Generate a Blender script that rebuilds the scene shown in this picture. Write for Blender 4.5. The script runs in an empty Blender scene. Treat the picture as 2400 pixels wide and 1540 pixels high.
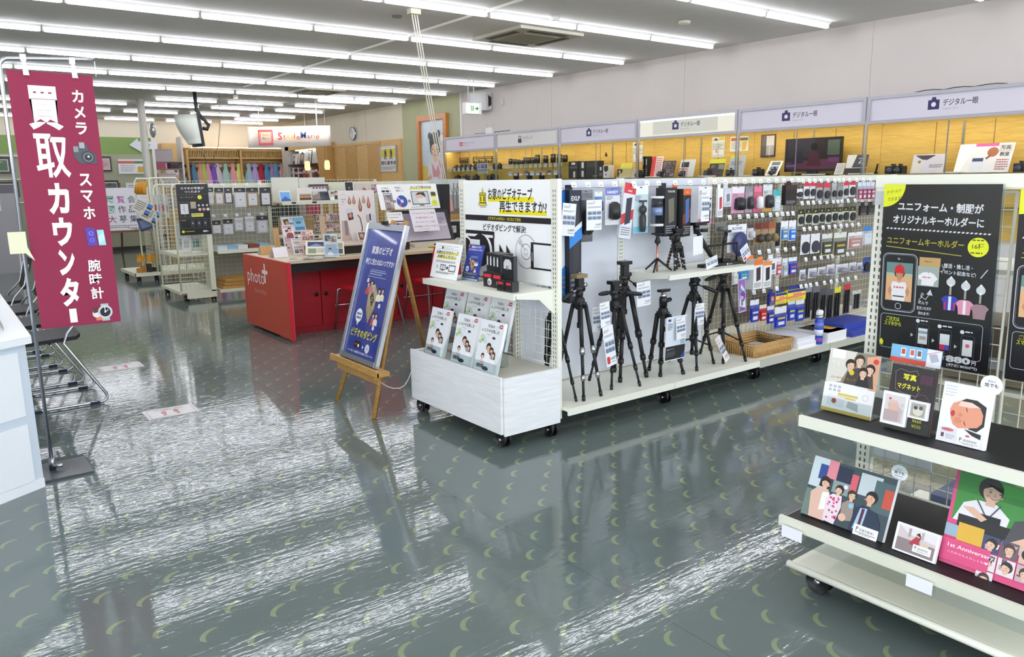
import bpy, math, random
from mathutils import Vector, Matrix
random.seed(7)
sc = bpy.context.scene
C = sc.collection
PI = math.pi

# ------------------------------------------------------------------ camera, world, daylight, exposure
def setup_view():
    yaw, pit, rol, H = 0.647248, 0.192286, -0.01403, 1.45
    fw = Vector((math.sin(yaw)*math.cos(pit), math.cos(yaw)*math.cos(pit), -math.sin(pit)))
    rt = Vector((math.cos(yaw), -math.sin(yaw), 0)); up = rt.cross(fw)
    c, s = math.cos(rol), math.sin(rol)
    r2 = rt*c + up*s; u2 = up*c - rt*s
    cd = bpy.data.cameras.new('camera'); cam = bpy.data.objects.new('camera', cd); C.objects.link(cam)
    M = Matrix((r2, u2, -fw)).transposed().to_4x4(); M.translation = (0, 0, H)
    cam.matrix_world = M
    cd.sensor_width = 36; cd.lens = 1790.67/2400*36; cd.clip_start = 0.05; cd.clip_end = 100
    sc.camera = cam
    w = bpy.data.worlds.new('daylight'); sc.world = w; w.use_nodes = True
    nt = w.node_tree; bg = nt.nodes['Background']
    sky = nt.nodes.new('ShaderNodeTexSky'); sky.sky_type = 'HOSEK_WILKIE'; sky.turbidity = 6; sky.sun_direction = (0.3, 0.5, 0.8)
    mx = nt.nodes.new('ShaderNodeMixRGB'); mx.inputs[0].default_value = 0.8; mx.inputs[2].default_value = (0.86, 0.93, 1.0, 1)
    nt.links.new(sky.outputs[0], mx.inputs[1]); nt.links.new(mx.outputs[0], bg.inputs[0])
    bg.inputs[1].default_value = 5.8
    vs = sc.view_settings
    vs.view_transform = 'Standard'; vs.look = 'None'; vs.gamma = 1; vs.use_curve_mapping = False; vs.exposure = 0.0
    cy = sc.cycles
    cy.use_denoising = True; cy.max_bounces = 8; cy.diffuse_bounces = 4; cy.glossy_bounces = 4; cy.transparent_max_bounces = 24
    cy.transmission_bounces = 6; cy.caustics_reflective = False; cy.caustics_refractive = False; cy.sample_clamp_indirect = 6
setup_view()
TUBE_E = 19.0
# daylight through the shop front behind the camera: portals on its window openings
for (x0, x1) in ((-3.9, -0.9), (-0.7, 2.3), (2.5, 5.5), (5.7, 8.9)):
    l = bpy.data.lights.new('window_portal', 'AREA'); l.shape = 'RECTANGLE'; l.size = x1-x0; l.size_y = 2.3
    l.cycles.is_portal = True
    o = bpy.data.objects.new('window_portal', l); C.objects.link(o)
    o.location = ((x0+x1)/2, -2.99, 1.55); o.rotation_euler = (PI/2, 0, 0)

for (y0, y1) in ((-2.9, .2), (.35, 3.4)):  # openings in the unseen left wall, added to brighten faces turned to -x
    l = bpy.data.lights.new('window_portal', 'AREA'); l.shape = 'RECTANGLE'; l.size = 2.1; l.size_y = y1-y0
    l.cycles.is_portal = True
    o = bpy.data.objects.new('window_portal', l); C.objects.link(o)
    o.location = (-3.99, (y0+y1)/2, 1.55); o.rotation_euler = (0, -PI/2, 0)

# ------------------------------------------------------------------ materials
_m = {}
def lin(h):
    h = h.lstrip('#'); v = [int(h[i:i+2], 16)/255 for i in (0, 2, 4)]
    return tuple(x/12.92 if x <= .04045 else ((x+.055)/1.055)**2.4 for x in v) + (1,)
def bsdf(m): return m.node_tree.nodes['Principled BSDF']
def mat(h, r=.5, metal=0, noise=0, ns=60, bump=0, coat=0, emit=0):
    """plain material from an sRGB hex colour, with an optional fine grain in colour and height"""
    k = (h, r, metal, noise, ns, bump, coat, emit)
    if k in _m: return _m[k]
    m = bpy.data.materials.new('mat_'+h.lstrip('#')); m.use_nodes = True; b = bsdf(m); nt = m.node_tree
    b.inputs['Base Color'].default_value = lin(h); b.inputs['Roughness'].default_value = r; b.inputs['Metallic'].default_value = metal
    if coat: b.inputs['Coat Weight'].default_value = coat; b.inputs['Coat Roughness'].default_value = .05
    if emit:
        b.inputs['Emission Color'].default_value = lin(h); b.inputs['Emission Strength'].default_value = emit
    if noise or bump:
        tc = nt.nodes.new('ShaderNodeTexCoord'); nz = nt.nodes.new('ShaderNodeTexNoise'); nz.inputs['Scale'].default_value = ns; nz.inputs['Detail'].default_value = 5
        nt.links.new(tc.outputs['Object'], nz.inputs['Vector'])
        if noise:
            hs = nt.nodes.new('ShaderNodeHueSaturation'); hs.inputs['Color'].default_value = lin(h)
            mr = nt.nodes.new('ShaderNodeMapRange'); mr.inputs[3].default_value = 1-noise; mr.inputs[4].default_value = 1+noise
            nt.links.new(nz.outputs[0], mr.inputs[0]); nt.links.new(mr.outputs[0], hs.inputs['Value']); nt.links.new(hs.outputs[0], b.inputs['Base Color'])
        if bump:
            bp = nt.nodes.new('ShaderNodeBump'); bp.inputs['Strength'].default_value = bump; bp.inputs['Distance'].default_value = .002
            nt.links.new(nz.outputs[0], bp.inputs['Height']); nt.links.new(bp.outputs[0], b.inputs['Normal'])
    _m[k] = m; return m
def glow(h, s):
    k = ('glow', h, s)
    if k in _m: return _m[k]
    m = bpy.data.materials.new('lit_'+h.lstrip('#')); m.use_nodes = True; nt = m.node_tree; nt.nodes.clear()
    e = nt.nodes.new('ShaderNodeEmission'); e.inputs[0].default_value = lin(h); e.inputs[1].default_value = s
    o = nt.nodes.new('ShaderNodeOutputMaterial'); nt.links.new(e.outputs[0], o.inputs[0]); _m[k] = m; return m
def clear(h='#ffffff', r=.03, refl=.12, tint=1.0):
    """thin clear sheet: lets light straight through, mirrors more at grazing angles"""
    k = ('clear', h, r, refl, tint)
    if k in _m: return _m[k]
    m = bpy.data.materials.new('clear_sheet'); m.use_nodes = True; nt = m.node_tree; nt.nodes.clear()
    t = nt.nodes.new('ShaderNodeBsdfTransparent'); c = lin(h); t.inputs[0].default_value = (c[0]*tint, c[1]*tint, c[2]*tint, 1)
    g = nt.nodes.new('ShaderNodeBsdfGlossy'); g.inputs['Roughness'].default_value = r
    lw = nt.nodes.new('ShaderNodeLayerWeight'); lw.inputs[0].default_value = .15
    mr = nt.nodes.new('ShaderNodeMapRange'); mr.inputs[3].default_value = refl*.35; mr.inputs[4].default_value = min(1, refl*4)
    mx = nt.nodes.new('ShaderNodeMixShader'); o = nt.nodes.new('ShaderNodeOutputMaterial')
    nt.links.new(lw.outputs['Fresnel'], mr.inputs[0]); nt.links.new(mr.outputs[0], mx.inputs[0])
    nt.links.new(t.outputs[0], mx.inputs[1]); nt.links.new(g.outputs[0], mx.inputs[2]); nt.links.new(mx.outputs[0], o.inputs[0])
    _m[k] = m; return m
def wood(h1, h2, scale=(1, 1, 12), r=.45, dist=2.5):
    k = ('wood', h1, h2, scale, r)
    if k in _m: return _m[k]
    m = bpy.data.materials.new('wood_grain'); m.use_nodes = True; nt = m.node_tree; b = bsdf(m)
    tc = nt.nodes.new('ShaderNodeTexCoord'); mp = nt.nodes.new('ShaderNodeMapping'); mp.inputs['Scale'].default_value = scale
    nz = nt.nodes.new('ShaderNodeTexNoise'); nz.inputs['Scale'].default_value = 3; nz.inputs['Detail'].default_value = 6; nz.inputs['Distortion'].default_value = dist
    cr = nt.nodes.new('ShaderNodeValToRGB'); cr.color_ramp.elements[0].color = lin(h1); cr.color_ramp.elements[1].color = lin(h2)
    cr.color_ramp.elements[0].position = .3; cr.color_ramp.elements[1].position = .7
    nt.links.new(tc.outputs['Object'], mp.inputs[0]); nt.links.new(mp.outputs[0], nz.inputs[0]); nt.links.new(nz.outputs[0], cr.inputs[0])
    nt.links.new(cr.outputs[0], b.inputs['Base Color']); b.inputs['Roughness'].default_value = r
    _m[k] = m; return m
PAPER = .42
def pm(h): return mat(h, PAPER)

# ------------------------------------------------------------------ text outlines
_t = {}
def text_mesh(s, bold=0.0):
    """triangulated outline of a string, 1 unit tall, origin at its lower left; returns verts, faces, width"""
    k = (s, bold)
    if k in _t: return _t[k]
    cu = bpy.data.curves.new('lettering', 'FONT'); cu.body = s; cu.size = 1; cu.resolution_u = 2; cu.offset = bold
    o = bpy.data.objects.new('lettering', cu); C.objects.link(o)
    dg = bpy.context.evaluated_depsgraph_get()
    me = bpy.data.meshes.new_from_object(o.evaluated_get(dg))
    V = [(v.co.x, v.co.y) for v in me.vertices]; F = [tuple(p.vertices) for p in me.polygons]
    bpy.data.objects.remove(o); bpy.data.curves.remove(cu); bpy.data.meshes.remove(me)
    if V:
        x0 = min(v[0] for v in V); x1 = max(v[0] for v in V); y0 = min(v[1] for v in V); y1 = max(v[1] for v in V)
        h = max(y1-y0, 1e-3); 
        if h < .35: h = .75; y0 -= .25   # dashes and dots keep their own height
        V = [((x-x0)/h, (y-y0)/h) for x, y in V]; w = (x1-x0)/h
    else: w = 0
    _t[k] = (V, F, w); return _t[k]

# ------------------------------------------------------------------ mesh builder
class MB:
    def __init__(s): s.v = []; s.f = []; s.m = []; s.sm = []; s.mats = []
    def mi(s, m):
        if m not in s.mats: s.mats.append(m)
        return s.mats.index(m)
    def add(s, V, F, m, smooth=False, M=None):
        n = len(s.v); i = s.mi(m)
        s.v += [tuple(M @ Vector(v)) for v in V] if M is not None else [tuple(v) for v in V]
        for f in F: s.f.append(tuple(n+q for q in f)); s.m.append(i); s.sm.append(smooth)
        return s
    def box(s, x0, x1, y0, y1, z0, z1, m, M=None):
        V = [(x, y, z) for z in (z0, z1) for y in (y0, y1) for x in (x0, x1)]
        return s.add(V, [(0, 2, 3, 1), (4, 5, 7, 6), (0, 1, 5, 4), (2, 6, 7, 3), (0, 4, 6, 2), (1, 3, 7, 5)], m, False, M)
    def prism(s, P, d, m, M=None):
        """closed outline P (3D points) extruded by vector d"""
        n = len(P); d = Vector(d); V = [Vector(p) for p in P]; V += [p+d for p in V]
        F = [tuple(range(n))[::-1], tuple(range(n, 2*n))] + [(i, (i+1) % n, n+(i+1) % n, n+i) for i in range(n)]
        return s.add(V, F, m, False, M)
    def quad(s, a, b, c, d, m): return s.add([a, b, c, d], [(0, 1, 2, 3)], m)
    def tube(s, P, r, m, n=8, closed=False, M=None, caps=True):
        P = [Vector(p) for p in P]; k = len(P); rs = r if isinstance(r, (list, tuple)) else [r]*k
        V = []; F = []; prev = None
        for i, p in enumerate(P):
            if closed: t = (P[(i+1) % k]-P[i-1])
            else: t = P[min(i+1, k-1)]-P[max(i-1, 0)]
            t = t.normalized() if t.length > 1e-9 else Vector((0, 0, 1))
            if prev is None:
                a = Vector((0, 0, 1)) if abs(t.z) < .9 else Vector((1, 0, 0)); u = t.cross(a).normalized()
            else:
                u = prev - t*prev.dot(t); u = u.normalized() if u.length > 1e-6 else t.orthogonal().normalized()
            prev = u; w = t.cross(u)
            V += [p + (u*math.cos(2*PI*j/n) + w*math.sin(2*PI*j/n))*rs[i] for j in range(n)]
        for i in range(k if closed else k-1):
            a = i*n; b = ((i+1) % k)*n
            F += [(a+j, a+(j+1) % n, b+(j+1) % n, b+j) for j in range(n)]
        if not closed and caps: F += [tuple(range(n))[::-1], tuple(range((k-1)*n, k*n))]
        return s.add(V, F, m, True, M)
    def rod(s, a, b, r, m, n=8, r2=None): return s.tube([a, b], [r, r if r2 is None else r2], m, n)
    def lathe(s, prof, c, m, n=16, M=None):
        """profile of (radius, z) pairs turned about the vertical through c"""
        V = []; F = []
        for r, z in prof: V += [(c[0]+r*math.cos(2*PI*j/n), c[1]+r*math.sin(2*PI*j/n), c[2]+z) for j in range(n)]
        k = len(prof)
        for i in range(k-1): F += [(i*n+j, i*n+(j+1) % n, (i+1)*n+(j+1) % n, (i+1)*n+j) for j in range(n)]
        F += [tuple(range(n))[::-1], tuple(range((k-1)*n, k*n))]
        return s.add(V, F, m, True, M)
    def ball(s, c, r, m, n=12, k=8, M=None):
        rx, ry, rz = r if isinstance(r, (tuple, list)) else (r, r, r)
        V = [(c[0], c[1], c[2]-rz)]; F = []
        for i in range(1, k):
            a = -PI/2+PI*i/k
            V += [(c[0]+rx*math.cos(a)*math.cos(2*PI*j/n), c[1]+ry*math.cos(a)*math.sin(2*PI*j/n), c[2]+rz*math.sin(a)) for j in range(n)]
        V.append((c[0], c[1], c[2]+rz))
        F += [(0, 1+(j+1) % n, 1+j) for j in range(n)]
        for i in range(k-2): F += [(1+i*n+j, 1+i*n+(j+1) % n, 1+(i+1)*n+(j+1) % n, 1+(i+1)*n+j) for j in range(n)]
        t = len(V)-1; b = 1+(k-2)*n
        F += [(t, b+j, b+(j+1) % n) for j in range(n)]
        return s.add(V, F, m, True, M)
    def build(s, name, parent=None, local=False):
        me = bpy.data.meshes.new(name)
        off = Vector((0, 0, 0))
        if parent is not None and not local:
            p = parent
            while p is not None: off += p.location; p = p.parent
        me.from_pydata([(x-off.x, y-off.y, z-off.z) for x, y, z in s.v], [], s.f)
        for m in s.mats: me.materials.append(m)
        me.polygons.foreach_set('material_index', s.m); me.polygons.foreach_set('use_smooth', s.sm)
        me.update()
        o = bpy.data.objects.new(name, me); C.objects.link(o)
        if parent is not None: o.parent = parent
        return o
def tag(o, label, cat, group=None, kind=None):
    o['label'] = label; o['category'] = cat
    if group: o['group'] = group
    if kind: o['kind'] = kind
    return o
def thing(name, label, cat, loc=(0, 0, 0), group=None, rz=0):
    o = bpy.data.objects.new(name, None); C.objects.link(o); o.empty_display_size = .1
    o.location = loc; o.rotation_euler = (0, 0, rz)
    return tag(o, label, cat, group)
def struct(name, mb, parent=None):
    o = mb.build(name, parent)
    if parent is None: o['kind'] = 'structure'
    return o
def kids(o): return [c for c in bpy.data.objects if c.parent == o]
def dup(root, loc, rz=0, label=None, group=None, sc_=None):
    r = root.copy(); C.objects.link(r); r.location = loc; r.rotation_euler = (0, 0, rz)
    if label: r['label'] = label
    if group: r['group'] = group
    if sc_: r.scale = sc_
    for ch in kids(root):
        c = ch.copy(); C.objects.link(c); c.parent = r
        for g in kids(ch):
            d = g.copy(); C.objects.link(d); d.parent = c
    return r
ORD = 'first second third fourth fifth sixth seventh eighth ninth tenth eleventh twelfth thirteenth fourteenth fifteenth sixteenth seventeenth eighteenth nineteenth twentieth'.split()
def nth(i): return ORD[i] if i < 20 else 'twenty-'+ORD[i-20]

# ------------------------------------------------------------------ flat prints
class Sheet:
    """a printed sheet: origin at its upper left, U to the right, V down, N towards the reader; draw in fractions of its width and height"""
    def __init__(s, O, U, V, th=.002, base='#ffffff', edge=None, rough=None):
        s.O = Vector(O); s.U = Vector(U); s.V = Vector(V); s.w = s.U.length; s.h = s.V.length
        s.N = s.V.cross(s.U).normalized(); s.mb = MB(); s.k = 0; s.rough = rough
        P = [s.at(0, 0), s.at(1, 0), s.at(1, 1), s.at(0, 1)]
        s.mb.prism([p - s.N*th for p in P], s.N*th, s.mm(edge or base))
        if edge: s.r(0, 0, 1, 1, base)
    def mm(s, h): return h if not isinstance(h, str) else (mat(h, s.rough) if s.rough else pm(h))
    def at(s, u, v): return s.O + s.U*u + s.V*v
    def lay(s): s.k += 1; return s.N*(.0002*min(s.k, 10)+.000015*max(0, s.k-10))
    def p(s, pts, h):
        d = s.lay(); s.mb.add([s.at(u, v)+d for u, v in pts], [tuple(range(len(pts)))[::-1]], s.mm(h)); return s
    def r(s, u0, v0, u1, v1, h): return s.p([(u0, v0), (u1, v0), (u1, v1), (u0, v1)], h)
    def e(s, cu, cv, ru, h, rv=None, n=20):
        rv = rv if rv is not None else ru*s.w/s.h
        return s.p([(cu+ru*math.cos(2*PI*i/n), cv+rv*math.sin(2*PI*i/n)) for i in range(n)], h)
    def ring(s, cu, cv, ru, h, t=.15, n=24):
        rv = ru*s.w/s.h; d = s.lay(); V = []; F = []
        for q in (1, 1-t): V += [s.at(cu+ru*q*math.cos(2*PI*i/n), cv+rv*q*math.sin(2*PI*i/n))+d for i in range(n)]
        s.mb.add(V, [(i, n+i, n+(i+1) % n, (i+1) % n) for i in range(n)], s.mm(h)); return s
    def line(s, pts, t, h):
        """polyline of thickness t (fraction of width)"""
        d = s.lay(); V = []; F = []; T = t*s.w/2
        for a, b in zip(pts, pts[1:]):
            A, B = s.at(*a)+d, s.at(*b)+d; q = (B-A); q = q.normalized() if q.length else s.U.normalized(); w = q.cross(s.N)*T; n = len(V)
            V += [A+w-q*T*.5, A-w-q*T*.5, B-w+q*T*.5, B+w+q*T*.5]; F.append((n, n+1, n+2, n+3))
        s.mb.add(V, F, s.mm(h)); return s
    def rr(s, u0, v0, u1, v1, t, h):
        """outlined rectangle"""
        return s.line([(u0, v0), (u1, v0), (u1, v1), (u0, v1), (u0, v0)], t, h)
    def t(s, txt, u, v, hv, h, b=0.0, al='l', mw=None, sl=0.0, wu=None):
        """text with its lower edge at v, hv tall (fraction of height); mw caps its width, wu sets it"""
        V, F, w = text_mesh(txt, b)
        if not V: return s
        H = hv*s.h; k = 1.0
        if mw and w*H > mw*s.w: k = mw*s.w/(w*H)
        if wu: k = wu*s.w/(w*H)
        W = w*H*k/s.w
        u0 = u if al == 'l' else (u-W/2 if al == 'c' else u-W)
        d = s.lay(); n = s.V.normalized(); uu = s.U.normalized(); o = s.at(u0, v)+d
        s.mb.add([o + uu*(x*H*k) - n*(y*H) - n*(sl*x*H*k) for x, y in V], [f[::-1] for f in F] if False else F, s.mm(h)); return s
    def tv(s, txt, u, v, hv, h, b=0.0, gap=1.08, wu=None):
        """text set vertically, top at v"""
        for ch in txt:
            v += hv
            if ch == 'ー':
                s.r(u-.13*hv*s.h/s.w, v-hv*.95, u+.13*hv*s.h/s.w, v-.02*hv, h)
            else: s.t(ch, u, v, hv, h, b, 'c', mw=wu)
            v += hv*(gap-1)
        return s
    def greek(s, u0, v0, u1, n, dv, h, seed=0, t=.5):
        """lines of small print too small to read: rows of short dashes"""
        rr = random.Random(seed)
        d = s.lay(); V = []; F = []
        for i in range(n):
            u = u0; v = v0+i*dv; end = u1 - (rr.random()*.3*(u1-u0) if i == n-1 else 0)
            while u < end-.005:
                w = min((.012+.03*rr.random()), end-u); q = len(V)
                V += [s.at(u, v)+d, s.at(u+w, v)+d, s.at(u+w, v+dv*t)+d, s.at(u, v+dv*t)+d]; F.append((q, q+3, q+2, q+1)); u += w+.008
        s.mb.add(V, F, s.mm(h)); return s
    def bust(s, u, v, r, skin='#e0b89c', hair='#2a1f1c', top='#f2f0ee', hs=1.0):
        """head and shoulders of a person, head centre at (u, v), head half width r"""
        q = s.w/s.h
        s.p([(u-r*2.1, v+r*q*4.6), (u-r*1.9, v+r*q*2.3), (u-r*.9, v+r*q*1.55), (u+r*.9, v+r*q*1.55), (u+r*1.9, v+r*q*2.3), (u+r*2.1, v+r*q*4.6)], top)
        s.e(u, v-r*q*.15, r*1.12*hs, hair, r*q*1.35*hs, 16)
        s.r(u-r*.35, v+r*q*.8, u+r*.35, v+r*q*1.7, skin)
        s.e(u, v+r*q*.12, r*.86, skin, r*q*1.05, 16)
        s.p([(u-r*.9, v-r*q*.1), (u-r*.75, v-r*q*.9), (u, v-r*q*1.2), (u+r*.75, v-r*q*.9), (u+r*.9, v-r*q*.1), (u+r*.5, v-r*q*.55), (u-r*.4, v-r*q*.5)], hair)
        for k in (-1, 1): s.e(u+k*r*.34, v+r*q*.12, r*.1, '#2b2220', n=8)
        s.line([(u-r*.25, v+r*q*.62), (u, v+r*q*.7), (u+r*.25, v+r*q*.62)], r*.14, '#b0544c')
        return s
    def face(s, u, v, r, skin, hair, turn=0.0, smile=1, long=0):
        """a photographed head in soft tones: hair mass, face, ear, brows, eyes, nose, mouth; turn shifts the features sideways"""
        q = s.w/s.h; t = turn*r*.35; X = lambda k: u+k*r+t; Y = lambda k: v+k*r*q
        s.e(u-t*.6, Y(-.22), r*1.16, hair, r*q*1.22, 18)
        if long: s.p([(u-r*1.15-t*.6, Y(-.2)), (u+r*1.12-t*.6, Y(-.2)), (u+r*1.15-t, Y(long)), (u-r*1.1-t, Y(long))], hair)
        s.p([(u-r*.38, Y(.6)), (u+r*.38, Y(.6)), (u+r*.45, Y(1.5)), (u-r*.45, Y(1.5))], skin)
        P = [(math.cos(a)*(.84 if math.sin(a) < 0 else .84-.22*math.sin(a)**3), math.sin(a)*(1.0 if math.sin(a) < 0 else 1.12)) for a in [2*PI*k/22 for k in range(22)]]
        s.p([(u+a*r, Y(.06+b)) for a, b in P], skin)
        s.p([(u-.86*r, Y(-.1)), (u-.8*r, Y(-.8)), (u-.2*r, Y(-1.15)), (u+.5*r, Y(-1.1)), (u+.86*r, Y(-.6)), (u+.86*r, Y(-.1)), (u+.6*r+t, Y(-.52)), (u-.1*r+t, Y(-.62)), (u-.6*r+t, Y(-.42))], hair)
        for k in (-1, 1):
            s.p([(X(k*.5-.17), Y(-.22)), (X(k*.5+.17), Y(-.22)), (X(k*.5+.15), Y(-.17)), (X(k*.5-.15), Y(-.17))], hair)
            s.e(X(k*.46), Y(.04), r*.15, '#2a1f1e', r*q*(.06 if smile else .1), 10); s.e(X(k*.62), Y(.42), r*.18, '#d99683' if skin != '#c98f6c' else '#bb7a5c', r*q*.13, 10)
        s.p([(X(-.02), Y(.05)), (X(.13), Y(.38)), (X(-.1), Y(.40))], '#c48d74')
        s.p([(X(-.33), Y(.56)), (X(0), Y(.62)), (X(.33), Y(.56)), (X(.2), Y(.76)), (X(-.2), Y(.76))], '#a8423f' if smile else '#c07a70')
        if smile: s.p([(X(-.25), Y(.585)), (X(0), Y(.63)), (X(.25), Y(.585)), (X(.16), Y(.67)), (X(-.16), Y(.67))], '#f3ece8')
        return s
    def photo(s, u0, v0, u1, v1, seed, pal=None):
        """a small picture of mixed colour patches with a person or two"""
        rr = random.Random(seed); pal = pal or ['#6f6258', '#9c8f86', '#3c3a40', '#b7a99c', '#d9cfc4', '#7c4e48', '#57646a']
        s.r(u0, v0, u1, v1, rr.choice(pal)); W = u1-u0; Hh = v1-v0
        for _ in range(5):
            a = u0+W*rr.random()*.7; b = v0+Hh*rr.random()*.7
            s.p([(a, b), (min(u1, a+W*(.15+.3*rr.random())), b), (min(u1, a+W*.25), min(v1, b+Hh*.3)), (a, min(v1, b+Hh*.3))], rr.choice(pal))
        return s
    def build(s, name, parent=None, local=False): return s.mb.build(name, parent, local)
def sheet(O, U, V, **k): return Sheet(O, U, V, **k)
# ------------------------------------------------------------------ room
CH = 3.2
def floor_material():
    m = bpy.data.materials.new('vinyl_floor'); m.use_nodes = True; nt = m.node_tree; b = bsdf(m); N = nt.nodes; L = nt.links
    geo = N.new('ShaderNodeNewGeometry'); sx = N.new('ShaderNodeSeparateXYZ'); L.new(geo.outputs['Position'], sx.inputs[0])
    def M(op, a, c=None, d=None):
        n = N.new('ShaderNodeMath'); n.operation = op
        for i, q in enumerate((a, c, d)):
            if q is None: continue
            if isinstance(q, (int, float)): n.inputs[i].default_value = q
            else: L.new(q, n.inputs[i])
        return n.outputs[0]
    X, Y = sx.outputs[0], sx.outputs[1]
    def wrap(v, o, p):   # distance to the nearest lattice point, in metres
        t = M('FRACT', M('ADD', M('DIVIDE', M('SUBTRACT', v, o), p), 100.5))
        return M('MULTIPLY', M('SUBTRACT', t, .5), p)
    def cres(ox, oy):
        x = wrap(X, ox, .233); y = wrap(Y, oy, .238)
        # chord direction about 35 degrees, bulging towards -x +y
        ca, sa = math.cos(math.radians(40)), math.sin(math.radians(40))
        u = M('ADD', M('MULTIPLY', x, ca), M('MULTIPLY', y, sa)); v = M('SUBTRACT', M('MULTIPLY', y, ca), M('MULTIPLY', x, sa))
        d1 = M('SQRT', M('ADD', M('POWER', u, 2), M('POWER', M('ADD', v, .0362), 2)))
        d2 = M('SQRT', M('ADD', M('POWER', M('SUBTRACT', u, .006), 2), M('POWER', M('ADD', v, .0515), 2)))
        return M('MULTIPLY', M('MULTIPLY', M('LESS_THAN', d1, .0562), M('GREATER_THAN', d2, .0545)), M('MULTIPLY', M('LESS_THAN', M('ABSOLUTE', u), .041), M('GREATER_THAN', v, -.03)))
    msk = M('MAXIMUM', cres(.564, 2.660), cres(.564+.1165, 2.541))
    seam = M('LESS_THAN', M('ABSOLUTE', wrap(X, 1.80, 1.82)), .0011)
    nz = N.new('ShaderNodeTexNoise'); nz.inputs['Scale'].default_value = 260; nz.inputs['Detail'].default_value = 3
    big = N.new('ShaderNodeTexNoise'); big.inputs['Scale'].default_value = 1.1; big.inputs['Detail'].default_value = 4
    for n in (nz, big): L.new(geo.outputs['Position'], n.inputs['Vector'])
    c1 = N.new('ShaderNodeMixRGB'); c1.inputs[1].default_value = lin('#64706e'); c1.inputs[2].default_value = lin('#75817e'); L.new(big.outputs[0], c1.inputs[0])
    c2 = N.new('ShaderNodeMixRGB'); c2.inputs[2].default_value = lin('#8f9b7c'); L.new(msk, c2.inputs[0]); L.new(c1.outputs[0], c2.inputs[1])
    c3 = N.new('ShaderNodeMixRGB'); c3.blend_type = 'MULTIPLY'; c3.inputs[0].default_value = .35; L.new(c2.outputs[0], c3.inputs[1]); L.new(nz.outputs[0], c3.inputs[2])
    c4 = N.new('ShaderNodeMixRGB'); c4.inputs[2].default_value = lin('#4a5452'); L.new(seam, c4.inputs[0]); L.new(c3.outputs[0], c4.inputs[1])
    L.new(c4.outputs[0], b.inputs['Base Color'])
    b.inputs['Specular IOR Level'].default_value = .5; b.inputs['IOR'].default_value = 1.5
    # a polish that has worn unevenly, streaked along the sweeping direction
    mp = N.new('ShaderNodeMapping'); mp.inputs['Scale'].default_value = (8, 38, 1); mp.inputs['Rotation'].default_value = (0, 0, .12); L.new(geo.outputs['Position'], mp.inputs[0])
    st = N.new('ShaderNodeTexNoise'); st.inputs['Scale'].default_value = 1; st.inputs['Detail'].default_value = 2.5; L.new(mp.outputs[0], st.inputs['Vector'])
    fn = N.new('ShaderNodeTexNoise'); fn.inputs['Scale'].default_value = 60; fn.inputs['Detail'].default_value = 1; L.new(geo.outputs['Position'], fn.inputs['Vector'])
    rg = N.new('ShaderNodeMapRange'); rg.inputs[1].default_value = .3; rg.inputs[2].default_value = .7; rg.inputs[3].default_value = .045; rg.inputs[4].default_value = .08; L.new(st.outputs[0], rg.inputs[0]); L.new(rg.outputs[0], b.inputs['Roughness'])
    hh = M('ADD', M('MULTIPLY', st.outputs[0], 1.0), M('MULTIPLY', fn.outputs[0], .22))
    bp = N.new('ShaderNodeBump'); bp.inputs['Strength'].default_value = .40; bp.inputs['Distance'].default_value = .0016; L.new(hh, bp.inputs['Height']); L.new(bp.outputs[0], b.inputs['Normal'])
    return m
X0, X1, Y0, Y1 = -4.0, 9.03, -3.0, 23.6
struct('floor', MB().box(X0-.1, X1+.1, Y0-.1, Y1+.1, -.08, 0, floor_material()))
CEIL = mat('#d3d0ca', .8, noise=.05, ns=5)
struct('ceiling', MB().box(X0-.1, X1+.1, Y0-.1, Y1+.1, CH, CH+.08, CEIL))
LAV = mat('#cfc7c1', .7, noise=.03, ns=3); CREAM = mat('#e6dcc6', .75, noise=.03, ns=3); OLIVE = mat('#b3b48f', .75, noise=.03, ns=3)
def wallbox(name, *b, m): return struct(name, MB().box(*b, m))
wallbox('wall_right', X1, X1+.1, Y0, 13.56, 0, CH, m=LAV)
wallbox('wall_right.001', X1, X1+.1, 13.56, 16.03, 0, CH, m=OLIVE)
wallbox('wall_right.002', X1, X1+.1, 16.03, Y1, 0, CH, m=CREAM)
wallbox('wall_back', X0-.1, X1+.1, Y1, Y1+.1, 0, CH, m=CREAM)
w = MB(); w.box(X0-.1, X0, 3.5, Y1, 0, CH, CREAM); w.box(X0-.1, X0, Y0, 3.5, 0, .45, CREAM); w.box(X0-.1, X0, Y0, 3.5, 2.65, CH, CREAM)  # front stretch opened for added windows that light the shelf fronts
for y in (Y0, .22, 3.4): w.box(X0-.1, X0, y, y+.11, .45, 2.65, CREAM)
struct('wall_left', w)
w = MB(); w.box(X0, X1, Y0-.1, Y0, 2.72, CH, LAV); w.box(X0, X1, Y0-.1, Y0, 0, .38, LAV)
for x in (-3.95, -.8, 2.4, 5.6, 8.98): w.box(x-.06, x+.06, Y0-.1, Y0, .38, 2.72, LAV)
struct('wall_front', w)
GW = mat('#a3a48c', .7, noise=.03, ns=3); GRN = mat('#86a05c', .7)
w = MB(); w.box(X0, 4.28, 19.2, 19.28, 0, 2.13, GW); w.box(X0, 4.28, 19.2, 19.28, 2.13, 2.5, GRN)
struct('wall_partition', w)
w = MB(); w.box(4.28, 4.34, 19.16, 19.32, 0, 2.5, mat('#e4e2d8', .5)); struct('trim_1', w)
w = MB(); w.box(X1-.03, X1, 13.54, 13.58, 0, CH, mat('#e8e6e0', .4)); struct('trim_2', w)
w = MB(); w.lathe([(.075, 0), (.075, CH)], (3.85, 17.8, 0), mat('#cfccc2', .35), 20); struct('pillar', w)
w = MB(); w.box(X0, 4.28, 19.185, 19.2, 0, .08, mat('#2c2a28', .5)); struct('baseboard_partition', w)
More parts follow.
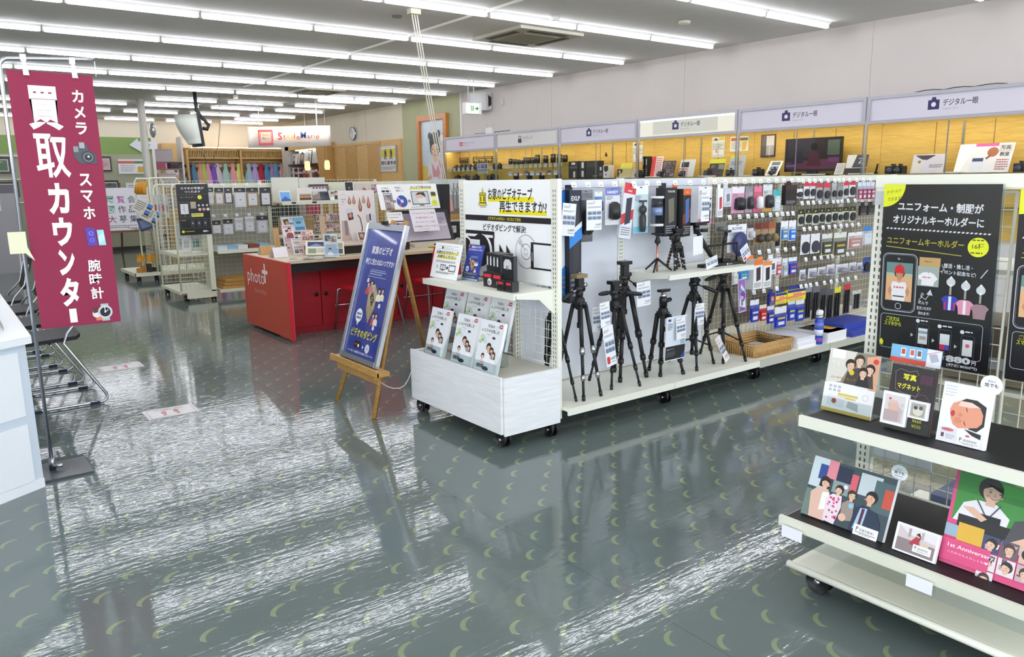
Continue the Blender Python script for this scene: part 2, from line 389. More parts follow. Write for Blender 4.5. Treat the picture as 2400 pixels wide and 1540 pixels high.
w = MB(); w.box(X0, X1, Y1-.012, Y1, 0, .08, mat('#4a443c', .5)); struct('baseboard_back', w)
w = MB()   # thin joints of the wall boards and a surface conduit on the ceiling
for y in (-.4, 2.2, 4.9, 7.7, 10.7): w.box(X1-.002, X1, y, y+.006, 2.3, CH, mat('#b9b2b0', .8))
for y in (17.88,): w.box(X1-.002, X1, y, y+.008, 2.4, CH, mat('#a79d8c', .8))
struct('trim_3', w)
w = MB(); w.box(4.93, 4.97, 1.0, 14.6, CH-.025, CH, mat('#d8d6cc', .5)); struct('trim_4', w)

# ------------------------------------------------------------------ ceiling lamps: bare tubes on white channels, in rows across the shop
WHITE = mat('#eeeeea', .4)
TUBE = glow('#f4f6ff', TUBE_E)
LZ = 3.155
def make_lamp():
    t = thing('ceiling_lamp', '', 'ceiling lamp', (0, 0, LZ), 'fluorescent tube lamps on the ceiling')
    b = MB(); b.prism([(-.61, -.05, .045), (-.61, .05, .045), (-.61, .03, .022), (-.61, -.03, .022)], (1.22, 0, 0), WHITE); b.build('lamp_housing', t, True)
    b = MB(); b.tube([(-.598, 0, 0), (-.59, 0, 0), (-.575, 0, 0), (.575, 0, 0), (.59, 0, 0), (.598, 0, 0)], [.01, .019, .023, .023, .019, .01], TUBE, 10); b.build('lamp_tube', t, True)
    for x in (-.602, .602): MB().box(x-.006, x+.006, -.02, .02, -.02, .03, WHITE).build('lamp_holder', t, True)
    return t
LAMP0 = make_lamp(); LAMP0_used = []
def lamp(x, y, label):
    if not LAMP0_used: LAMP0_used.append(1); LAMP0.location = (x, y, LZ); LAMP0['label'] = label; return LAMP0
    return dup(LAMP0, (x, y, LZ), 0, label)
XE = 8.6754; LP = 1.23; Y_0 = 6.9294; DY = 1.66065
for i in range(-4, 6):
    for j in range(0, 9):
        x = XE - LP*(j+.5) - (.0175 if j >= 3 else 0)
        lamp(x, Y_0+DY*i, f'fluorescent ceiling tube, {nth(j)} from right wall, {nth(i+4)} lamp row from shop front')
studio = [(15.88, [7.52]), (17.15, [7.52, 6.04, 4.6]), (18.5, [7.57, 6.08, 4.6, 3.12, 1.65, .2]), (20.3, [7.57, 6.1, 4.6, 3.12, 1.65, .2]), (21.42, [7.53]), (22.7, [7.55, 6.1, 4.6, 3.12, 1.65, .2, -1.3])]
for k, (y, xs) in enumerate(studio):
    for j, x in enumerate(xs):
        lamp(x, y, f'lone fluorescent tube over the studio, {nth(j)} from right in {nth(k)} staggered row')
# ------------------------------------------------------------------ shop shelving
IVORY = mat('#eeeddf', .42); IVORY2 = mat('#e3e2d2', .42); SLOT = mat('#5d5c52', .8)
BLK = mat('#141416', .5); BLKS = mat('#101012', .28); CHR = mat('#d4d6da', .16, 1); STEEL = mat('#b9bcc0', .3, 1); PANEL = mat('#dfe2ea', .55)
CLEAR = clear(); ACRYL = clear('#f4f8f8', .03, .10)
def upright(name, x, y, z0, z1, face, parent, w=.045, d=.03, m=None):
    """slotted steel upright; face = the side with the slots ('-x','-y')"""
    b = MB(); b.box(x-(d if face[1] == 'x' else w)/2, x+(d if face[1] == 'x' else w)/2, y-(w if face[1] == 'x' else d)/2, y+(w if face[1] == 'x' else d)/2, z0, z1, m or IVORY)
    n = int((z1-z0-.06)/.025)
    for i in range(n):
        z = z0+.03+i*.025
        for q in (-.009, .009):
            if face == '-x': b.quad((x-d/2-.0006, y+q+.0028, z), (x-d/2-.0006, y+q-.0028, z), (x-d/2-.0006, y+q-.0028, z+.014), (x-d/2-.0006, y+q+.0028, z+.014), SLOT)
            else: b.quad((x+q-.0028, y-d/2-.0006, z), (x+q+.0028, y-d/2-.0006, z), (x+q+.0028, y-d/2-.0006, z+.014), (x+q-.0028, y-d/2-.0006, z+.014), SLOT)
    return b.build(name, parent)
def wire_mesh(parent, axis, c, a0, a1, z0, z1, m, pitch=.05, r=.0016, name='wire_mesh', frame=.003):
    """grid of welded wires in the plane x=c (axis 'x') or y=c"""
    b = MB(); P = (lambda a, z: (c, a, z)) if axis == 'x' else (lambda a, z: (a, c, z))
    n = max(1, round((a1-a0)/pitch)); k = max(1, round((z1-z0)/pitch))
    for i in range(n+1):
        a = a0+(a1-a0)*i/n; b.tube([P(a, z0), P(a, z1)], frame if i in (0, n) else r, m, 5)
    for i in range(k+1):
        z = z0+(z1-z0)*i/k; b.tube([P(a0, z), P(a1, z)], frame if i in (0, k) else r, m, 5)
    return b.build(name, parent)
def caster(parent, x, y, d=.085, top=.1):
    b = MB(); r = d/2
    for s in (-1, 1):
        b.add([(x+s*.012+q*s*.012, y+r*math.cos(2*PI*j/16), r+r*math.sin(2*PI*j/16)) for q in (0, 1) for j in range(16)], [tuple(range(16)), tuple(range(16, 32))[::-1]]+[(j, (j+1) % 16, 16+(j+1) % 16, 16+j) for j in range(16)], BLK, True)
    b.ball((x, y, r+.012), (.026, .036, .036), BLK, 10, 6)
    o = b.build('caster', parent)
    h = MB()
    for s in (-1, 1): h.rod((x+s*.02, y, r), (x+s*.027, y, r), .011, STEEL, 12)
    h.rod((x, y, r+.03), (x, y, top), .008, STEEL, 8); h.build('hub', o)
    return o
def acrylic_stand(name, label, O, U, V, group=None, foot=.07, lip=.05):
    """clear acrylic leaflet stand: tilted back sheet, front pocket lip and foot; O,U,V as for a sheet (upper left, right, down)"""
    O, U, V = Vector(O), Vector(U), Vector(V); N = V.cross(U).normalized(); b = MB()
    b.prism([O, O+U, O+U+V, O+V], -N*.003, ACRYL)
    q = O+V; nb = Vector((-N.x, -N.y, 0)).normalized()
    b.prism([q, q+U, q+U+nb*foot, q+nb*foot], (0, 0, .003), ACRYL)
    if lip:
        f = N*.016; v = V.normalized()*lip
        b.prism([q+f-v, q+f+U-v, q+f+U, q+f], N*.002, ACRYL); b.prism([q, q+U, q+U+f, q+f], (0, 0, .002), ACRYL)
    return tag(b.build(name), label, 'acrylic stand', group)

# --- end unit with the video dubbing display
E_ = thing('gondola_end_unit', 'white end-of-row shelf unit on casters with whitewashed plank box base and video sign', 'shelf unit', (2.55, 3.66, 0))
WP = mat('#e9eaec', .5, noise=.05, ns=9)
def plank_mat():
    m = wood('#e4e5e7', '#f2f2f3', (1, 1, 14), .55, 1.5); return m
PLK = plank_mat()
b = MB(); b.box(2.325, 2.340, 3.185, 4.145, .095, .412, PLK); b.build('front_panel', E_)
b = MB(); b.box(2.342, 2.735, 3.172, 3.186, .085, .408, PLK); b.build('side_panel', E_)
b = MB(); b.box(2.345, 2.735, 4.13, 4.145, .095, .405, PLK); b.build('side_panel', E_)
b = MB(); b.box(2.345, 2.73, 3.19, 4.13, .385, .398, mat('#c9c5b6', .6)); b.box(2.345, 2.73, 3.19, 4.13, .1, .12, IVORY2); b.build('base_deck', E_)
for (x, y) in ((2.385, 3.25), (2.385, 4.11), (2.70, 3.22), (2.70, 4.1)): caster(E_, x, y)
upright('upright', 2.745, 3.215, .1, 1.452, '-x', E_, w=.055); upright('upright', 2.745, 4.125, .1, 1.452, '-x', E_, w=.055)
b = MB(); b.box(2.742, 2.752, 3.24, 4.10, .86, 1.45, IVORY); b.build('back_board', E_)
wire_mesh(E_, 'x', 2.742, 3.25, 4.10, .41, .86, IVORY2)
b = MB(); b.box(2.45, 2.735, 3.215, 4.15, .838, .848, IVORY); b.box(2.44, 2.452, 3.21, 4.155, .815, .85, IVORY)
sh = b.build('shelf', E_)
for y in (3.213, 4.14):
    b = MB(); b.prism([(2.735, y, .70), (2.735, y, .838), (2.46, y, .838), (2.46, y, .82), (2.62, y, .80)], (0, .006, 0), IVORY); b.build('bracket', E_)

# printed sign on the end board: its writing sits on a board hung between the uprights
s = Sheet((2.738, 4.095, 1.449), (0, -.852, 0), (0, 0, -.585), th=.003)
Q = lambda y, z: ((4.095-y)/.852, (1.449-z)/.585)
INK = '#1d1a1f'; YEL = '#f4e51d'
s.r(*Q(3.845, 1.352), *Q(3.40, 1.322), YEL); s.r(*Q(3.735, 1.275), *Q(3.29, 1.25), YEL)
s.t('お家のビデオテープ', *Q(3.845, 1.332), .068/.585*1.05, INK, .018, wu=.505)
s.t('再生できますか?', *Q(3.73, 1.262), .068/.585, INK, .018, wu=.52)
c = Q(3.902, 1.36)
s.p([Q(3.902, 1.405), Q(3.915, 1.372), Q(3.89, 1.372)], INK); s.p([Q(3.902, 1.398), Q(3.912, 1.373), Q(3.893, 1.373)], YEL)
s.r(*Q(3.937, 1.374), *Q(3.868, 1.312), INK); s.r(*Q(3.933, 1.37), *Q(3.872, 1.362), YEL); s.r(*Q(3.933, 1.357), *Q(3.872, 1.316), YEL)
s.r(*Q(3.925, 1.352), *Q(3.88, 1.322), INK); s.r(*Q(3.915, 1.352), *Q(3.892, 1.322), YEL)
s.p([Q(3.94, 1.312), Q(3.866, 1.312), Q(3.86, 1.298), Q(3.946, 1.298)], YEL); s.rr(*Q(3.945, 1.311), *Q(3.861, 1.298), .003, INK)
s.t('WARNING', *Q(3.932, 1.284), .016, '#55525a', 0, wu=.075)
s.r(*Q(4.095, 1.238), *Q(3.243, 1.205), INK); s.t('ビデオデッキがない・カビなどで劣化', *Q(3.845, 1.211), .036, YEL, .01, wu=.38)
s.t('ビデオダビングで解決!', *Q(3.90, 1.145), .075, INK, .012, wu=.50)
# cassette outline, disc and phone drawn on the board
s.r(*Q(4.095, 1.142), *Q(3.79, 1.12), INK); s.r(*Q(3.80, 1.142), *Q(3.785, 1.10), INK); s.r(*Q(4.095, 1.112), *Q(3.79, .935), INK)
s.r(*Q(4.095, 1.112), *Q(3.80, 1.103), '#ffffff'); s.e(*Q(4.10, 1.02), .10, '#ffffff'); s.e(*Q(4.10, 1.02), .085, INK); s.e(*Q(3.91, 1.02), .12, '#ffffff'); s.e(*Q(3.935, 1.02), .12, INK)
s.r(*Q(4.05, 1.085), *Q(3.94, .955), '#f3f3f3')
for y in (3.735, 3.665): s.p([Q(y, 1.07), Q(y-.05, 1.015), Q(y, .96)], INK)
s.e(*Q(3.475, 1.04), .115, INK, n=40); s.e(*Q(3.475, 1.04), .112, '#f7f8fa', n=40); s.p([Q(3.475, 1.04), Q(3.525, 1.117), Q(3.553, 1.09)], '#c9ccd2')
s.ring(*Q(3.475, 1.04), .055, INK, .07); s.ring(*Q(3.475, 1.04), .022, INK, .12)
s.r(*Q(3.43, 1.098), *Q(3.243, .945), INK); s.r(*Q(3.405, 1.087), *Q(3.243, .955), '#f4f6f8'); s.r(*Q(3.42, 1.04), *Q(3.416, .99), '#ffffff')
tag(s.build('video_sign'), 'white sign board about dubbing old video tapes on the end-of-row unit', 'sign')

# --- things standing on the end shelf
def lean(y0, y1, z0, h, x0, k=.28):
    """upper-left corner, right and down vectors of a sheet facing -x and leaning back, from its foot at x0"""
    a = math.atan(k); dz = h*math.cos(a); dx = h*math.sin(a)
    return (x0+dx, y0, z0+dz), (0, y1-y0, 0), (-dx, 0, -dz)
O, U, V = lean(4.202, 3.892, .85, .222, 2.522, .264); 
acrylic_stand('acrylic_stand', 'clear stand holding the white tape notice on the end shelf', (O[0]+.004, O[1], O[2]), U, V, lip=0)
s = Sheet(O, U, V)
s.line([(.12, .08), (.88, .08)], .004, INK); s.t('ビデオレスキュー', .36, .145, .035, INK, 0, wu=.34); s.e(.29, .13, .03, INK); s.line([(.12, .17), (.88, .17)], .004, INK)
s.r(.1, .27, .9, .315, YEL); s.r(.14, .39, .86, .435, YEL); s.t('お家のビデオテープ', .5, .31, .10, INK, .015, 'c', wu=.82); s.t('お持ちください', .5, .43, .10, INK, .015, 'c', wu=.68)
s.greek(.14, .5, .86, 2, .03, '#8a8a8a', 3)
s.rr(.34, .62, .52, .75, .014, INK); s.t('TV', .43, .725, .06, INK, .01, 'c'); s.r(.4, .76, .46, .78, INK); s.e(.59, .69, .03, INK); s.rr(.66, .61, .88, .77, .016, INK); s.greek(.2, .82, .88, 2, .03, '#555555', 5)
s.e(.22, .68, .04, '#d6d6d6'); tag(s.build('notice_card'), 'white notice card with yellow underlined writing, left on the end shelf', 'card')
O, U, V = lean(3.953, 3.781, .85, .221, 2.60, .30)
acrylic_stand('acrylic_stand', 'clear stand holding the small blue dubbing leaflet on the end shelf', (O[0]+.004, O[1], O[2]), U, V, lip=.04)
def blue_poster(s, big):
    s.p([(.0, .0), (.35, 0), (.1, .45), (0, .5)], '#31499f') if big else None
    s.t('家族のビデオ', .5, .205 if big else .10, .065, '#f3f4f8', .02, 'c', wu=.6); s.t('最後に見たのはいつですか?', .5, .29 if big else .17, .05, '#f3f4f8', .02, 'c', wu=.84 if big else .8)
    s.line([(.3, .325), (.72, .325)], .005, '#dfe4f4'); s.greek(.28, .335, .75, 2, .018, '#aab6dd', 11); s.line([(.24, .378), (.78, .378)], .005, '#dfe4f4')
    s.p([(.36, .455), (.52, .43), (.64, .5), (.62, .62), (.52, .735), (.40, .63)], '#b3a37c'); s.p([(.36, .455), (.52, .43), (.5, .5)], '#c9bb97'); s.p([(.52, .735), (.62, .62), (.45, .6), (.40, .63)], '#a4936b'); s.p([(.44, .53), (.5, .49), (.58, .55), (.53, .61)], '#3d3533'); s.ring(.51, .545, .03, '#c9bba2', .3)
    s.bust(.33, .44, .032, top='#b3474a'); s.bust(.42, .425, .03, top='#c77c86'); s.bust(.68, .475, .032, top='#efe6cf'); s.bust(.78, .47, .03, top='#e9e2d2'); s.bust(.66, .665, .03, top='#b84048'); s.bust(.74, .66, .03, top='#e6e2e2')
    for (u, v) in ((.29, .41), (.76, .585), (.72, .755)): s.e(u, v, .032, '#f5f6fa'); s.greek(u-.018, v-.006, u+.02, 1, .014, '#6a7290', int(u*99))
    s.e(.24, .69, .10, '#f2f5fb'); s.p([(.2, .73), (.27, .74), (.235, .77)], '#f2f5fb'); s.greek(.17, .668, .31, 2, .03, '#39467f', 8, .6)
    s.t('ビデオのダビング', .5, .855, .068, '#e8dc2c', .02, 'c', wu=.78)
    if big:
        s.r(.28, .885, .46, .935, '#26262c'); s.r(.3, .9, .37, .912, '#c23b34'); s.e(.41, .915, .025, '#e9e9ee'); s.p([(.53, .905), (.57, .918), (.53, .93)], '#ffffff'); s.e(.68, .918, .065, '#d9dde8'); s.e(.68, .918, .012, '#2e418f')
        s.line([(.12, .965), (.2, .965)], .006, '#ffffff'); s.t('詳しくは店頭係までお尋ねください', .5, .974, .018, '#ffffff', .01, 'c', wu=.56); s.line([(.8, .965), (.88, .965)], .006, '#ffffff')
    else:
        s.r(.02, .02, .12, .075, '#d23b3f'); s.greek(.2, .9, .4, 1, .03, '#e6e9f5', 2); s.e(.42, .91, .03, '#c7d4ef'); s.greek(.52, .89, .85, 2, .025, '#e6e9f5', 4); s.r(0, .955, 1, 1, '#eef1f8')
s = Sheet(O, U, V, base='#2b3f9c'); blue_poster(s, 0); tag(s.build('leaflet'), 'small blue leaflet with yellow writing standing on the end shelf', 'leaflet')
def small_tape(x, y0, y1, z, h, d, label, wheel):
    b = MB(); b.box(x, x+d, y1, y0, z, z+h, mat('#232226', .4)); b.box(x-.0015, x, y1+.006, y0-.006, z+h*.18, z+h*.5, mat('#1a191c', .3))
    t = b.build('video_cassette'); tag(t, label, 'video tape')
    b = MB(); b.box(x-.002, x, y1+.012, y0-.012, z+h*.66, z+h*.88, mat('#e0313c', .45)); b.build('label_strip', t)
    if wheel:
        y = (y0+y1)/2-.018; b = MB(); b.rod((x-.001, y, z+h*.36), (x-.003, y, z+h*.36), h*.25, mat('#d7d7d9', .4), 16); b.rod((x-.003, y, z+h*.36), (x-.0035, y, z+h*.36), h*.1, mat('#8b8b90', .4), 12); b.build('spool', t)
small_tape(2.52, 3.602, 3.512, .848, .085, .05, 'small black camcorder tape with red strip, leftmost on the end shelf', 1)
small_tape(2.515, 3.505, 3.415, .848, .085, .05, 'small black camcorder tape with red strip, second from left on the end shelf', 1)
small_tape(2.475, 3.408, 3.338, .848, .058, .045, 'tiny black digital tape with red strip before the large cassettes, left of two', 0)
small_tape(2.475, 3.332, 3.268, .848, .058, .045, 'tiny black digital tape with red strip before the large cassettes, right of two', 0)
for i in range(5):
    VB = mat('#2a2a2d', .42); b = MB()
    if i < 4: x0, x1, y0, y1 = 2.575-.008*i, 2.665-.008*i, 3.606-.044*i, 3.644-.044*i
    else: x0, x1, y0, y1 = 2.53, 2.556, 3.325, 3.43
    b.box(x0, x1, y0, y1, .848, 1.036, VB); b.box(x0-.001, x0, y0+.004, y1-.004, .86, 1.03, mat('#222225', .35)); t = b.build('video_cassette')
    tag(t, f'large black video cassette standing on the end shelf, {nth(i)} from left of five', 'video tape', 'large video cassettes on the end shelf')
    b = MB(); y = (y0+y1)/2; w = .035 if i == 4 else .006; yc = y if i == 4 else y1-.012
    b.prism([(x0-.001, yc-w, .965), (x0-.001, yc+w, .965), (x0-.001, yc+w, 1.0), (x0-.001, yc+w*.5, 1.018), (x0-.001, yc-w*.5, 1.018), (x0-.001, yc-w, 1.0)], (-.002, 0, 0), mat('#d9dadc', .35))
    if i == 4: b.rod((x0-.003, y, .972), (x0-.0035, y, .972), .013, mat('#9b9ca0', .4), 14)
    b.build('tape_window', t)
# --- leaflets about keeping photos in two rows of clear stands below the shelf
def family_print(s):
    s.r(0, 0, 1, 1, '#e9ebee'); s.e(.18, .33, .12, '#c9d8b8', .05); s.e(.1, .42, .07, '#b4cc9c', .04); s.e(.3, .4, .09, '#d3dbe0', .05); s.e(.2, .38, .04, '#8fb86f', .03)
    s.r(.83, .04, .95, .11, '#c8363c'); s.r(.85, .065, .93, .085, '#f3dfe0')
    s.t('写真の', .47, .135, .062, '#3c3a3c', 0, 'c', wu=.30); s.t('ステキな残し方', .52, .225, .068, '#2f2d30', .005, 'c', wu=.66); s.ring(.75, .11, .04, '#a9b2bd', .15); s.r(.80, .06, .84, .1, '#8a97a6')
    s.greek(.3, .26, .62, 1, .014, '#8c8c8c', 2); s.ring(.42, .31, .035, '#b3bcc4', .12); s.r(.6, .29, .72, .33, '#27282c'); s.e(.12, .2, .02, '#555555')
    s.p([(.3, .92), (.34, .68), (.42, .6), (.8, .62), (.9, .72), (.9, .92)], '#f1f2f5'); s.face(.52, .505, .088, '#e0b89c', '#2a1f1c', .3); s.face(.66, .56, .075, '#e2b798', '#241c1b', 0, 1, 1.2); s.p([(.68, .92), (.7, .72), (.86, .72), (.92, .92)], '#f7f7f8'); s.face(.77, .625, .066, '#e4bfa4', '#30241f', -.3, 1, 1.6); s.p([(.22, .88), (.24, .76), (.42, .76), (.46, .88)], '#e3ced4'); s.face(.33, .69, .062, '#e9c8b0', '#1c1717', .2, 0)
    s.p([(.62, .58), (.68, .58), (.66, .72)], '#3a4156'); s.r(.12, .84, .42, .9, '#26252a'); s.t('撮って残そう', .27, .89, .035, '#f1f1f1', .01, 'c', wu=.26); s.r(.05, .93, .95, .95, '#f7f7f7'); s.e(.52, .9, .14, '#2c3550', .04)
k = 0
for row, (xs, z0, top) in enumerate((((2.355, 2.35, 2.345), .40, ''), ((2.525, 2.52, 2.515), .49, ''))):
    for i, (y0, y1) in enumerate((((4.025, 3.812), (3.722, 3.51), (3.475, 3.262)), ((4.125, 3.915), (3.865, 3.655), (3.615, 3.40)))[row]):
        O, U, V = lean(y0, y1, z0, .295, xs[i], .26); side = ('left', 'middle', 'right')[i]; rw = ('front', 'upper back')[row]
        b = MB(); OO, UU, VV = Vector(O), Vector(U), Vector(V); N = VV.cross(UU).normalized()
        q = OO+VV; b.prism([OO-N*.022, OO+UU-N*.022, q+UU-N*.022, q-N*.022], -N*.003, ACRYL)
        b.prism([q+N*.004-VV*.22, q+UU+N*.004-VV*.22, q+UU+N*.004, q+N*.004], N*.002, ACRYL); b.prism([q-N*.022, q+UU-N*.022, q+UU+N*.006, q+N*.006], (0, 0, -.003), ACRYL)
        for e in (0, 1): b.prism([q+UU*e-N*.022, q+UU*e+N*.006, q+UU*e+N*.006-VV*.22, q+UU*e-N*.022-VV*.6], UU.normalized()*(.002 if e else -.002), ACRYL)
        if row: b.prism([q-N*.024, q+UU-N*.024, q+UU-N*.024+Vector((0, 0, -.09)), q-N*.024+Vector((0, 0, -.09))], (.003, 0, 0), ACRYL); b.prism([q-N*.024+Vector((0, 0, -.09)), q+UU-N*.024+Vector((0, 0, -.09)), q+UU+Vector((-.03, 0, -.09)), q+Vector((-.03, 0, -.09))], (0, 0, .003), ACRYL)
        tag(b.build('leaflet_holder'), f'clear acrylic leaflet holder, {side} in the {rw} row above the plank box', 'leaflet holder', 'leaflet holders on the plank box')
        if k == 0:
            s = Sheet(O, U, V, th=.02, base='#f4f4f4'); family_print(s); lf = s.build('leaflet'); o0 = Vector(O); l0 = lf
            tag(lf, '', 'leaflet', 'family photo leaflets')
        else:
            lf = l0.copy(); C.objects.link(lf); lf.location = Vector(O)-o0; lf.scale.x = 1
        lf['label'] = f'family photo leaflets in the {side} holder of the {rw} row on the plank box'
        k += 1

# ------------------------------------------------------------------ long shelf row behind it, with tripods and camera accessories
XA0, XA1, YB = 2.76, 7.26, 3.64
G = thing('gondola_row', 'long ivory shelf row on casters carrying tripods and hanging camera accessories', 'shelf unit', (5.0, 3.65, 0))
for i in range(6):
    x = XA0+.9*i
    upright('upright', x if i else x+.03, YB, .12, 1.45, '-y', G)
for i in range(5):
    x0, x1 = XA0+.9*i+.024, XA0+.9*(i+1)-.024
    if i < 2:
        b = MB(); b.box(x0, x1, YB-.004, YB+.008, .18, 1.445, PANEL); b.build('back_panel', G)
    else:
        wire_mesh(G, 'y', YB, x0, x1, .2, 1.42, mat('#d9d4c2', .45)); 
        b = MB(); b.box(x0, x1, YB-.006, YB+.012, 1.40, 1.448, IVORY); b.build('top_rail', G)
    # the back of the row and its goods block the view through the mesh
    for sgn, nm in ((-1, 'base_shelf'), (1, 'base_shelf')):
        a, c = (3.13, YB-.015) if sgn < 0 else (YB+.015, 4.14)
        b = MB(); b.box(x0-.022, x1+.022, a+(.012 if sgn < 0 else 0), c-(.012 if sgn > 0 else 0), .15, .168, IVORY)
        e = a if sgn < 0 else c
        b.box(x0-.022, x1+.022, min(e, e-sgn*.012), max(e, e-sgn*.012), .128 if i < 2 else .118, .17, IVORY if i < 2 else mat('#bdbcae', .5)); b.build(nm, G)
for x in (3.70, 5.46, 7.0): caster(G, x, 3.25); caster(G, x, 4.0)
for x in (4.66, ): caster(G, x, 3.25)
b = MB(); b.box(3.685, 4.555, 3.225, 3.62, .832, .842, IVORY); b.box(3.685, 4.555, 3.215, 3.227, .812, .845, IVORY); b.build('shelf', G)
for x in (3.686, 4.549):
    b = MB(); b.prism([(x, 3.62, .72), (x, 3.62, .832), (x, 3.23, .832), (x, 3.23, .822), (x, 3.42, .80)], (.005, 0, 0), IVORY); b.build('bracket', G)
# goods boards hung on the far side of the mesh bays
TAUPE = mat('#8c8474', .8, noise=.2, ns=7)
for i in range(2, 5):
    b = MB(); b.box(XA0+.9*i+.03, XA0+.9*(i+1)-.03, 3.66, 3.67, .3, 1.40, TAUPE); b.build('back_panel', G)

# --- tripods
def leg(b, a, f, r=.011, secs=3, m=BLK, clamp=BLKS, foot=True, clips=None):
    a, f = Vector(a), Vector(f); n = secs
    for i in range(n):
        p = a.lerp(f, [0, .46, .74, .9][i] if n == 3 else i/n); q = a.lerp(f, ([.50, .78, .95][i] if n == 3 else (i+1)/n))
        b.rod(p, q, r*(1-.18*i), m, 10)
        if i < n-1: c = a.lerp(f, [.44, .73][i] if n == 3 else (i+1)/n-.03); e = a.lerp(f, [.52, .79][i] if n == 3 else (i+1)/n+.03); b.rod(c, e, r*1.35*(1-.15*i), clips or clamp, 10)
    if foot: b.rod(a.lerp(f, .94), f, r*.95, BLKS, 10, r*.8)
def tripod(name, label, apex, feet, head, hz=.12, r=.0125, m=BLK, clips=None, mid=False, handles=(), col=None, ball=False, plate=None, colm=None, cat='tripod'):
    apex = Vector(apex); t = thing(name, label, cat, (apex.x, apex.y, min(f[2] for f in feet)), 'tripods standing on the shelf row')
    b = MB(); b.lathe([(.018, -.05), (.03, -.04), (.034, 0), (.03, .02), (.018, .03)], apex, BLK, 14)
    for f in feet:
        d = Vector(f)-apex; d.z = 0; d = d.normalized() if d.length else Vector((1, 0, 0)); b.rod(apex+Vector((0, 0, -.01)), apex+d*.042+Vector((0, 0, -.015)), .014, BLKS, 8)
    b.build('collar', t)
    for f in feet:
        d = Vector(f)-apex; d.z = 0; d = d.normalized() if d.length else Vector((1, 0, 0)); b = MB(); leg(b, apex+d*.04+Vector((0, 0, -.02)), f, r, m=m, clips=clips); b.build('leg', t)
    zc = col if col is not None else apex.z-.16
    b = MB(); b.rod((apex.x, apex.y, zc), (apex.x, apex.y, apex.z+.05), r*.85, colm or BLKS, 10); b.rod((apex.x, apex.y, zc), (apex.x, apex.y, zc+.03), r*1.2, BLK, 10); b.build('center_column', t)
    if mid:
        b = MB(); h = apex.z-(apex.z-feet[0][2])*.62; hub = Vector((apex.x, apex.y, h)); b.rod(hub-Vector((0, 0, .02)), hub+Vector((0, 0, .02)), .02, BLK, 10)
        for f in feet: b.rod(hub, apex.lerp(Vector(f), .72), .006, BLK, 6)
        b.build('spreader', t)
    h = apex+Vector((0, 0, .05)); b = MB()
    if ball:
        b.lathe([(.026, -.02), (.028, .03), (.024, .045), (.019, .05)], h, BLKS, 14); b.ball(h+Vector((0, 0, .055)), .02, CHR); b.lathe([(.012, .06), (.012, .08)], h, CHR, 10)
        b.box(h.x-.04, h.x+.04, h.y-.02, h.y+.02, h.z+.08, h.z+.095, BLKS); b.rod(h+Vector((.02, -.01, .02)), h+Vector((.058, -.01, .025)), .014, BLKS, 10); b.rod(h+Vector((.056, -.01, .025)), h+Vector((.06, -.01, .025)), .012, CHR, 10); b.rod(h+Vector((.03, 0, .088)), h+Vector((.062, 0, .088)), .009, STEEL, 8)
    else:
        b.lathe([(.02, -.03), (.024, 0), (.02, .02)], h, BLK, 12); b.rod(h+Vector((-.03, 0, .025)), h+Vector((.03, 0, .025)), .021, BLKS, 12)
        b.box(h.x-.022, h.x+.022, h.y-.018, h.y+.018, h.z+.03, h.z+hz*.7, BLK); b.box(h.x-.045, h.x+.04, h.y-.028, h.y+.028, h.z+hz*.7, h.z+hz*.7+.022, plate or BLKS); b.rod(h+Vector((0, 0, hz*.7+.02)), h+Vector((0, 0, hz*.7+.032)), .005, STEEL, 6)
        b.rod(h+Vector((.03, 0, .045)), h+Vector((.052, 0, .045)), .014, STEEL if plate else BLKS, 10)
    b.build('head', t)
    for (d, L) in handles:
        d = Vector(d).normalized(); s0 = h+Vector((0, 0, .03)); b = MB(); b.rod(s0, s0+d*L*.4, .005, STEEL if plate else BLK, 6); b.tube([s0+d*L*.38, s0+d*L*.5, s0+d*L*.85, s0+d*L], [.009, .014, .0135, .008], BLK, 10); b.build('pan_handle', t)
    return t
F = .168
tripod('tripod', 'black tripod with tan quick plate and silver leg clips, leftmost beside the end unit', (3.03, 3.34, .735), [(2.94, 3.20, F), (3.09, 3.21, F), (2.95, 3.48, F)], 0, .13, clips=STEEL, handles=[((-1, -.3, -.25), .2)], plate=mat('#8d7a55', .5))
tripod('tripod', 'slim black tripod half hidden behind the end unit post', (2.86, 3.38, .66), [(2.90, 3.22, F), (2.83, 3.42, F), (2.92, 3.52, F)], 0, .1, r=.010)
tripod('tripod', 'black tripod with two pan handles in front of the first panel joint', (3.345, 3.36, .68), [(3.235, 3.27, F), (3.43, 3.215, F), (3.28, 3.52, F)], 0, .11, r=.0115, handles=[((-.95, -.2, .02), .17), ((.8, -.6, -.12), .17)])
tripod('tripod', 'tall thick-legged black tripod with a raised tilted head', (3.53, 3.46, .745), [(3.40, 3.36, F), (3.625, 3.34, F), (3.56, 3.575, F)], 0, .16, r=.0165, handles=[((.75, -.3, -.55), .2)])
tripod('tripod', 'short black tripod with a silver ball head behind the white poster', (3.79, 3.36, .585), [(3.70, 3.29, F), (3.865, 3.235, F), (3.765, 3.45, F)], 0, r=.0155, ball=True, col=.45)
tripod('tripod', 'black tripod with center brace and drooping handle, right of the white poster', (4.12, 3.38, .66), [(4.00, 3.235, F), (4.25, 3.29, F), (4.08, 3.55, F)], 0, .12, mid=True, col=.24, handles=[((-.35, -.3, -.6), .2), ((.8, -.35, -.35), .2)])
tripod('tripod', 'tall black tripod at the right end with pan handle to the left', (4.405, 3.36, .70), [(4.30, 3.25, F), (4.475, 3.19, F), (4.42, 3.55, F)], 0, .17, mid=True, handles=[((-1, -.2, -.06), .26)])
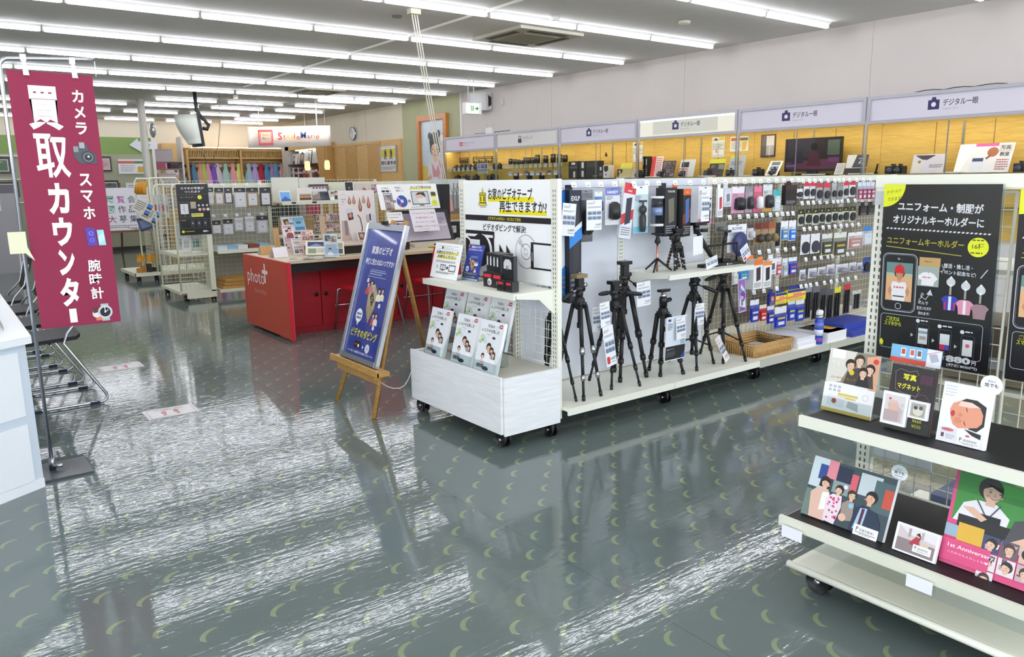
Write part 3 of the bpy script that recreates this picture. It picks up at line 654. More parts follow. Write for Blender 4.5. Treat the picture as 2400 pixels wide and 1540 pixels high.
# --- small tripods and a dolly on the upper shelf
t = thing('mini_tripod', 'copper coloured mini tripod with a round black disc on top', 'mini tripod', (3.80, 3.43, .842)); z = .842; COP = mat('#c98f78', .25, 1)
b = MB(); b.rod((3.80, 3.43, z), (3.80, 3.43, z+.19), .007, COP, 10); b.build('center_column', t)
b = MB(); b.lathe([(.018, .185), (.02, .2), (.014, .215), (.008, .235), (.01, .24), (.042, .243), (.042, .251), (.02, .254)], (3.80, 3.43, z), BLK, 18); b.build('head', t)
for a in (210, 330, 90):
    b = MB(); q = (3.80+.1*math.cos(math.radians(a)), 3.43+.1*math.sin(math.radians(a)), z+.006); b.rod((3.80, 3.43, z+.085), q, .008, BLK, 8, .006); b.build('leg', t)
tripod('mini_tripod', 'black and silver mini tripod with a side handle on the upper shelf', (3.955, 3.40, z+.165), [(3.875, 3.345, z+.006), (3.965, 3.33, z+.006), (4.05, 3.42, z+.006)], 0, .06, r=.009, clips=STEEL, handles=[((-1, -.3, -.3), .11)], cat='mini tripod')
t = thing('mini_tripod', 'bendy brown mini tripod behind the black and silver one', 'mini tripod', (4.06, 3.52, z)); BR = mat('#4c342c', .5)
for (dx, dy) in ((-.02, -.04), (.03, -.03), (.0, .05)):
    b = MB()
    for q in range(8): b.ball((4.06+dx*q/7, 3.52+dy*q/7, z+.012+.16*(1-q/7)), .012, BR, 8, 6)
    b.build('leg', t)
b = MB(); b.lathe([(.014, .17), (.016, .2), (.01, .215)], (4.06, 3.52, z), BLK, 10); b.box(4.04, 4.085, 3.505, 3.535, z+.215, z+.228, BLK); b.build('head', t)
t = thing('shooting_stand', 'black folding phone shooting stand with long flat base on the upper shelf', 'camera stand', (4.36, 3.40, z))
b = MB(); b.box(4.16, 4.57, 3.33, 3.39, z, z+.022, BLK); b.build('base', t)
s = Sheet((4.40, 3.3295, z+.019), (.1, 0, 0), (0, 0, -.016), th=.0004, base='#141416'); s.e(.1, .5, .07, '#e8e8e8'); s.t('Leofoto', .22, .8, .6, '#e8e8e8', 0, 'l'); s.build('lettering', t)
b = MB(); b.rod((4.32, 3.37, z+.03), (4.18, 3.42, z+.25), .014, BLK); b.rod((4.32, 3.37, z+.02), (4.30, 3.50, z+.18), .008, BLK); b.rod((4.18, 3.42, z+.25), (4.30, 3.50, z+.18), .007, BLK); b.build('arm', t)
b = MB(); b.box(4.13, 4.25, 3.39, 3.44, z+.285, z+.305, BLK); b.rod((4.18, 3.42, z+.23), (4.17, 3.42, z+.29), .022, BLKS, 12); b.rod((4.2, 3.40, z+.25), (4.25, 3.39, z+.25), .012, BLK); b.build('head', t)
b = MB(); b.rod((4.25, 3.38, z+.14), (4.55, 3.36, z+.15), .008, BLK); b.rod((4.40, 3.37, z+.02), (4.41, 3.37, z+.15), .007, BLK); b.rod((4.55, 3.36, z+.02), (4.55, 3.36, z+.15), .006, BLK); b.rod((4.41, 3.37, z+.15), (4.44, 3.37, z+.22), .012, BLK); b.rod((4.41, 3.36, z+.23), (4.47, 3.36, z+.235), .009, BLKS); b.build('rail', t)

# --- white price cards hung on the tripods and goods
def price_card(x, y, z, w, h, label, rz=0, tilt=0, price='5,610円', blocks=True, red=False, name='price_card', yaw=0, base='#f2f2f6', plain=False):
    """card facing -y, upper left at (x, y, z), turned by tilt in its plane and leaning back"""
    ca, sa = math.cos(tilt), math.sin(tilt); cy, sy = math.cos(yaw), math.sin(yaw)
    U = Vector((w*ca*cy, w*ca*sy, -w*sa)); V = Vector((-h*sa*cy, -h*sa*sy, -h*ca))
    s = Sheet((x, y, z), U, V, th=.0012, base=base)
    if not plain:
        s.e(.5, .05, .025, '#37343c'); s.greek(.08, .09, .6, 2, .035, '#8a8a94', int(x*99)); s.greek(.08, .22, .92, 2, .03, '#7c7c88', int(z*99), .5)
        if blocks:
            for r in range(2):
                for c in range(3): s.r(.08+.3*c, .36+.16*r, .34+.3*c, .49+.16*r, '#707f99'); s.r(.08+.3*c, .36+.16*r, .34+.3*c, .39+.16*r, '#c6ccd8')
        s.t(price, .95, .86, .075, '#3c3a42', 0, 'r', mw=.7); s.greek(.5, .9, .95, 1, .035, '#77757d', 7)
        if red: s.r(.1, .75, .36, .93, '#d23a3a')
    return tag(s.build(name), label, 'price card', 'white price cards')
price_card(3.085, 3.20, .585, .085, .25, 'white price card leaning on the leftmost tripod, lower of two', tilt=-.17, price='13,420円', red=True)
price_card(3.075, 3.215, .73, .08, .15, 'white price card leaning on the leftmost tripod, upper of two', tilt=-.1, price='8,580円')
price_card(3.505, 3.33, .80, .125, .155, 'white price card on the tall thick-legged tripod', tilt=-.05, price='50,600円')
price_card(3.24, 3.45, .66, .085, .16, 'white price card behind the two-handled tripod', tilt=0, price='9,900円')
price_card(4.05, 3.31, .61, .10, .15, 'white price card on the tripod with the center brace', tilt=0, price='5,980円')
price_card(4.135, 3.20, .37, .052, .22, 'pinkish card with small pictures hanging off the base shelf edge', tilt=-.62, price='1,980円', base='#efe3e2')
price_card(4.07, 3.36, 1.055, .115, .125, 'blank white card on the upper shelf between the stands', tilt=-.07, plain=True, yaw=.1)
price_card(4.045, 3.23, .915, .12, .07, 'white price card lying at the front of the upper shelf, left', tilt=-.22, price='3,980円')
price_card(4.40, 3.225, .955, .09, .1, 'slanted white price card at the right end of the upper shelf', tilt=-.55, price='8,910円', red=True)
s = Sheet((3.665, 3.215, .575), (.195, 0, 0), (0, .012, -.29), th=.002, base='#f4f5f8')
s.r(.02, .01, .98, .66, '#dfe6ee'); s.p([(.8, .08), (.98, .03), (.98, .66), (.74, .66), (.72, .4)], '#9fb8cc'); s.r(.08, .05, .22, .1, '#273a86'); s.greek(.06, .15, .3, 4, .04, '#6c7480', 3); s.r(.02, .67, .98, .98, '#1a1b1f'); s.p([(.98, .80), (.98, .98), (.74, .98)], '#2c4a8c'); s.t('Snap-iシリーズ', .08, .76, .04, '#dfe1e6', .01, 'l', mw=.5); s.greek(.08, .8, .5, 4, .03, '#6c7076', 4)
tag(s.build('product_poster'), 'white and black product poster standing in front of the ball head tripod', 'poster')
price_card(3.735, 3.20, .565, .09, .145, 'white price card clipped on the product poster', tilt=-.07, price='63,400円')
s = Sheet((4.495, 3.30, .735), (.125, .03, 0), (.03, 0, -.24), th=.003, base='#efe9f6'); s.r(.03, .02, .97, .98, '#9a6bb8'); s.p([(.4, .14), (.85, .34), (.9, .9), (.1, .8), (.3, .3)], '#dfe8f4'); s.e(.55, .52, .33, '#7a3f96'); s.t('2m', .2, .62, .14, '#f4eefa', .02, 'l'); s.p([(.3, .25), (.7, .4), (.3, .38)], '#4aa0c8'); s.r(.3, .68, .55, .8, '#5d8f63'); s.greek(.15, .88, .85, 2, .03, '#5a3a70', 5)
tag(s.build('product_poster'), 'purple product poster with big white figure beside the right-end tripod', 'poster')
# ------------------------------------------------------------------ hanging goods of the long row
YG = 3.46
HOOKM = mat('#c9ccd0', .25, 1)
def make_hook(L=.19, cw=.04, ch=.032):
    t = thing('display_hook', '', 'display hook', (0, 0, 0), 'wire hooks with price cards')
    b = MB(); b.tube([(0, 0, 0), (0, -L*.9, .004), (0, -L, .02)], .0022, HOOKM, 5); b.build('prong', t, True)
    b = MB(); b.prism([(-cw/2, -L-.002, .008), (cw/2, -L-.002, .008), (cw/2, -L+.008, ch+.008), (-cw/2, -L+.008, ch+.008)], (0, .0015, 0), pm('#f6f6fa'))
    b.prism([(-cw*.3, -L-.0008, .015), (cw*.2, -L-.0008, .015), (cw*.2, -L+.001, .02), (-cw*.3, -L+.001, .02)], (0, -.0012, 0), pm('#9a98a6')); b.build('price_card', t, True)
    return t
HOOK0 = make_hook(); hook_n = [0]
def hook(x, z, label, y=3.645, rz=0):
    if not hook_n[0]: hook_n[0] = 1; HOOK0.location = (x, y, z); HOOK0['label'] = label; return HOOK0
    return dup(HOOK0, (x, y, z), rz, label)
top_x = [2.96, 3.09, 3.205, 3.31, 3.43, 3.60, 3.72, 3.83, 3.99, 4.14, 4.28, 4.40, 4.52, 4.63, 4.74, 4.84, 4.93, 5.03, 5.13, 5.23, 5.33, 5.42]
for i, x in enumerate(top_x): hook(x, 1.392, f'wire hook with white price card, {nth(i) if i < 20 else "twenty-"+ORD[i-20]} from left under the long row\'s top edge')
def hookrow(xs, z, where):
    for i, x in enumerate(xs): hook(x, z, f'wire hook with white price card, {nth(i)} from left in {where}')
hookrow([4.585, 4.70, 4.80, 4.895, 4.975, 5.075, 5.16, 5.23, 5.30, 5.37], 1.14, 'second row of left mesh bay')
hookrow([4.74, 4.83, 4.96, 5.08, 5.19, 5.295, 5.405], .865, 'third row of left mesh bay')
hookrow([4.915, 5.04, 5.21], .565, 'lowest row of left mesh bay')
hookrow([5.48, 5.57, 5.645, 5.735, 5.835, 5.935, 6.0, 6.065, 6.16, 6.27, 6.38, 6.495], 1.385, 'top row of right mesh bay')
hookrow([5.485, 5.57, 5.645, 5.735, 5.835, 5.935, 6.0, 6.065, 6.16, 6.27, 6.38, 6.495], 1.215, 'second row of right mesh bay')
hookrow([5.535, 5.615, 5.705, 5.805, 5.895, 5.985, 6.08, 6.165, 6.255, 6.355], 1.01, 'third row of right mesh bay')
hookrow([5.585, 5.71, 5.805, 5.905, 5.975, 6.06, 6.13, 6.21, 6.295], .765, 'fourth row of right mesh bay')
hookrow([5.54, 5.61, 5.675, 5.765, 5.88, 5.98, 6.07, 6.16, 6.25, 6.37], .55, 'lowest row of right mesh bay')

def pack(kind, x0, x1, z0, z1, label, card='#f1f1f3', head=None, obj='#1c1c1f', name=None, cat='package', group=None, y=YG, d=.03, hh=.22, txt=None, tc='#ffffff', seed=1, rz=0, lean_=0, accent=None):
    """one packaged accessory facing -y; kinds: card (backing card with a bulging blister), box, bag, disc, tripodcard, tall"""
    w, h = x1-x0, z1-z0; t = thing(name or 'accessory_package', label, cat, ((x0+x1)/2, y, z0), group, rz)
    if lean_: t.rotation_euler = (0, lean_, rz)
    r = random.Random(seed)
    def face(mbw, hz, yf):  # printed front, local coordinates
        return Sheet((-mbw/2, yf, hz), (mbw, 0, 0), (0, 0, -hz), th=.001, base=card)
    if kind == 'box':
        b = MB(); b.box(-w/2, w/2, -d, d*.6, 0, h, pm(card)); b.build('carton', t, True)
        s = face(w, h, -d-.0012); 
        if head: s.r(0, 0, 1, hh, head)
        if accent: s.p([(0, .55), (1, .4), (1, .6), (0, .75)], accent)
        s.p([(.28, hh+.1), (.75, hh+.06), (.8, .68), (.35, .74)], obj)
        if txt: s.t(txt, .5, hh*.7, hh*.3, tc, .015, 'c', mw=.7)
        s.greek(.1, .78, .9, 4, .045, '#8b8b92' if card[1] in 'ef' else '#9a9aa0', seed); o = s.build('front_print', t, True)
        if head or txt:
            b = MB(); b.box(-w*.3, w*.3, d*.5, d*.56, h, h+.03, pm(head or card)); b.build('hang_tab', t, True)
        return t
    s = face(w, h, 0)
    hd = head or card; s.r(0, 0, 1, hh, hd)
    s.r(.42, .02, .58, .045, '#55555a')
    if txt: s.t(txt, .5, hh*.78, hh*.42, tc, .015, 'c', mw=.88)
    if accent: s.r(0, .86, 1, 1, accent)
    if kind != 'disc': s.greek(.08, hh+.03, .5, 3, .035, '#85858c', seed)
    s.build('backing_card', t, True)
    b = MB(); oc = mat(obj, .35); ww = w*.33; zc = h*(1-hh)*.5
    if kind == 'card':
        b.tube([(0, -.004-d*.5, zc-h*.26), (0, -.004-d*.5, zc-h*.2), (0, -.004-d*.5, zc+h*.16), (0, -.004-d*.5, zc+h*.23)], [ww*.5, ww*.95, ww*.85, ww*.3], oc, 12)
    elif kind == 'disc':
        b.add([(ww*1.15*math.cos(2*PI*j/20), q, zc+min(ww*1.15, h*.3)*math.sin(2*PI*j/20)) for q in (-.004, -.014) for j in range(20)], [tuple(range(20)), tuple(range(20, 40))[::-1]]+[(j, 20+j, 20+(j+1) % 20, (j+1) % 20) for j in range(20)], oc)
    elif kind == 'ball':
        b.ball((0, -.03, zc*.8), (ww*1.1, .03, ww*1.25), oc, 12, 8)
    elif kind == 'tripod':
        b.ball((0, -.02, h*.5), (ww*.65, .02, ww*.65), oc); b.box(-ww*.6, ww*.6, -.03, -.01, h*.66, h*.7, oc); b.rod((0, -.02, h*.55), (0, -.02, h*.68), .006, oc)
        b.tube([(0, -.02, h*.03), (0, -.02, h*.1), (0, -.02, h*.34), (0, -.02, h*.42)], [ww*.35, ww*.45, ww*.5, ww*.3], oc, 10)
    elif kind == 'bag':
        b.box(-w*.4, w*.4, -.012, -.001, h*.06, h*(1-hh)*.8, pm(obj)); b.box(-w*.25, w*.25, -.014, -.012, h*.15, h*.3, pm('#e9eaf2')); b.box(-w*.3, w*.3, -.014, -.012, h*.42, h*.5, pm(accent or '#e2c93a'))
    elif kind == 'strap':
        for q in (-.5, .5): b.box(ww*q-ww*.3, ww*q+ww*.3, -.01, -.001, h*.05, h*(1-hh), oc)
    b.build('product', t, True)
    if kind in ('card', 'ball', 'tripod', 'bag'):
        b = MB(); q = .008+d
        if kind == 'ball': q = .066
        b.prism([(-w*.44, -.002, h*.04), (w*.44, -.002, h*.04), (w*.44, -.002, h*(1-hh)), (-w*.44, -.002, h*(1-hh))], (0, -q if kind != 'bag' else -.018, 0), clear('#ffffff', .05, .09)); b.build('blister', t, True)
    return t
T1 = 'packages hanging in the tripod bays'
pack('box', 2.94, 3.05, .73, 1.38, 'tall bright blue box hanging beside the end unit post', '#2f86d8', '#1f6fc0', '#e9eef4', 'accessory_package', y=3.50, d=.03, hh=.1, group=T1, seed=3)
t = pack('box', 3.03, 3.125, .71, 1.385, 'long black boxed monopod with a blue band, second hanging item', '#1b1d26', '#10162e', '#2b2c33', y=3.47, d=.04, hh=.13, group=T1, txt='EXLP', seed=4)
MB().prism([(3.028, 3.428, 1.10), (3.127, 3.428, 1.16), (3.127, 3.428, 1.20), (3.028, 3.428, 1.14)], (0, -.002, 0), pm('#eceff4')).prism([(3.028, 3.4275, 1.04), (3.127, 3.4275, 1.10), (3.127, 3.4275, 1.17), (3.028, 3.4275, 1.11)], (0, -.002, 0), pm('#2a86dc')).build('color_band', t)
price_card(2.955, 3.40, 1.315, .105, .19, 'white price card covering the blue box', tilt=.1, price='6,580円')
pack('card', 3.14, 3.255, 1.07, 1.385, 'grey carded camera support hanging behind a large white price card', '#55565c', '#808187', '#2c2d30', y=3.47, hh=.2, txt='MULTI POD SS', tc='#3b3b40', group=T1, seed=5)
price_card(3.135, 3.395, 1.325, .125, .18, 'white price card covering the grey carded camera support', tilt=0, price='2,640円')
pack('card', 3.262, 3.325, 1.235, 1.372, 'small blue carded clip, fourth hanging item', '#4d8fd0', '#e7ebf2', '#1f3a66', group=T1, seed=6)
pack('card', 3.352, 3.478, 1.165, 1.392, 'white card with purple band holding a black mini tripod', '#f0eff4', '#6f78c8', '#1b1b1e', group=T1, hh=.2, txt='HANDY', seed=7)
t = pack('box', 3.455, 3.56, 1.075, 1.395, 'leaning white and red selfie stick box', '#dfe1ea', '#d2303a', '#2b2e3c', group=T1, d=.012, hh=.12, txt='KING', seed=8, lean_=.16, accent='#c9252f')
pack('tripod', 3.60, 3.735, 1.10, 1.40, 'pale blue and white card with a black mini tripod', '#cfe6ee', '#eef3f5', '#17181b', group=T1, hh=.18, seed=9, accent='#7cc6e0')
t = thing('accessory_package', 'clear tube with white caps and blue print beside the black tripod box', 'package', (3.80, 3.44, 1.14), T1)
b = MB(); b.lathe([(.042, .012), (.042, .18)], (3.80, 3.44, 1.14), clear('#eef2f6', .05, .12), 18); b.build('tube', t)
b = MB(); b.lathe([(.044, 0), (.044, .014)], (3.80, 3.44, 1.14), pm('#f2f3f6'), 18); b.lathe([(.044, .178), (.044, .192)], (3.80, 3.44, 1.14), pm('#f2f3f6'), 18); b.build('cap', t)
b = MB(); b.lathe([(.036, .07), (.036, .12)], (3.80, 3.44, 1.14), pm('#8fa3d0'), 18); b.lathe([(.036, .121), (.036, .178)], (3.80, 3.44, 1.14), pm('#22232a'), 18); b.build('insert', t)
pack('box', 3.84, 3.955, 1.07, 1.385, 'black tripod box with a window and white lettering', '#1e1f23', '#18191c', '#6d6a58', group=T1, d=.05, hh=.14, txt='TORUNE', tc='#e6e6e8', seed=10)
pack('box', 3.975, 4.09, 1.06, 1.375, 'black and orange tripod box, turned a little', '#201e20', '#e8692a', '#4d6fb0', group=T1, d=.06, hh=.13, txt='OGG', tc='#f1dccb', seed=11, rz=.25, accent='#7c3d28')
price_card(4.145, 3.36, 1.365, .085, .21, 'white price card between the orange box and the white blister card', tilt=0, price='5,950円')
pack('tripod', 4.235, 4.38, 1.13, 1.385, 'white blister card with a black ball head mini tripod and pink edge', '#f4f1f4', '#f4f1f4', '#141417', group=T1, hh=.08, seed=12, accent='#e58ab8')
# --- mesh bays: everything listed left to right, row by row
def packs(rows, grp):
    for q in rows:
        k, x0, x1, z0, z1, card, head, obj, label = q[:9]; kw = q[9] if len(q) > 9 else {}
        pack(k, x0, x1, z0, z1, label, card, head, obj, group=grp, seed=int(x0*100), **kw)
packs([
 ('box', 4.43, 4.49, 1.17, 1.37, '#f1f1f4', '#f1f1f4', '#c43a44', 'narrow white box with a small red label in the top row', dict(d=.01)),
 ('box', 4.495, 4.575, 1.24, 1.37, '#d9dbe2', '#cfd2da', '#7c7f88', 'pale grey box in the top row beside the pink card', dict(d=.015)),
 ('card', 4.60, 4.745, 1.19, 1.38, '#e9a3c6', '#f0e6ee', '#17171a', 'pink card with a large black oval case', dict(hh=.25)),
 ('card', 4.76, 4.845, 1.19, 1.38, '#b9a7b4', '#8d8f98', '#2b2c34', 'grey card with a dark cable, top row'),
 ('card', 4.86, 4.955, 1.19, 1.38, '#e0527c', '#e7799a', '#efe9ec', 'bright pink card with a white cable, top row'),
 ('card', 4.97, 5.085, 1.19, 1.39, '#e7e4e0', '#e0e2e6', '#26272d', 'white card with yellow edge and dark pouch, top row', dict(accent='#e0a92c')),
 ('bag', 5.10, 5.19, 1.19, 1.35, '#dcefee', '#3fb4bd', '#d6e6e6', 'teal and white packet, top row', dict(hh=.3, accent='#eaf4f4')),
 ('box', 5.225, 5.375, 1.23, 1.38, '#1f1717', '#3a2222', '#241a1a', 'black soft pouch with dark red top, top row', dict(d=.02)),
], 'packages in the left mesh bay')
packs([
 ('card', 4.425, 4.55, 1.06, 1.13, '#7f8079', '#76776f', '#63645e', 'grey carded plate in the second row'),
 ('ball', 4.57, 4.79, .91, 1.11, '#e9ebf3', '#f3f4f8', '#23306e', 'white card with a dark blue air blower bulb', dict(hh=.26, txt='BLOWER', tc='#4a5076')),
 ('card', 4.80, 4.875, .99, 1.10, '#efe9ec', '#4c3034', '#d9d9de', 'small white card with maroon top beside the blower'),
 ('ball', 4.885, 4.965, .95, 1.11, '#b08a5e', '#6b2418', '#3a2f24', 'brown card with a round dark cleaning bulb, left of three', dict(hh=.3)),
 ('ball', 4.975, 5.055, .95, 1.11, '#b89468', '#7a2f1c', '#4b4a38', 'brown card with a round dark cleaning bulb, middle of three', dict(hh=.3)),
 ('ball', 5.065, 5.145, .95, 1.11, '#c29d70', '#a8502a', '#8c7a4e', 'brown card with a round olive cleaning bulb, right of three', dict(hh=.3)),
 ('strap', 5.155, 5.215, .92, 1.10, '#2a2b33', '#1f2028', '#1a1b22', 'black strap on a dark card, second row'),
 ('bag', 5.22, 5.315, .96, 1.11, '#eef2f8', '#f1f3f7', '#3f8fe0', 'blue and white cleaning paper packet, left of two', dict(hh=.3, accent='#e6d34a')),
 ('bag', 5.325, 5.42, .95, 1.11, '#eef2f8', '#f1f3f7', '#2f7fe6', 'blue and white cleaning paper packet, right of two', dict(hh=.3, accent='#c6e2f6')),
 ('bag', 4.64, 4.705, .67, .79, '#efeff2', '#e9ecee', '#e6e6ea', 'slim white packet behind the end tripod'),
 ('bag', 4.715, 4.83, .69, .79, '#3d93dc', '#59a7e4', '#2f86d2', 'sky blue packet in the third row', dict(accent='#8fd04e')),
 ('box', 4.835, 4.945, .62, .84, '#efecec', '#e8772c', '#3d3236', 'white charger box with orange top, left of two', dict(d=.045, hh=.18)),
 ('box', 4.955, 5.06, .62, .82, '#f2efef', '#ef8a3c', '#2a2528', 'white charger box with orange top, right of two', dict(d=.045, hh=.15)),
 ('box', 5.07, 5.165, .71, .83, '#f0f0f2', '#e6e6ea', '#5d6068', 'white box with a grey screen picture, third row', dict(d=.015)),
 ('bag', 5.175, 5.25, .69, .83, '#f3e6ea', '#efeaf0', '#c9577a', 'white and pink memory card packet, third row'),
 ('bag', 5.265, 5.335, .67, .82, '#e8edf2', '#e3eaf2', '#a9c2d8', 'pale blue memory card packet with gold edge', dict(accent='#d9a740')),
 ('bag', 5.345, 5.46, .68, .82, '#3d52c0', '#e9edf6', '#2c3fae', 'blue battery packet at the end of the third row', dict(accent='#e24a72')),
 ('bag', 4.875, 4.985, .35, .53, '#3b46b4', '#e9ebf4', '#2d3aa2', 'blue hanging packet in the lowest row, beside a red one', dict(accent='#d8d2ee')),
 ('bag', 4.995, 5.085, .35, .48, '#d0232c', '#e6d7cf', '#c21f2a', 'red hanging packet in the lowest row', dict(accent='#e9d24a')),
 ('bag', 5.095, 5.185, .32, .46, '#3a44b0', '#d8daea', '#2a36a0', 'blue pouch in the lowest row, first right of the red packet'),
 ('bag', 5.195, 5.355, .27, .44, '#2f45bf', '#e9e6e0', '#2a3fb6', 'large clear bag of blue packets, lowest row', dict(hh=.32)),
 ('bag', 5.37, 5.47, .31, .48, '#3350c8', '#dfe4f2', '#2b46bc', 'blue pouch in the lowest row, left of the bay post'),
 ('bag', 5.48, 5.60, .29, .47, '#3350c8', '#efeef0', '#2b46bc', 'blue pouch in the lowest row, right of the bay post'),
 ('box', 5.10, 5.175, .475, .56, '#23308e', '#1f2a80', '#e88a6c', 'small navy and orange battery pack', dict(d=.012)),
 ('box', 5.18, 5.325, .465, .55, '#f0e02c', '#23308e', '#e88a6c', 'yellow and navy battery pack with red slash', dict(d=.014, accent='#e77a5e')),
 ('box', 5.335, 5.585, .47, .56, '#efe12a', '#23308e', '#ea8668', 'wide yellow and navy battery pack with red slash', dict(d=.016, accent='#ea7a5c')),
], 'packages in the left mesh bay')
rows = []
caps = [(5.395, 5.485, 1.28, 1.35, '#eeeef0', '#eeeef0', 'white boxed lens cap with black disc'), (5.50, 5.575, 1.27, 1.40, '#e6e6ea', '#d52f45', 'red topped card with a dark lens cap, first in the top row'), (5.585, 5.66, 1.27, 1.40, '#dcdce2', '#d8304a', 'red topped card with a grey lens cap, second in the top row'), (5.675, 5.765, 1.25, 1.39, '#aeb0b2', '#c23a4c', 'grey card with dark filter, third in the top row'), (5.785, 5.87, 1.24, 1.39, '#9c9ea0', '#e02a44', 'red topped card with a big black lens cap'), (5.90, 5.97, 1.25, 1.39, '#a4a5a6', '#b4b5b6', 'grey card with a filter, fifth in the top row'), (5.99, 6.06, 1.25, 1.39, '#9a9a9a', '#8a8a88', 'grey card with a filter, sixth in the top row'), (6.075, 6.15, 1.26, 1.40, '#c9c9cc', '#dc3048', 'red topped card with a pale filter, seventh in the top row'), (6.165, 6.26, 1.27, 1.40, '#e8e8ec', '#cf2f44', 'red topped white card with a black square filter')]
for x0, x1, z0, z1, c, h, l in caps: rows.append(('disc', x0, x1, z0, z1, c, h, '#2a2c33', l, dict(hh=.25)))
for i, x in enumerate((6.30, 6.37, 6.44, 6.51)): rows.append(('bag', x, x+.062, 1.235, 1.39, '#c9d2ea', '#dbe3f4', '#b24a66', f'pale blue lens protector packet with red foot, {nth(i)} of four', dict(accent='#d4dcf0')))
tops = [(5.44, 5.52), (5.54, 5.63), (5.64, 5.73), (5.735, 5.82), (5.83, 5.915), (5.925, 6.01), (6.02, 6.085), (6.09, 6.18), (6.195, 6.29)]
for i, (a, c) in enumerate(tops): rows.append(('disc', a, c, 1.06+.01*(i % 2), 1.19, '#cfcfc4' if i % 3 else '#bfc0b4', '#16170f', '#202124', f'black topped card with a round black filter case, {nth(i)} in the second row', dict(hh=.3, txt='UV', tc='#e6e23a')))
rows += [('box', 6.35, 6.46, 1.11, 1.19, '#26262a', '#1c1c20', '#3b3c42', 'black filter wallet, left of two in the second row', dict(d=.01)), ('box', 6.475, 6.595, 1.11, 1.19, '#25252a', '#1d1d22', '#44454b', 'black filter wallet, right of two in the second row', dict(d=.01)),
 ('disc', 5.50, 5.625, .83, .99, '#f0eff1', '#e8e8ec', '#2a2c3a', 'white card with a dark round filter, left of a pair', dict(hh=.3)), ('disc', 5.64, 5.77, .83, .99, '#f3eef0', '#e8e8ec', '#34364a', 'white card with a dark round filter and red edge, right of a pair', dict(hh=.3)),
 ('bag', 5.80, 5.955, .80, .98, '#8c9488', '#dfe2dc', '#3c443c', 'grey green lens cloth packet, third row', dict(accent='#e4d98a')), ('bag', 5.98, 6.175, .78, .98, '#9a9c84', '#e3e4da', '#4a4a3a', 'olive lens cloth packet with yellow corner, third row', dict(accent='#d6b84a')),
 ('bag', 6.20, 6.43, .83, .97, '#e9e5e4', '#efeeec', '#c98a80', 'white card with two red brown pictures, third row', dict(accent='#d6cfc6')), ('bag', 6.44, 6.59, .85, 1.01, '#d9e2ee', '#3f86c8', '#e3e8f0', 'white card with blue top at the right end', dict(hh=.25, accent='#cfdcec'))]
for i, (a, c, z0, z1) in enumerate(((5.51, 5.59, .62, .71), (5.63, 5.755, .63, .71), (5.77, 5.885, .64, .71), (5.90, 6.02, .63, .72), (6.04, 6.235, .63, .71), (6.25, 6.365, .63, .71), (6.38, 6.465, .63, .70))): rows.append(('card', a, c, z0, z1, '#eceaf2', '#e2e1ea', '#8d8d98', f'small white carded adapter, {nth(i)} in the fourth row', dict(d=.006)))
rows.append(('disc', 6.475, 6.615, .60, .74, '#3a5a94', '#2f4c86', '#14161c', 'dark blue card with a black lens hood'))
for i, (a, c, z0, z1, col, hd) in enumerate(((5.605, 5.70, .30, .57, '#3a3a3e', '#8c8c90'), (5.715, 5.815, .28, .56, '#2c2c32', '#6d6d74'), (5.835, 5.92, .27, .52, '#26262c', '#4a4a54'), (5.935, 6.03, .26, .51, '#2a2a30', '#56565e'), (6.045, 6.145, .26, .52, '#2b2b26', '#e0d83a'), (6.195, 6.30, .27, .53, '#3a3030', '#c7343c'), (6.335, 6.48, .29, .46, '#8f908c', '#c9c9c4'))): rows.append(('strap', a, c, z0, z1, col, hd, '#17171b', f'dark camera strap packet, {nth(i)} in the lowest row, right mesh bay', dict(hh=.2)))
packs(rows, 'packages in the right mesh bay')
# --- things on the base shelf of the mesh bays
t = thing('wicker_basket', 'shallow tan wicker basket on the base shelf below the mesh', 'basket', (4.82, 3.36, .168))
WK = wood('#a9814c', '#d0a96d', (30, 30, 60), .7, 1)
b = MB(); x0, x1, y0, y1, z = 4.60, 5.06, 3.20, 3.52, .168
b.box(x0+.02, x1-.02, y0+.02, y1-.02, z, z+.01, WK)
for k in range(5):
    q = k/4; e = .02*(1-q); b.tube([(x0+e, y0+e, z+.012+.075*q), (x1-e, y0+e, z+.012+.075*q), (x1-e, y1-e, z+.012+.075*q), (x0+e, y1-e, z+.012+.075*q)], .012, WK, 7, True)
for i in range(23):
    x = x0+.02+(x1-x0-.04)*i/22
    for y in (y0+.004, y1-.004): b.rod((x, y, z), (x, y, z+.088), .006, WK, 5)
for i in range(15):
    y = y0+.02+(y1-y0-.04)*i/14
    for x in (x0+.004, x1-.004): b.rod((x, y, z), (x, y, z+.088), .006, WK, 5)
b.build('basket', t)
for i in range(4):
    b = MB(); b.box(4.80+.02*i, 4.90+.02*i, 3.28+.03*i, 3.40+.02*i, .18+.006*i, .186+.006*i, pm(('#e6e6e8', '#c9ccd2', '#f0f0ee', '#d5d2cc')[i])); tag(b.build('paper_packet'), f'small pale packet lying in the wicker basket, {nth(i)} from the left', 'packet', 'packets in the wicker basket')
for i, (x0, x1, y0, y1, z0, z1) in enumerate(((5.10, 5.34, 3.18, 3.50, .168, .205), (5.10, 5.34, 3.19, 3.51, .205, .245), (5.49, 5.62, 3.38, 3.56, .168, .24))):
    b = MB(); b.box(x0, x1, y0, y1, z0, z1, mat('#e8e8ec', .4)); t = b.build('carton'); tag(t, ('lower flat white box beside the basket', 'upper flat white box stacked beside the basket', 'white box far back beside the spray can')[i], 'box')
    MB().box(x0, x1, y0-.0006, y0, z1-.012, z1-.010, pm('#c3c3c9')).build('lid_edge', t)
t = thing('spray_can', 'blue aerosol dust spray can standing on the base shelf', 'spray can', (5.385, 3.19, .168))
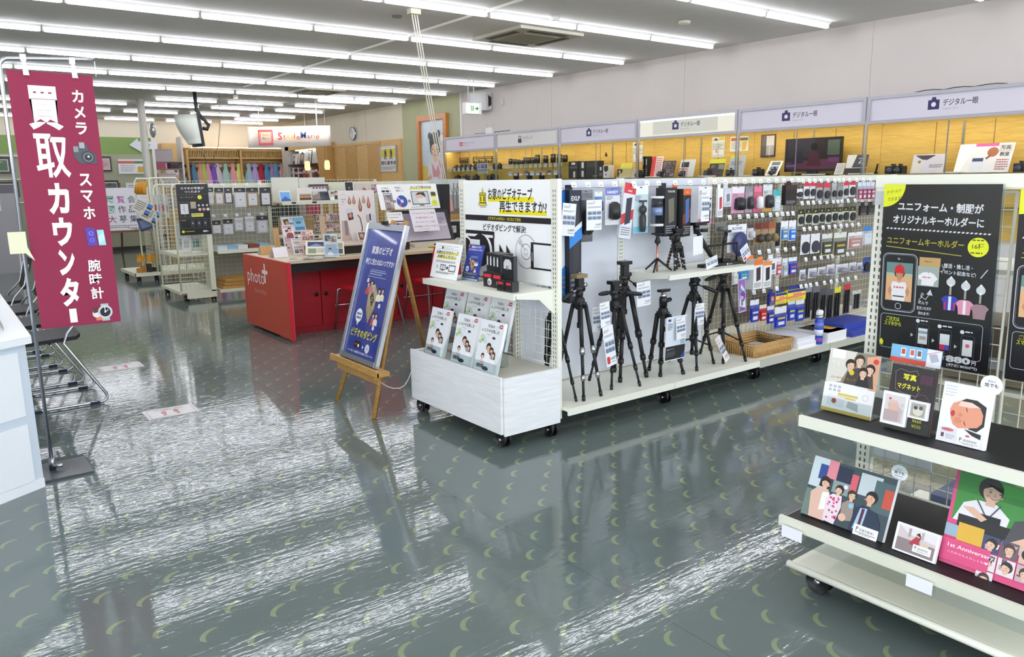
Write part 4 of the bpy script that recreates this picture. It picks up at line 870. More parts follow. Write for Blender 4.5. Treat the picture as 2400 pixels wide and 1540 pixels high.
b = MB(); b.lathe([(.030, 0), (.033, .006), (.033, .19), (.028, .205)], (5.385, 3.19, .168), mat('#2b49b4', .25), 20); b.build('can', t)
b = MB(); b.lathe([(.0335, .02), (.0335, .05)], (5.385, 3.19, .168), mat('#7a4a9c', .3), 20); b.lathe([(.0335, .07), (.0335, .115)], (5.385, 3.19, .168), mat('#dfe6f4', .3), 20); b.lathe([(.0335, .13), (.0335, .17)], (5.385, 3.19, .168), mat('#5f7ad0', .3), 20); b.build('label_band', t)
b = MB(); b.lathe([(.028, .205), (.03, .212), (.03, .22), (.02, .226)], (5.385, 3.19, .168), STEEL, 18); b.build('collar', t)
b = MB(); b.lathe([(.018, .224), (.026, .23), (.026, .258), (.02, .266)], (5.385, 3.19, .168), mat('#eef0f2', .35), 16); b.box(5.35, 5.385, 3.18, 3.20, .40, .418, mat('#eef0f2', .35)); b.build('nozzle', t)
for i, (z0, z1, col) in enumerate(((.168, .195, '#e7e6ea'), (.195, .225, '#efeef0'), (.225, .25, '#e9e3ea'))):
    b = MB(); b.box(5.45, 5.72, 3.15, 3.42, z0, z1, pm('#f1f0ee')); b.box(5.448, 5.722, 3.149, 3.425, z1-.003, z1, pm(col))
    t = b.build('book'); tag(t, f'thick white catalogue beside the spray can, {("lowest", "middle", "topmost")[i]} of the stack', 'book', 'catalogues on the base shelf')
    if i == 2: MB().box(5.46, 5.60, 3.25, 3.41, .25, .2505, pm('#3a2c24')).box(5.60, 5.70, 3.22, 3.36, .25, .2505, pm('#d9a63a')).build('cover_picture', t)
for i, (x0, x1, y0, y1, z0, z1) in enumerate(((5.80, 6.40, 3.14, 3.36, .168, .205), (5.84, 6.34, 3.24, 3.50, .205, .25))):
    b = MB(); b.box(x0, x1, y0, y1, z0, z1, mat('#3346a6', .45)); tag(b.build('carton'), ('flat blue carton at the right end of the base shelf', 'smaller blue carton on top of the flat blue one')[i], 'box')
# --- goods seen from behind, on the far side of the row
for i in range(3):
    for j, z in enumerate((.35, .68, 1.02)):
        b = MB(); b.box(4.6+.9*i, 5.40+.9*i, 3.70, 3.95, z, z+.02, IVORY); tag(b.build('shelf_plate'), f'ivory shelf on the far side of the row, {nth(j)} from below, {nth(i)} mesh bay', 'shelf')
# ------------------------------------------------------------------ shelf unit in the right foreground
R_ = thing('gondola_shelf', 'ivory shelf unit on casters in the right foreground with black shelf liners', 'shelf unit', (2.5, .95, 0))
for (y, nm) in ((1.398, 'upright'), (.50, 'upright')): upright(nm, 2.735, y, .10, 1.43, '-x', R_, w=.05, d=.035)
b = MB(); b.box(2.715, 2.755, .47, 1.425, 1.405, 1.448, IVORY); b.box(2.70, 2.72, .47, 1.34, 1.40, 1.406, IVORY2); b.build('top_rail', R_)
wire_mesh(R_, 'x', 2.725, .975, 1.375, .30, 1.39, IVORY2, .055, .0022, frame=.005)
wire_mesh(R_, 'x', 2.725, .52, .955, .30, 1.39, IVORY2, .055, .0022, frame=.006)
b = MB(); b.box(2.745, 2.75, 1.16, 1.37, .40, .66, mat('#e2e3e6', .5))
for z in (.45, .51, .57, .62): b.box(2.7435, 2.745, 1.16, 1.37, z, z+.0025, mat('#b9bac0', .5))
b.build('back_panel', R_)
BKL = mat('#1a191b', .55)
def wide_shelf(z, x0, lip, lw, liner):
    b = MB(); b.box(x0+.014, 2.72, .45, 1.40, z-.02, z, IVORY); b.box(x0, x0+.014, .45, 1.41, z-lw, z+.006, lip); sh = b.build('shelf', R_)
    if liner: b = MB(); b.box(x0+.016, 2.71, .45, 1.395, z, z+.003, BKL); b.build('liner', sh)
    return sh
wide_shelf(.64, 2.29, IVORY, .032, 1); wide_shelf(.30, 2.205, IVORY2, .03, 1)
b = MB(); b.box(2.275, 2.72, .45, 1.39, .105, .123, IVORY); b.tube([(2.262, .45, .112), (2.262, 1.40, .112)], .0125, IVORY, 12); b.box(2.262, 2.275, .451, 1.389, .1, .1225, IVORY); b.build('base_shelf', R_)
b = MB(); b.prism([(2.293, 1.405, .61), (2.293, .45, .61), (2.30, .45, .545), (2.30, 1.33, .545)], (-.002, 0, 0), clear('#eef2f2', .05, .06)); b.build('label_holder', R_)
b = MB(); b.prism([(2.203, 1.405, .27), (2.203, .45, .27), (2.198, .45, .235), (2.198, 1.40, .235)], (-.002, 0, 0), clear('#eef2f2', .05, .08)); b.build('label_holder', R_)
for (x, y) in ((2.36, 1.33), (2.66, 1.33), (2.36, .55), (2.66, .55)): caster(R_, x, y)
for i, y in enumerate((1.385, .965)):
    b = MB(); b.box(2.188, 2.190, y-.075, y, .245, .285, pm('#f4f4fb')); tag(b.build('price_label'), ('blank white shelf label at the far left of the low black shelf', 'blank white shelf label below the small framed picture')[i], 'label', 'blank shelf labels')
for z, y in ((.638, 1.39), (.298, 1.39)):
    pass
# far side of this unit: goods seen through the mesh
b = MB(); b.box(2.80, 3.2, .5, 1.39, .12, .14, IVORY); b.build('base_shelf', R_)
for i, (x0, x1, y0, y1, z0, z1, col, lab) in enumerate(((2.80, 3.05, .95, 1.18, .14, .30, '#5c6a8a', 'dark blue grey box behind the mesh of the foreground unit'), (2.82, 3.05, .70, .92, .14, .36, '#3f8f4a', 'green box behind the mesh of the foreground unit'), (2.80, 3.0, .55, .68, .14, .33, '#3a78c8', 'blue box behind the mesh of the foreground unit'), (2.80, 3.1, .72, 1.2, .75, .95, '#8c7f6a', 'brown carton behind the upper mesh'), (2.80, 3.0, .55, .70, .80, 1.12, '#4a7aa0', 'tall blue box behind the upper mesh'), (2.80, 3.0, .52, .80, 1.15, 1.32, '#2b2428', 'dark box behind the upper right mesh'))):
    b = MB(); b.box(x0, x1, y0, y1, z0, z1, mat(col, .5)); b.box(x0-.001, x0, y0+.02, y1-.02, z0+.05, z0+.09, pm('#dfe0e2')); b.box(x0-.001, x0, y0+.03, (y0+y1)/2, z1-.07, z1-.03, pm('#c9c4b8')); tag(b.build('carton'), lab, 'box')
for z in (.74, 1.14):
    b = MB(); b.box(2.76, 3.18, .5, 1.20, z-.015, z, IVORY); tag(b.build('shelf_plate'), f'ivory shelf behind the mesh of the foreground unit, {"lower" if z < 1 else "upper"}', 'shelf')

# --- large black poster about key holders, in a clear sleeve on the mesh
PO = ((2.665, 1.368, 1.416), (.0, -.372, 0), (.035, 0, -.615))
def key_poster(s, full=True):
    W = '#e6e7ea'; Y = '#e9ef2b'; Gd = '#b3a93c'
    s.p([(0, 0), (.2, 0)]+[(.2*math.cos(a), .125*math.sin(a)) for a in [i*PI/24 for i in range(1, 12)]]+[(0, .125)], Y)
    s.t('オーダーメイド', .03, .055, .022, '#3c3a14', 0, 'l', mw=.13, sl=.15); s.t('できます', .04, .095, .02, '#3c3a14', 0, 'l', mw=.12, sl=.15)
    s.t('ユニフォーム・制服が', .14, .145, .052, W, .03, 'l', wu=.73, sl=-.02); s.t('オリジナルキーホルダーに', .1, .215, .05, W, .028, 'l', wu=.78, sl=-.02)
    for i in range(26): u = .04+.035*i; v = .238+.012*i/26; s.p([(u, v+.008), (u+.012, v), (u+.03, v+.002), (u+.018, v+.01)], W)
    s.t('ユニフォームキーホルダー', .055, .33, .042, Gd, .02, 'l', wu=.68, sl=-.02); s.line([(.05, .345), (.72, .375)], .008, Gd)
    s.e(.85, .325, .085, Y); s.t('16種', .85, .335, .03, '#4a4818', .01, 'c'); s.greek(.8, .285, .9, 1, .012, '#4a4818', 3); s.greek(.79, .352, .91, 1, .012, '#4a4818', 5)
    # phone with a ball player
    def rnd(u0, v0, u1, v1, r, t, h):
        q = s.w/s.h; P = []
        for (cu, cv, a0) in ((u1-r, v0+r*q, -90), (u1-r, v1-r*q, 0), (u0+r, v1-r*q, 90), (u0+r, v0+r*q, 180)):
            P += [(cu+r*math.cos(math.radians(a0+k*22.5)), cv+r*q*math.sin(math.radians(a0+k*22.5))) for k in range(5)]
        s.line(P+[P[0]], t, h)
    rnd(.03, .385, .345, .715, .05, .008, '#b9bcc2'); rnd(.042, .392, .333, .708, .045, .003, '#8c8f96'); s.t('●—', .19, .42, .012, '#a9acb2', 0, 'c', mw=.1); s.ring(.19, .685, .03, '#c9ccd2', .2)
    s.r(.065, .435, .31, .655, '#e2b283'); s.r(.065, .435, .31, .505, '#6f8f8c'); s.r(.065, .495, .31, .515, '#b9c0a2')
    s.p([(.1, .60), (.125, .545), (.25, .545), (.275, .60), (.25, .625), (.245, .655), (.13, .655), (.125, .62)], '#f1eef0'); s.p([(.085, .6), (.11, .565), (.125, .6), (.11, .63)], '#c98f6c'); s.p([(.265, .565), (.29, .6), (.27, .63), (.25, .6)], '#c98f6c'); s.r(.135, .625, .24, .632, '#333842')
    s.r(.17, .525, .205, .55, '#dcae8e'); s.face(.19, .50, .042, '#c98f6c', '#2a1c18'); s.p([(.142, .49), (.148, .46), (.188, .442), (.228, .46), (.236, .487), (.25, .494), (.15, .494)], '#d5262f'); s.greek(.14, .572, .24, 1, .01, '#d8556a', 4, .9)
    # packet with a shirt, key holders
    s.r(.365, .395, .55, .445, '#c9a46a'); s.greek(.41, .415, .51, 1, .012, '#8a6c3c', 2); s.r(.355, .445, .545, .555, '#aab4ac'); s.p([(.36, .5), (.40, .48), (.44, .475), (.45, .485), (.46, .475), (.50, .485), (.535, .51), (.505, .53), (.5, .55), (.39, .55), (.395, .52), (.37, .52)], '#f4f1f4'); s.greek(.4, .502, .5, 1, .008, '#e07c96', 6, .9)
    s.t('部活・推し活・', .70, .445, .026, W, .02, 'c', wu=.24, sl=-.03); s.t('イベント記念など!', .70, .478, .024, W, .02, 'c', wu=.30, sl=-.03); s.line([(.565, .43), (.6, .475)], .012, '#8d9094'); s.line([(.94, .44), (.89, .485)], .009, '#c9ccd0')
    for u, v, c1, c2 in ((.65, .52, '#3a45b8', '#d0304a'), (.775, .535, '#e79ab4', '#f3f1f4'), (.90, .55, '#a5868c', '#a5868c')):
        s.e(u, v, .038, '#d9dce0'); s.p([(u-.02, v-.02), (u, v-.034), (u+.02, v-.02)], '#eef0f2'); s.p([(u-.02, v+.012), (u+.02, v+.012), (u, v+.03)], '#f4f4f4'); s.p([(u-.009, v+.025), (u+.009, v+.025), (u+.009, v+.07), (u-.009, v+.07)], '#a9a49a')
        s.p([(u-.075, v+.095), (u-.045, v+.078), (u-.02, v+.075), (u+.02, v+.075), (u+.045, v+.078), (u+.075, v+.095), (u+.055, v+.115), (u+.048, v+.155), (u-.048, v+.155), (u-.055, v+.115)], c1); s.r(u-.012, v+.078, u+.012, v+.154, c2 if c2 != '#d0304a' else '#e9ebf4')
        if c2 == '#d0304a': s.p([(u-.048, v+.11), (u-.03, v+.11), (u-.035, v+.155), (u-.046, v+.155)], c2); s.p([(u+.048, v+.11), (u+.03, v+.11), (u+.035, v+.155), (u+.046, v+.155)], c2)
    s.line([(.38, .635), (.4, .622), (.42, .6), (.405, .595), (.395, .615), (.44, .63), (.47, .6)], .006, '#d0d2d6'); s.p([(.445, .6), (.5, .605), (.478, .57)], '#d0d2d6')
    s.t('選んで', .42, .66, .02, W, .02, 'c', wu=.09); s.t('注文いただけ', .43, .69, .02, W, .02, 'c', wu=.13); s.t('作れます!', .43, .72, .02, W, .02, 'c', wu=.1)
    rnd(.035, .735, .94, .935, .03, .005, '#b9bcc2')
    s.t('ご注文は', .15, .775, .026, Gd if not full else '#c9cf2c', .02, 'c', wu=.13); s.t('スマホから', .15, .803, .026, '#c9cf2c', .02, 'c', wu=.16)
    for i, (u, v) in enumerate(((.435, .84), (.63, .855), (.825, .87))):
        rnd(u-.055, v-.068, u+.055, v+.072, .02, .003, '#6a6d74'); s.r(u-.042, v-.045, u+.042, v+.045, '#dfe3e4'); s.ring(u, v+.058, .012, '#80838a', .2); s.e(u-.05, v-.085, .018, W); s.greek(u-.025, v-.092, u+.06, 1, .014, W, i); s.p([(u-.11, v-.01), (u-.085, v), (u-.11, v+.012)], '#c9cdd0')
        if i == 1: s.r(u-.042, v+.015, u, v+.045, '#d8385c'); s.r(u, v+.015, u+.042, v+.045, '#5a4fb0')
        elif i == 2: s.e(u, v-.012, .018, '#e8606a')
        else: s.r(u-.042, v-.03, u+.042, v-.015, '#8fa0aa'); s.r(u-.03, v, u+.03, v+.02, '#a9a49c')
    s.p([(.07, .90), (.05, .885), (.03, .9), (.04, .92), (.065, .925)], Y) if full else None
    s.t('各1個', .54, .955, .02, W, .02, 'l', wu=.10); s.t('880', .65, .962, .038, W, .05, 'l', wu=.21); s.t('円', .87, .96, .022, W, .02, 'l'); s.t('(税抜800円)', .92, .988, .02, W, .02, 'r', wu=.26)
s = Sheet(*PO, th=.003, base='#1b1a1d', rough=.3); key_poster(s); tag(s.build('key_holder_poster'), 'large black poster with yellow corner about uniform key holders, on the foreground unit', 'poster')
O, U, V = (Vector(q) for q in PO); n = V.cross(U).normalized(); b = MB(); b.prism([O+n*.006-U*.01-V*.008, O+n*.006+U*1.03-V*.008, O+n*.006+U*1.03+V*1.0, O+n*.006-U*.01+V*1.0], n*.0015, clear('#ffffff', .04, .05)); b.prism([O+n*.006+U*1.012, O+n*.006+U*1.03, O+n*.006+U*1.03+V, O+n*.006+U*1.012+V], n*.003, clear('#dfe8ec', .1, .3)); b.build('clear_sleeve'); 
tag(bpy.data.objects['clear_sleeve'], 'clear plastic sleeve over the large black key holder poster', 'sleeve')
s = Sheet((2.665, .945, 1.40), (0, -.37, 0), (.035, 0, -.60), th=.003, base='#1b1a1d', rough=.3); key_poster(s, False); tag(s.build('key_holder_poster'), 'second black key holder poster cut off by the right edge of the photo', 'poster')
# pale tape patch on the upright
b = MB(); b.box(2.700, 2.7015, 1.362, 1.415, 1.345, 1.392, mat('#c9cdd2', .2)); tag(b.build('tape_patch'), 'pale grey tape patch across the top of the foreground upright', 'tape')

# --- cards and prints on the two black shelves
O, U, V = lean(1.405, 1.226, .645, .218, 2.418, .182)
acrylic_stand('acrylic_stand', 'clear stand with a foot holding the family goods leaflet on the black shelf', (O[0]+.004, O[1], O[2]), U, V)
s = Sheet(O, U, V, base='#f6f4f4')
s.r(.0, 0, 1, .52, '#8d8676'); s.p([(0, 0), (.55, 0), (.3, .5), (0, .55)], '#dcd8ce'); s.r(.06, 0, .32, .14, '#ffffff'); s.p([(.75, .05), (1, .0), (1, .62), (.8, .5)], '#dfa987')
s.p([(.36, .52), (.42, .3), (.6, .24), (.9, .3), (.95, .52)], '#4a3f3c'); s.face(.62, .13, .085, '#e8c6ae', '#3a2c22', .2); s.face(.46, .22, .085, '#e5bfa4', '#2b2018', .4); s.face(.84, .24, .078, '#e6c2aa', '#2b221c', -.4); s.p([(.6, .52), (.66, .36), (.8, .36), (.86, .52)], '#26262a'); s.face(.72, .31, .08, '#e8bfa4', '#241b18', -.1); s.e(.5, .33, .05, '#d9c23a')
s.r(0, .55, 1, 1, '#f3f2f4'); s.e(.93, .1, .05, '#d8404c'); s.t('写真で', .08, .26, .07, '#f7f5f0', 0, 'l'); s.t('ハートマグカップ', .1, .47, .05, '#a8873c', .01, 'l', mw=.5)
for i in range(6): s.r(.1+.09*(i % 3), .57+.06*(i//3), .16+.09*(i % 3), .61+.06*(i//3), '#bcbcc2')
s.r(.3, .68, .7, .72, '#d9c46a'); s.r(.3, .73, .66, .76, '#d9c46a'); s.r(.1, .74, .45, .9, '#e4e3e8'); s.e(.24, .82, .05, '#a3493f'); s.p([(.52, .78), (.72, .8), (.74, .92), (.5, .88)], '#b9b8bc'); s.ring(.84, .68, .06, '#d8c9c9', .2); s.r(0, .945, 1, 1, '#c9a94a')
tag(s.build('leaflet'), 'white leaflet with a family photo and gold foot on the black shelf', 'leaflet')
O, U, V = lean(1.169, 1.026, .646, .209, 2.393, .133)
s = Sheet(O, U, V, th=.004, base='#2a2426', edge='#7c5548')
s.t('写真', .42, .22, .10, '#e6dd33', .03, 'c'); s.t('マグネット', .42, .36, .09, '#e6dd33', .03, 'c', wu=.5); s.line([(.08, .12), (.2, .06), (.4, .09), (.55, .05), (.6, .12)], .008, '#8d8d8a'); s.line([(.1, .12), (.14, .38), (.3, .42), (.6, .44), (.66, .36)], .008, '#8d8d8a'); s.r(.64, .1, .92, .24, '#4a2a3c'); s.ring(.74, .5, .16, '#6a3a52', .1); s.t('¥660', .7, .83, .05, '#d5cf3a', .01, 'c'); s.t('¥550', .7, .91, .05, '#d5cf3a', .01, 'c')
tag(s.build('magnet_board'), 'dark chalkboard style card about photo magnets in a stand', 'card')
O2, U2, V2 = Vector(O)-Vector((.012, 0, 0)), Vector(U), Vector(V)
acrylic_stand('acrylic_stand', 'clear stand holding the dark photo magnet card', (O[0]+.006, O[1], O[2]), U, V, lip=.04)
def framed(O, U, V, u0, v0, u1, v1, label, seed, kind):
    O, U, V = Vector(O), Vector(U), Vector(V); n = V.cross(U).normalized(); s = Sheet(O+U*u0+V*v0+n*.014, U*(u1-u0), V*(v1-v0), th=.012, base='#f4f4f8')
    s.r(.1, .08, .9, .92, '#d9d4d6')
    if kind == 'baby': s.p([(.2, .6), (.5, .3), (.85, .5), (.8, .88), (.15, .9)], '#c9b7b6'); s.e(.45, .4, .22, '#e0b4a2'); s.p([(.25, .35), (.45, .24), (.66, .34), (.5, .3)], '#cfc9cc'); s.r(.12, .55, .7, .88, '#b9a5a6'); s.p([(.3, .16), (.36, .2), (.3, .25), (.24, .2)], '#d83c4c'); s.ring(.8, .35, .05, '#a9a0a8', .3)
    else: s.r(.14, .14, .86, .86, '#a8a89c'); s.e(.5, .55, .25, '#d9d2c4'); s.e(.38, .38, .1, '#4a4a52'); s.e(.64, .36, .1, '#55555c')
    tag(s.build('photo_magnet'), label, 'photo magnet')
framed(O, U, V, -.06, .43, .50, .93, 'white framed baby picture magnet on the dark card', 1, 'baby'); framed(O, U, V, .52, .49, .94, .76, 'smaller white framed dog picture magnet on the dark card', 2, 'dog')
s = Sheet((2.508, 1.219, .898), (.0, -.161, 0), (-.007, 0, -.057), th=.003, base='#7fb8e0'); s.r(0, .72, .72, 1, '#d8503c')
for i, (u, c) in enumerate(((.2, '#c94a44'), (.38, '#d9665c'), (.52, '#6b6256'))): s.r(u, .15, u+.1, .62, '#f1efec'); s.r(u+.015, .2, u+.085, .5, c)
s.r(.72, 0, 1, 1, '#e9eaf2'); s.p([(.76, .3), (.9, .2), (.97, .6), (.82, .75)], '#aeb4c4'); s.line([(.72, .3), (1, .0)], .01, '#d8606c')
tag(s.build('header_card'), 'sky blue header card with red lower edge behind the photo magnet card', 'card')
def panel_print(label, O, U, V, draw, name='mounted_photo', th=.018, cat='photo panel'):
    s = Sheet(O, U, V, th=th, base='#f6f6fa'); draw(s); return tag(s.build(name), label, cat)
LOGO = lambda s, u, v, w: (s.r(u, v, u+w, v+w*s.w/s.h*.42, '#f6f6f6'), s.t('P', u+w*.1, v+w*s.w/s.h*.24, w*s.w/s.h*.16, '#3c3a40', .02, 'l'), s.greek(u+w*.26, v+w*s.w/s.h*.12, u+w*.9, 1, w*s.w/s.h*.14, '#a9a8b2', 7, .8), s.line([(u+w*.08, v+w*s.w/s.h*.29), (u+w*.92, v+w*s.w/s.h*.29)], .006, '#3c3a40'), s.greek(u+w*.25, v+w*s.w/s.h*.33, u+w*.75, 1, w*s.w/s.h*.05, '#6c6a70', 3))
def baby(s):
    s.r(.03, .02, .97, .98, '#f0f0f4'); s.greek(.05, .05, .28, 4, .05, '#c9ccd6', 9, .4)
    P = [(.2, .44), (.25, .33), (.4, .27), (.62, .27), (.8, .33), (.88, .44), (.88, .58), (.8, .66), (.6, .70), (.42, .73), (.30, .68), (.24, .58)]
    s.p([(.4, .27), (.5, .22), (.72, .22), (.92, .3), (.93, .62), (.8, .73), (.62, .71), (.88, .5), (.8, .33)], '#2c2a2c'); s.p(P, '#e39a7c'); s.p([(.4, .28), (.62, .27), (.8, .33), (.6, .36), (.36, .36)], '#f0cfc2'); s.e(.27, .5, .045, '#c0383e', .05); s.line([(.53, .37), (.56, .43)], .018, '#6b4a3c'); s.line([(.52, .6), (.56, .66)], .018, '#6b4a3c'); s.e(.43, .50, .035, '#d88768', .03); s.e(.4, .60, .06, '#dc8a6c', .05)
    s.r(.08, .75, .4, .83, '#e3dfe4'); s.e(.22, .785, .13, '#c86a7a', .028); s.p([(.55, .72), (.9, .76), (.9, .84), (.72, .8)], '#2a2426'); s.e(.64, .83, .04, '#c8404c', .02); s.r(.08, .84, .4, .93, '#e9e9ee'); s.r(.1, .85, .16, .92, '#5a3a44'); s.greek(.2, .86, .38, 3, .025, '#9a9aa6', 2); LOGO(s, .44, .84, .48)
O, U, V = lean(1.008, .871, .645, .183, 2.396, .153)
panel_print('white photo panel with a sleeping baby face on the black shelf', O, U, V, baby)
def round_pop(label, x, y, z, r=.03, txt='紙で'):
    b = MB(); b.add([(x+q, y-r*math.cos(2*PI*j/24), z+r*math.sin(2*PI*j/24)) for q in (0, .0015) for j in range(24)], [tuple(range(24)), tuple(range(24, 48))[::-1]]+[(j, (j+1) % 24, 24+(j+1) % 24, 24+j) for j in range(24)], pm('#f4f6fa'))
    t = b.build('round_tag'); tag(t, label, 'tag'); s = Sheet((x-.0004, y+r*.8, z+r*.7), (0, -1.6*r, 0), (0, 0, -1.4*r), th=.0002, base='#f4f6fa'); s.t('商品は', .5, .3, .16, '#55606c', 0, 'c'); s.t('紙でも', .5, .66, .3, '#22262c', .02, 'c'); s.greek(.15, .8, .85, 1, .1, '#55606c', 4); s.build('lettering', t)
round_pop('round white tag standing above the baby photo panel', 2.44, .885, .835)
round_pop('round white tag standing above the street family photo', 2.37, 1.095, .515, .026)
def street(s):
    s.r(0, 0, 1, 1, '#3a4a52')
    for (u0, v0, u1, v1, c) in ((0, 0, .2, .5, '#c9d6dc'), (.1, .1, .25, .35, '#2c4a90'), (.2, 0, .32, .3, '#e08a96'), (.32, .05, .5, .35, '#1f2d44'), (.5, .12, .58, .4, '#d8616c'), (.6, .05, .85, .4, '#c2cdd2'), (.78, .1, 1, .6, '#4c6468'), (.9, .2, 1, .5, '#c8503c'), (0, .55, .12, 1, '#6d8078'), (.3, .3, .5, .5, '#8a9a9a')): s.r(u0, v0, u1, v1, c)
    s.p([(.1, 1), (.06, .6), (.12, .5), (.26, .48), (.32, .6), (.3, 1)], '#dcb6a4'); s.p([(.2, .55), (.28, .52), (.3, .8), (.2, .85)], '#f2eef0'); s.face(.215, .39, .055, '#e4b89e', '#2a1d1c', .8, 1, 1.0)
    s.p([(.28, .98), (.26, .62), (.33, .52), (.44, .52), (.46, .7), (.42, 1)], '#e9d6e0')
    rr = random.Random(4)
    for _ in range(24): s.e(.29+.14*rr.random(), .55+.4*rr.random(), .012, ('#c83a6a', '#a8325a', '#e0628c')[_ % 3])
    s.face(.39, .44, .045, '#e6bfa6', '#241c1e', -.8); s.e(.46, .36, .025, '#e9e4f0')
    s.p([(.48, .9), (.46, .62), (.52, .55), (.6, .56), (.62, .85)], '#9a8c84'); s.face(.555, .46, .045, '#e3b99e', '#3a2b26', .6, 0); s.e(.57, .62, .03, '#8cc3dc')
    s.p([(.6, 1), (.62, .62), (.7, .55), (.86, .6), (.93, .75), (.94, 1)], '#22304a'); s.p([(.68, .6), (.76, .58), (.74, .95), (.64, .95)], '#a9c3de'); s.p([(.70, .6), (.735, .6), (.72, .9), (.69, .88)], '#5a2036'); s.face(.765, .41, .06, '#dfae92', '#15141a', -.9); s.e(.5, .84, .045, '#e3b99e')
    LOGO(s, .66, .86, .28)
O, U, V = lean(1.372, 1.086, .308, .204, 2.276, .373)
panel_print('large photo panel of a family in a busy street, left on the low black shelf', O, U, V, street)
def camera_girl(s):
    s.r(.06, .06, .94, .94, '#cfc3c6'); s.r(.06, .5, .94, .94, '#8f7f80'); s.p([(.06, .06), (.94, .06), (.94, .4), (.3, .3)], '#e4dde2'); s.r(.3, .1, .36, .4, '#a89c9c'); s.r(.6, .1, .66, .35, '#b7acac'); s.p([(.35, .62), (.5, .28), (.6, .3), (.55, .66)], '#b0303a'); s.e(.53, .26, .05, '#dcae96'); s.p([(.48, .24), (.55, .15), (.6, .3)], '#2c2020'); s.r(.6, .5, .8, .62, '#d9c79a'); LOGO(s, .46, .58, .42)
O, U, V = lean(1.05, .922, .306, .087, 2.265, .323)
panel_print('small white framed photo panel with a red figure on the low black shelf', O, U, V, camera_girl, th=.012)
def anniv(s):
    s.r(0, 0, 1, 1, '#dc4f80'); s.r(.03, .02, .97, .55, '#3f8f3c'); s.p([(.2, .1), (.97, .05), (.97, .16), (.3, .2)], '#4aa044'); s.line([(.45, .07), (.8, .08)], .006, '#c9b84a')
    s.p([(.04, .55), (.1, .36), (.2, .3), (.35, .3), (.46, .4), (.44, .55)], '#ece8ee'); s.r(.08, .48, .5, .62, '#1d1c20'); s.face(.3, .19, .082, '#e3b79e', '#2a2020', .8); s.line([(.2, .3), (.3, .46), (.38, .3)], .01, '#44424a'); s.r(.24, .42, .4, .5, '#17171a'); s.p([(.1, .4), (.18, .38), (.3, .46), (.26, .5)], '#e3b79e')
    s.p([(.45, .62), (.5, .4), (.65, .33), (.97, .34), (.97, .66), (.6, .66)], '#4a4a4e'); s.face(.72, .22, .095, '#e0b296', '#1c1a1c', -.5); s.p([(.5, .6), (.6, .52), (.66, .66), (.55, .7)], '#e3b79e')
    s.r(0, .60, .14, .72, '#9ab0c4'); s.r(.1, .56, .3, .74, '#e0b03c')
    rr = random.Random(8)
    for i in range(11): s.photo(.3+.14*(i % 5), .6+.17*(i//5), .43+.14*(i % 5), .76+.17*(i//5), i, ['#d9b8a4', '#6c5a66', '#c9a9b4', '#3d4a6a', '#e6dcdf']); s.face(.365+.14*(i % 5), .68+.17*(i//5), .038, '#e6bda4', ('#2a2020', '#4a342a', '#1c1a1c')[i % 3], (i % 3)-1)
    s.r(.0, .74, .38, .96, '#dc4f80'); s.t('1st Anniversary', .05, .835, .05, '#f8eef2', .01, 'l', wu=.36); s.t('これからもよろしくね♥', .06, .885, .026, '#f3d5e0', 0, 'l', wu=.32)
O, U, V = lean(.925, .58, .306, .30, 2.30, .25)
panel_print('large pink anniversary collage panel at the right of the low black shelf', O, U, V, anniv, th=.008)
# ------------------------------------------------------------------ white counter at the left edge, banner, chairs, floor stickers
CW = mat('#f2f5f9', .3); CF = mat('#d3dde8', .35)
K_ = thing('service_counter', 'white service counter with pale blue edging at the left edge of the shop', 'counter', (-.3, 4.6, 0))
def off(P, d):   # same outline, moved
    return [(x+d[0], y+d[1], z) for x, y, z in P]
FD = Vector((-.86, -.51, 0)); cor = Vector((.297, 4.225, 0)); far = cor + FD*1.6
def outline(z, o=0): 
    a = cor+Vector((o*.9, -o*.55, 0)); f = far+Vector((o*.5, -o*.85, 0)); return [(a.x, a.y, z), (.297+o, 6.6, z), (-.6, 6.6, z), (f.x, f.y, z)]
MB().prism(outline(.0), (0, 0, .72), CF).build('body', K_)
MB().prism(outline(.72, .03), (0, 0, .035), CW).build('counter_top', K_)
n = Vector((.51, -.86, 0)).normalized()
for z0, z1 in ((.05, .33), (.375, .685)):
    a = cor+FD*.045+n*.004; f = cor+FD*.85+n*.004; MB().prism([(a.x, a.y, z0), (f.x, f.y, z0), (f.x, f.y, z1), (a.x, a.y, z1)], tuple(-n*.006), CW).build('front_panel', K_)
b = MB(); a = cor+n*.006; f = cor+FD*1.5+n*.006; b.prism([(a.x, a.y, .0), (f.x, f.y, .0), (f.x, f.y, .045), (a.x, a.y, .045)], tuple(-n*.008), CW); b.build('kick_edge', K_)
# clear case and a printed sheet on the counter
t = thing('acrylic_case', 'clear acrylic case on the white counter at the left edge', 'acrylic case', (.05, 4.5, .755))
b = MB(); b.prism([(.19, 4.30, .755), (.22, 5.6, .755), (.22, 5.6, .93), (.19, 4.30, .80)], (.004, 0, 0), ACRYL); b.prism([(.19, 4.30, .755), (-.3, 4.02, .755), (-.3, 4.02, .80), (.19, 4.30, .80)], (0, -.004, 0), ACRYL); b.build('case_wall', t)
b = MB(); b.prism([(.23, 4.45, .757), (.235, 5.5, .757), (.235, 5.5, .80), (.23, 4.45, .775)], (.003, 0, 0), clear('#ffffff', .05, .2)); b.build('case_rim', t)
s = Sheet((-.1, 4.9, .93), (.27, -.42, .0), (.02, -.18, -.165), th=.003, base='#e9eef8'); s.greek(.1, .1, .9, 6, .08, '#b4bccc', 3); s.r(.62, .72, .82, .9, '#8a8aa4'); tag(s.build('notice_sheet'), 'pale printed notice sheet inside the clear case on the white counter', 'notice')
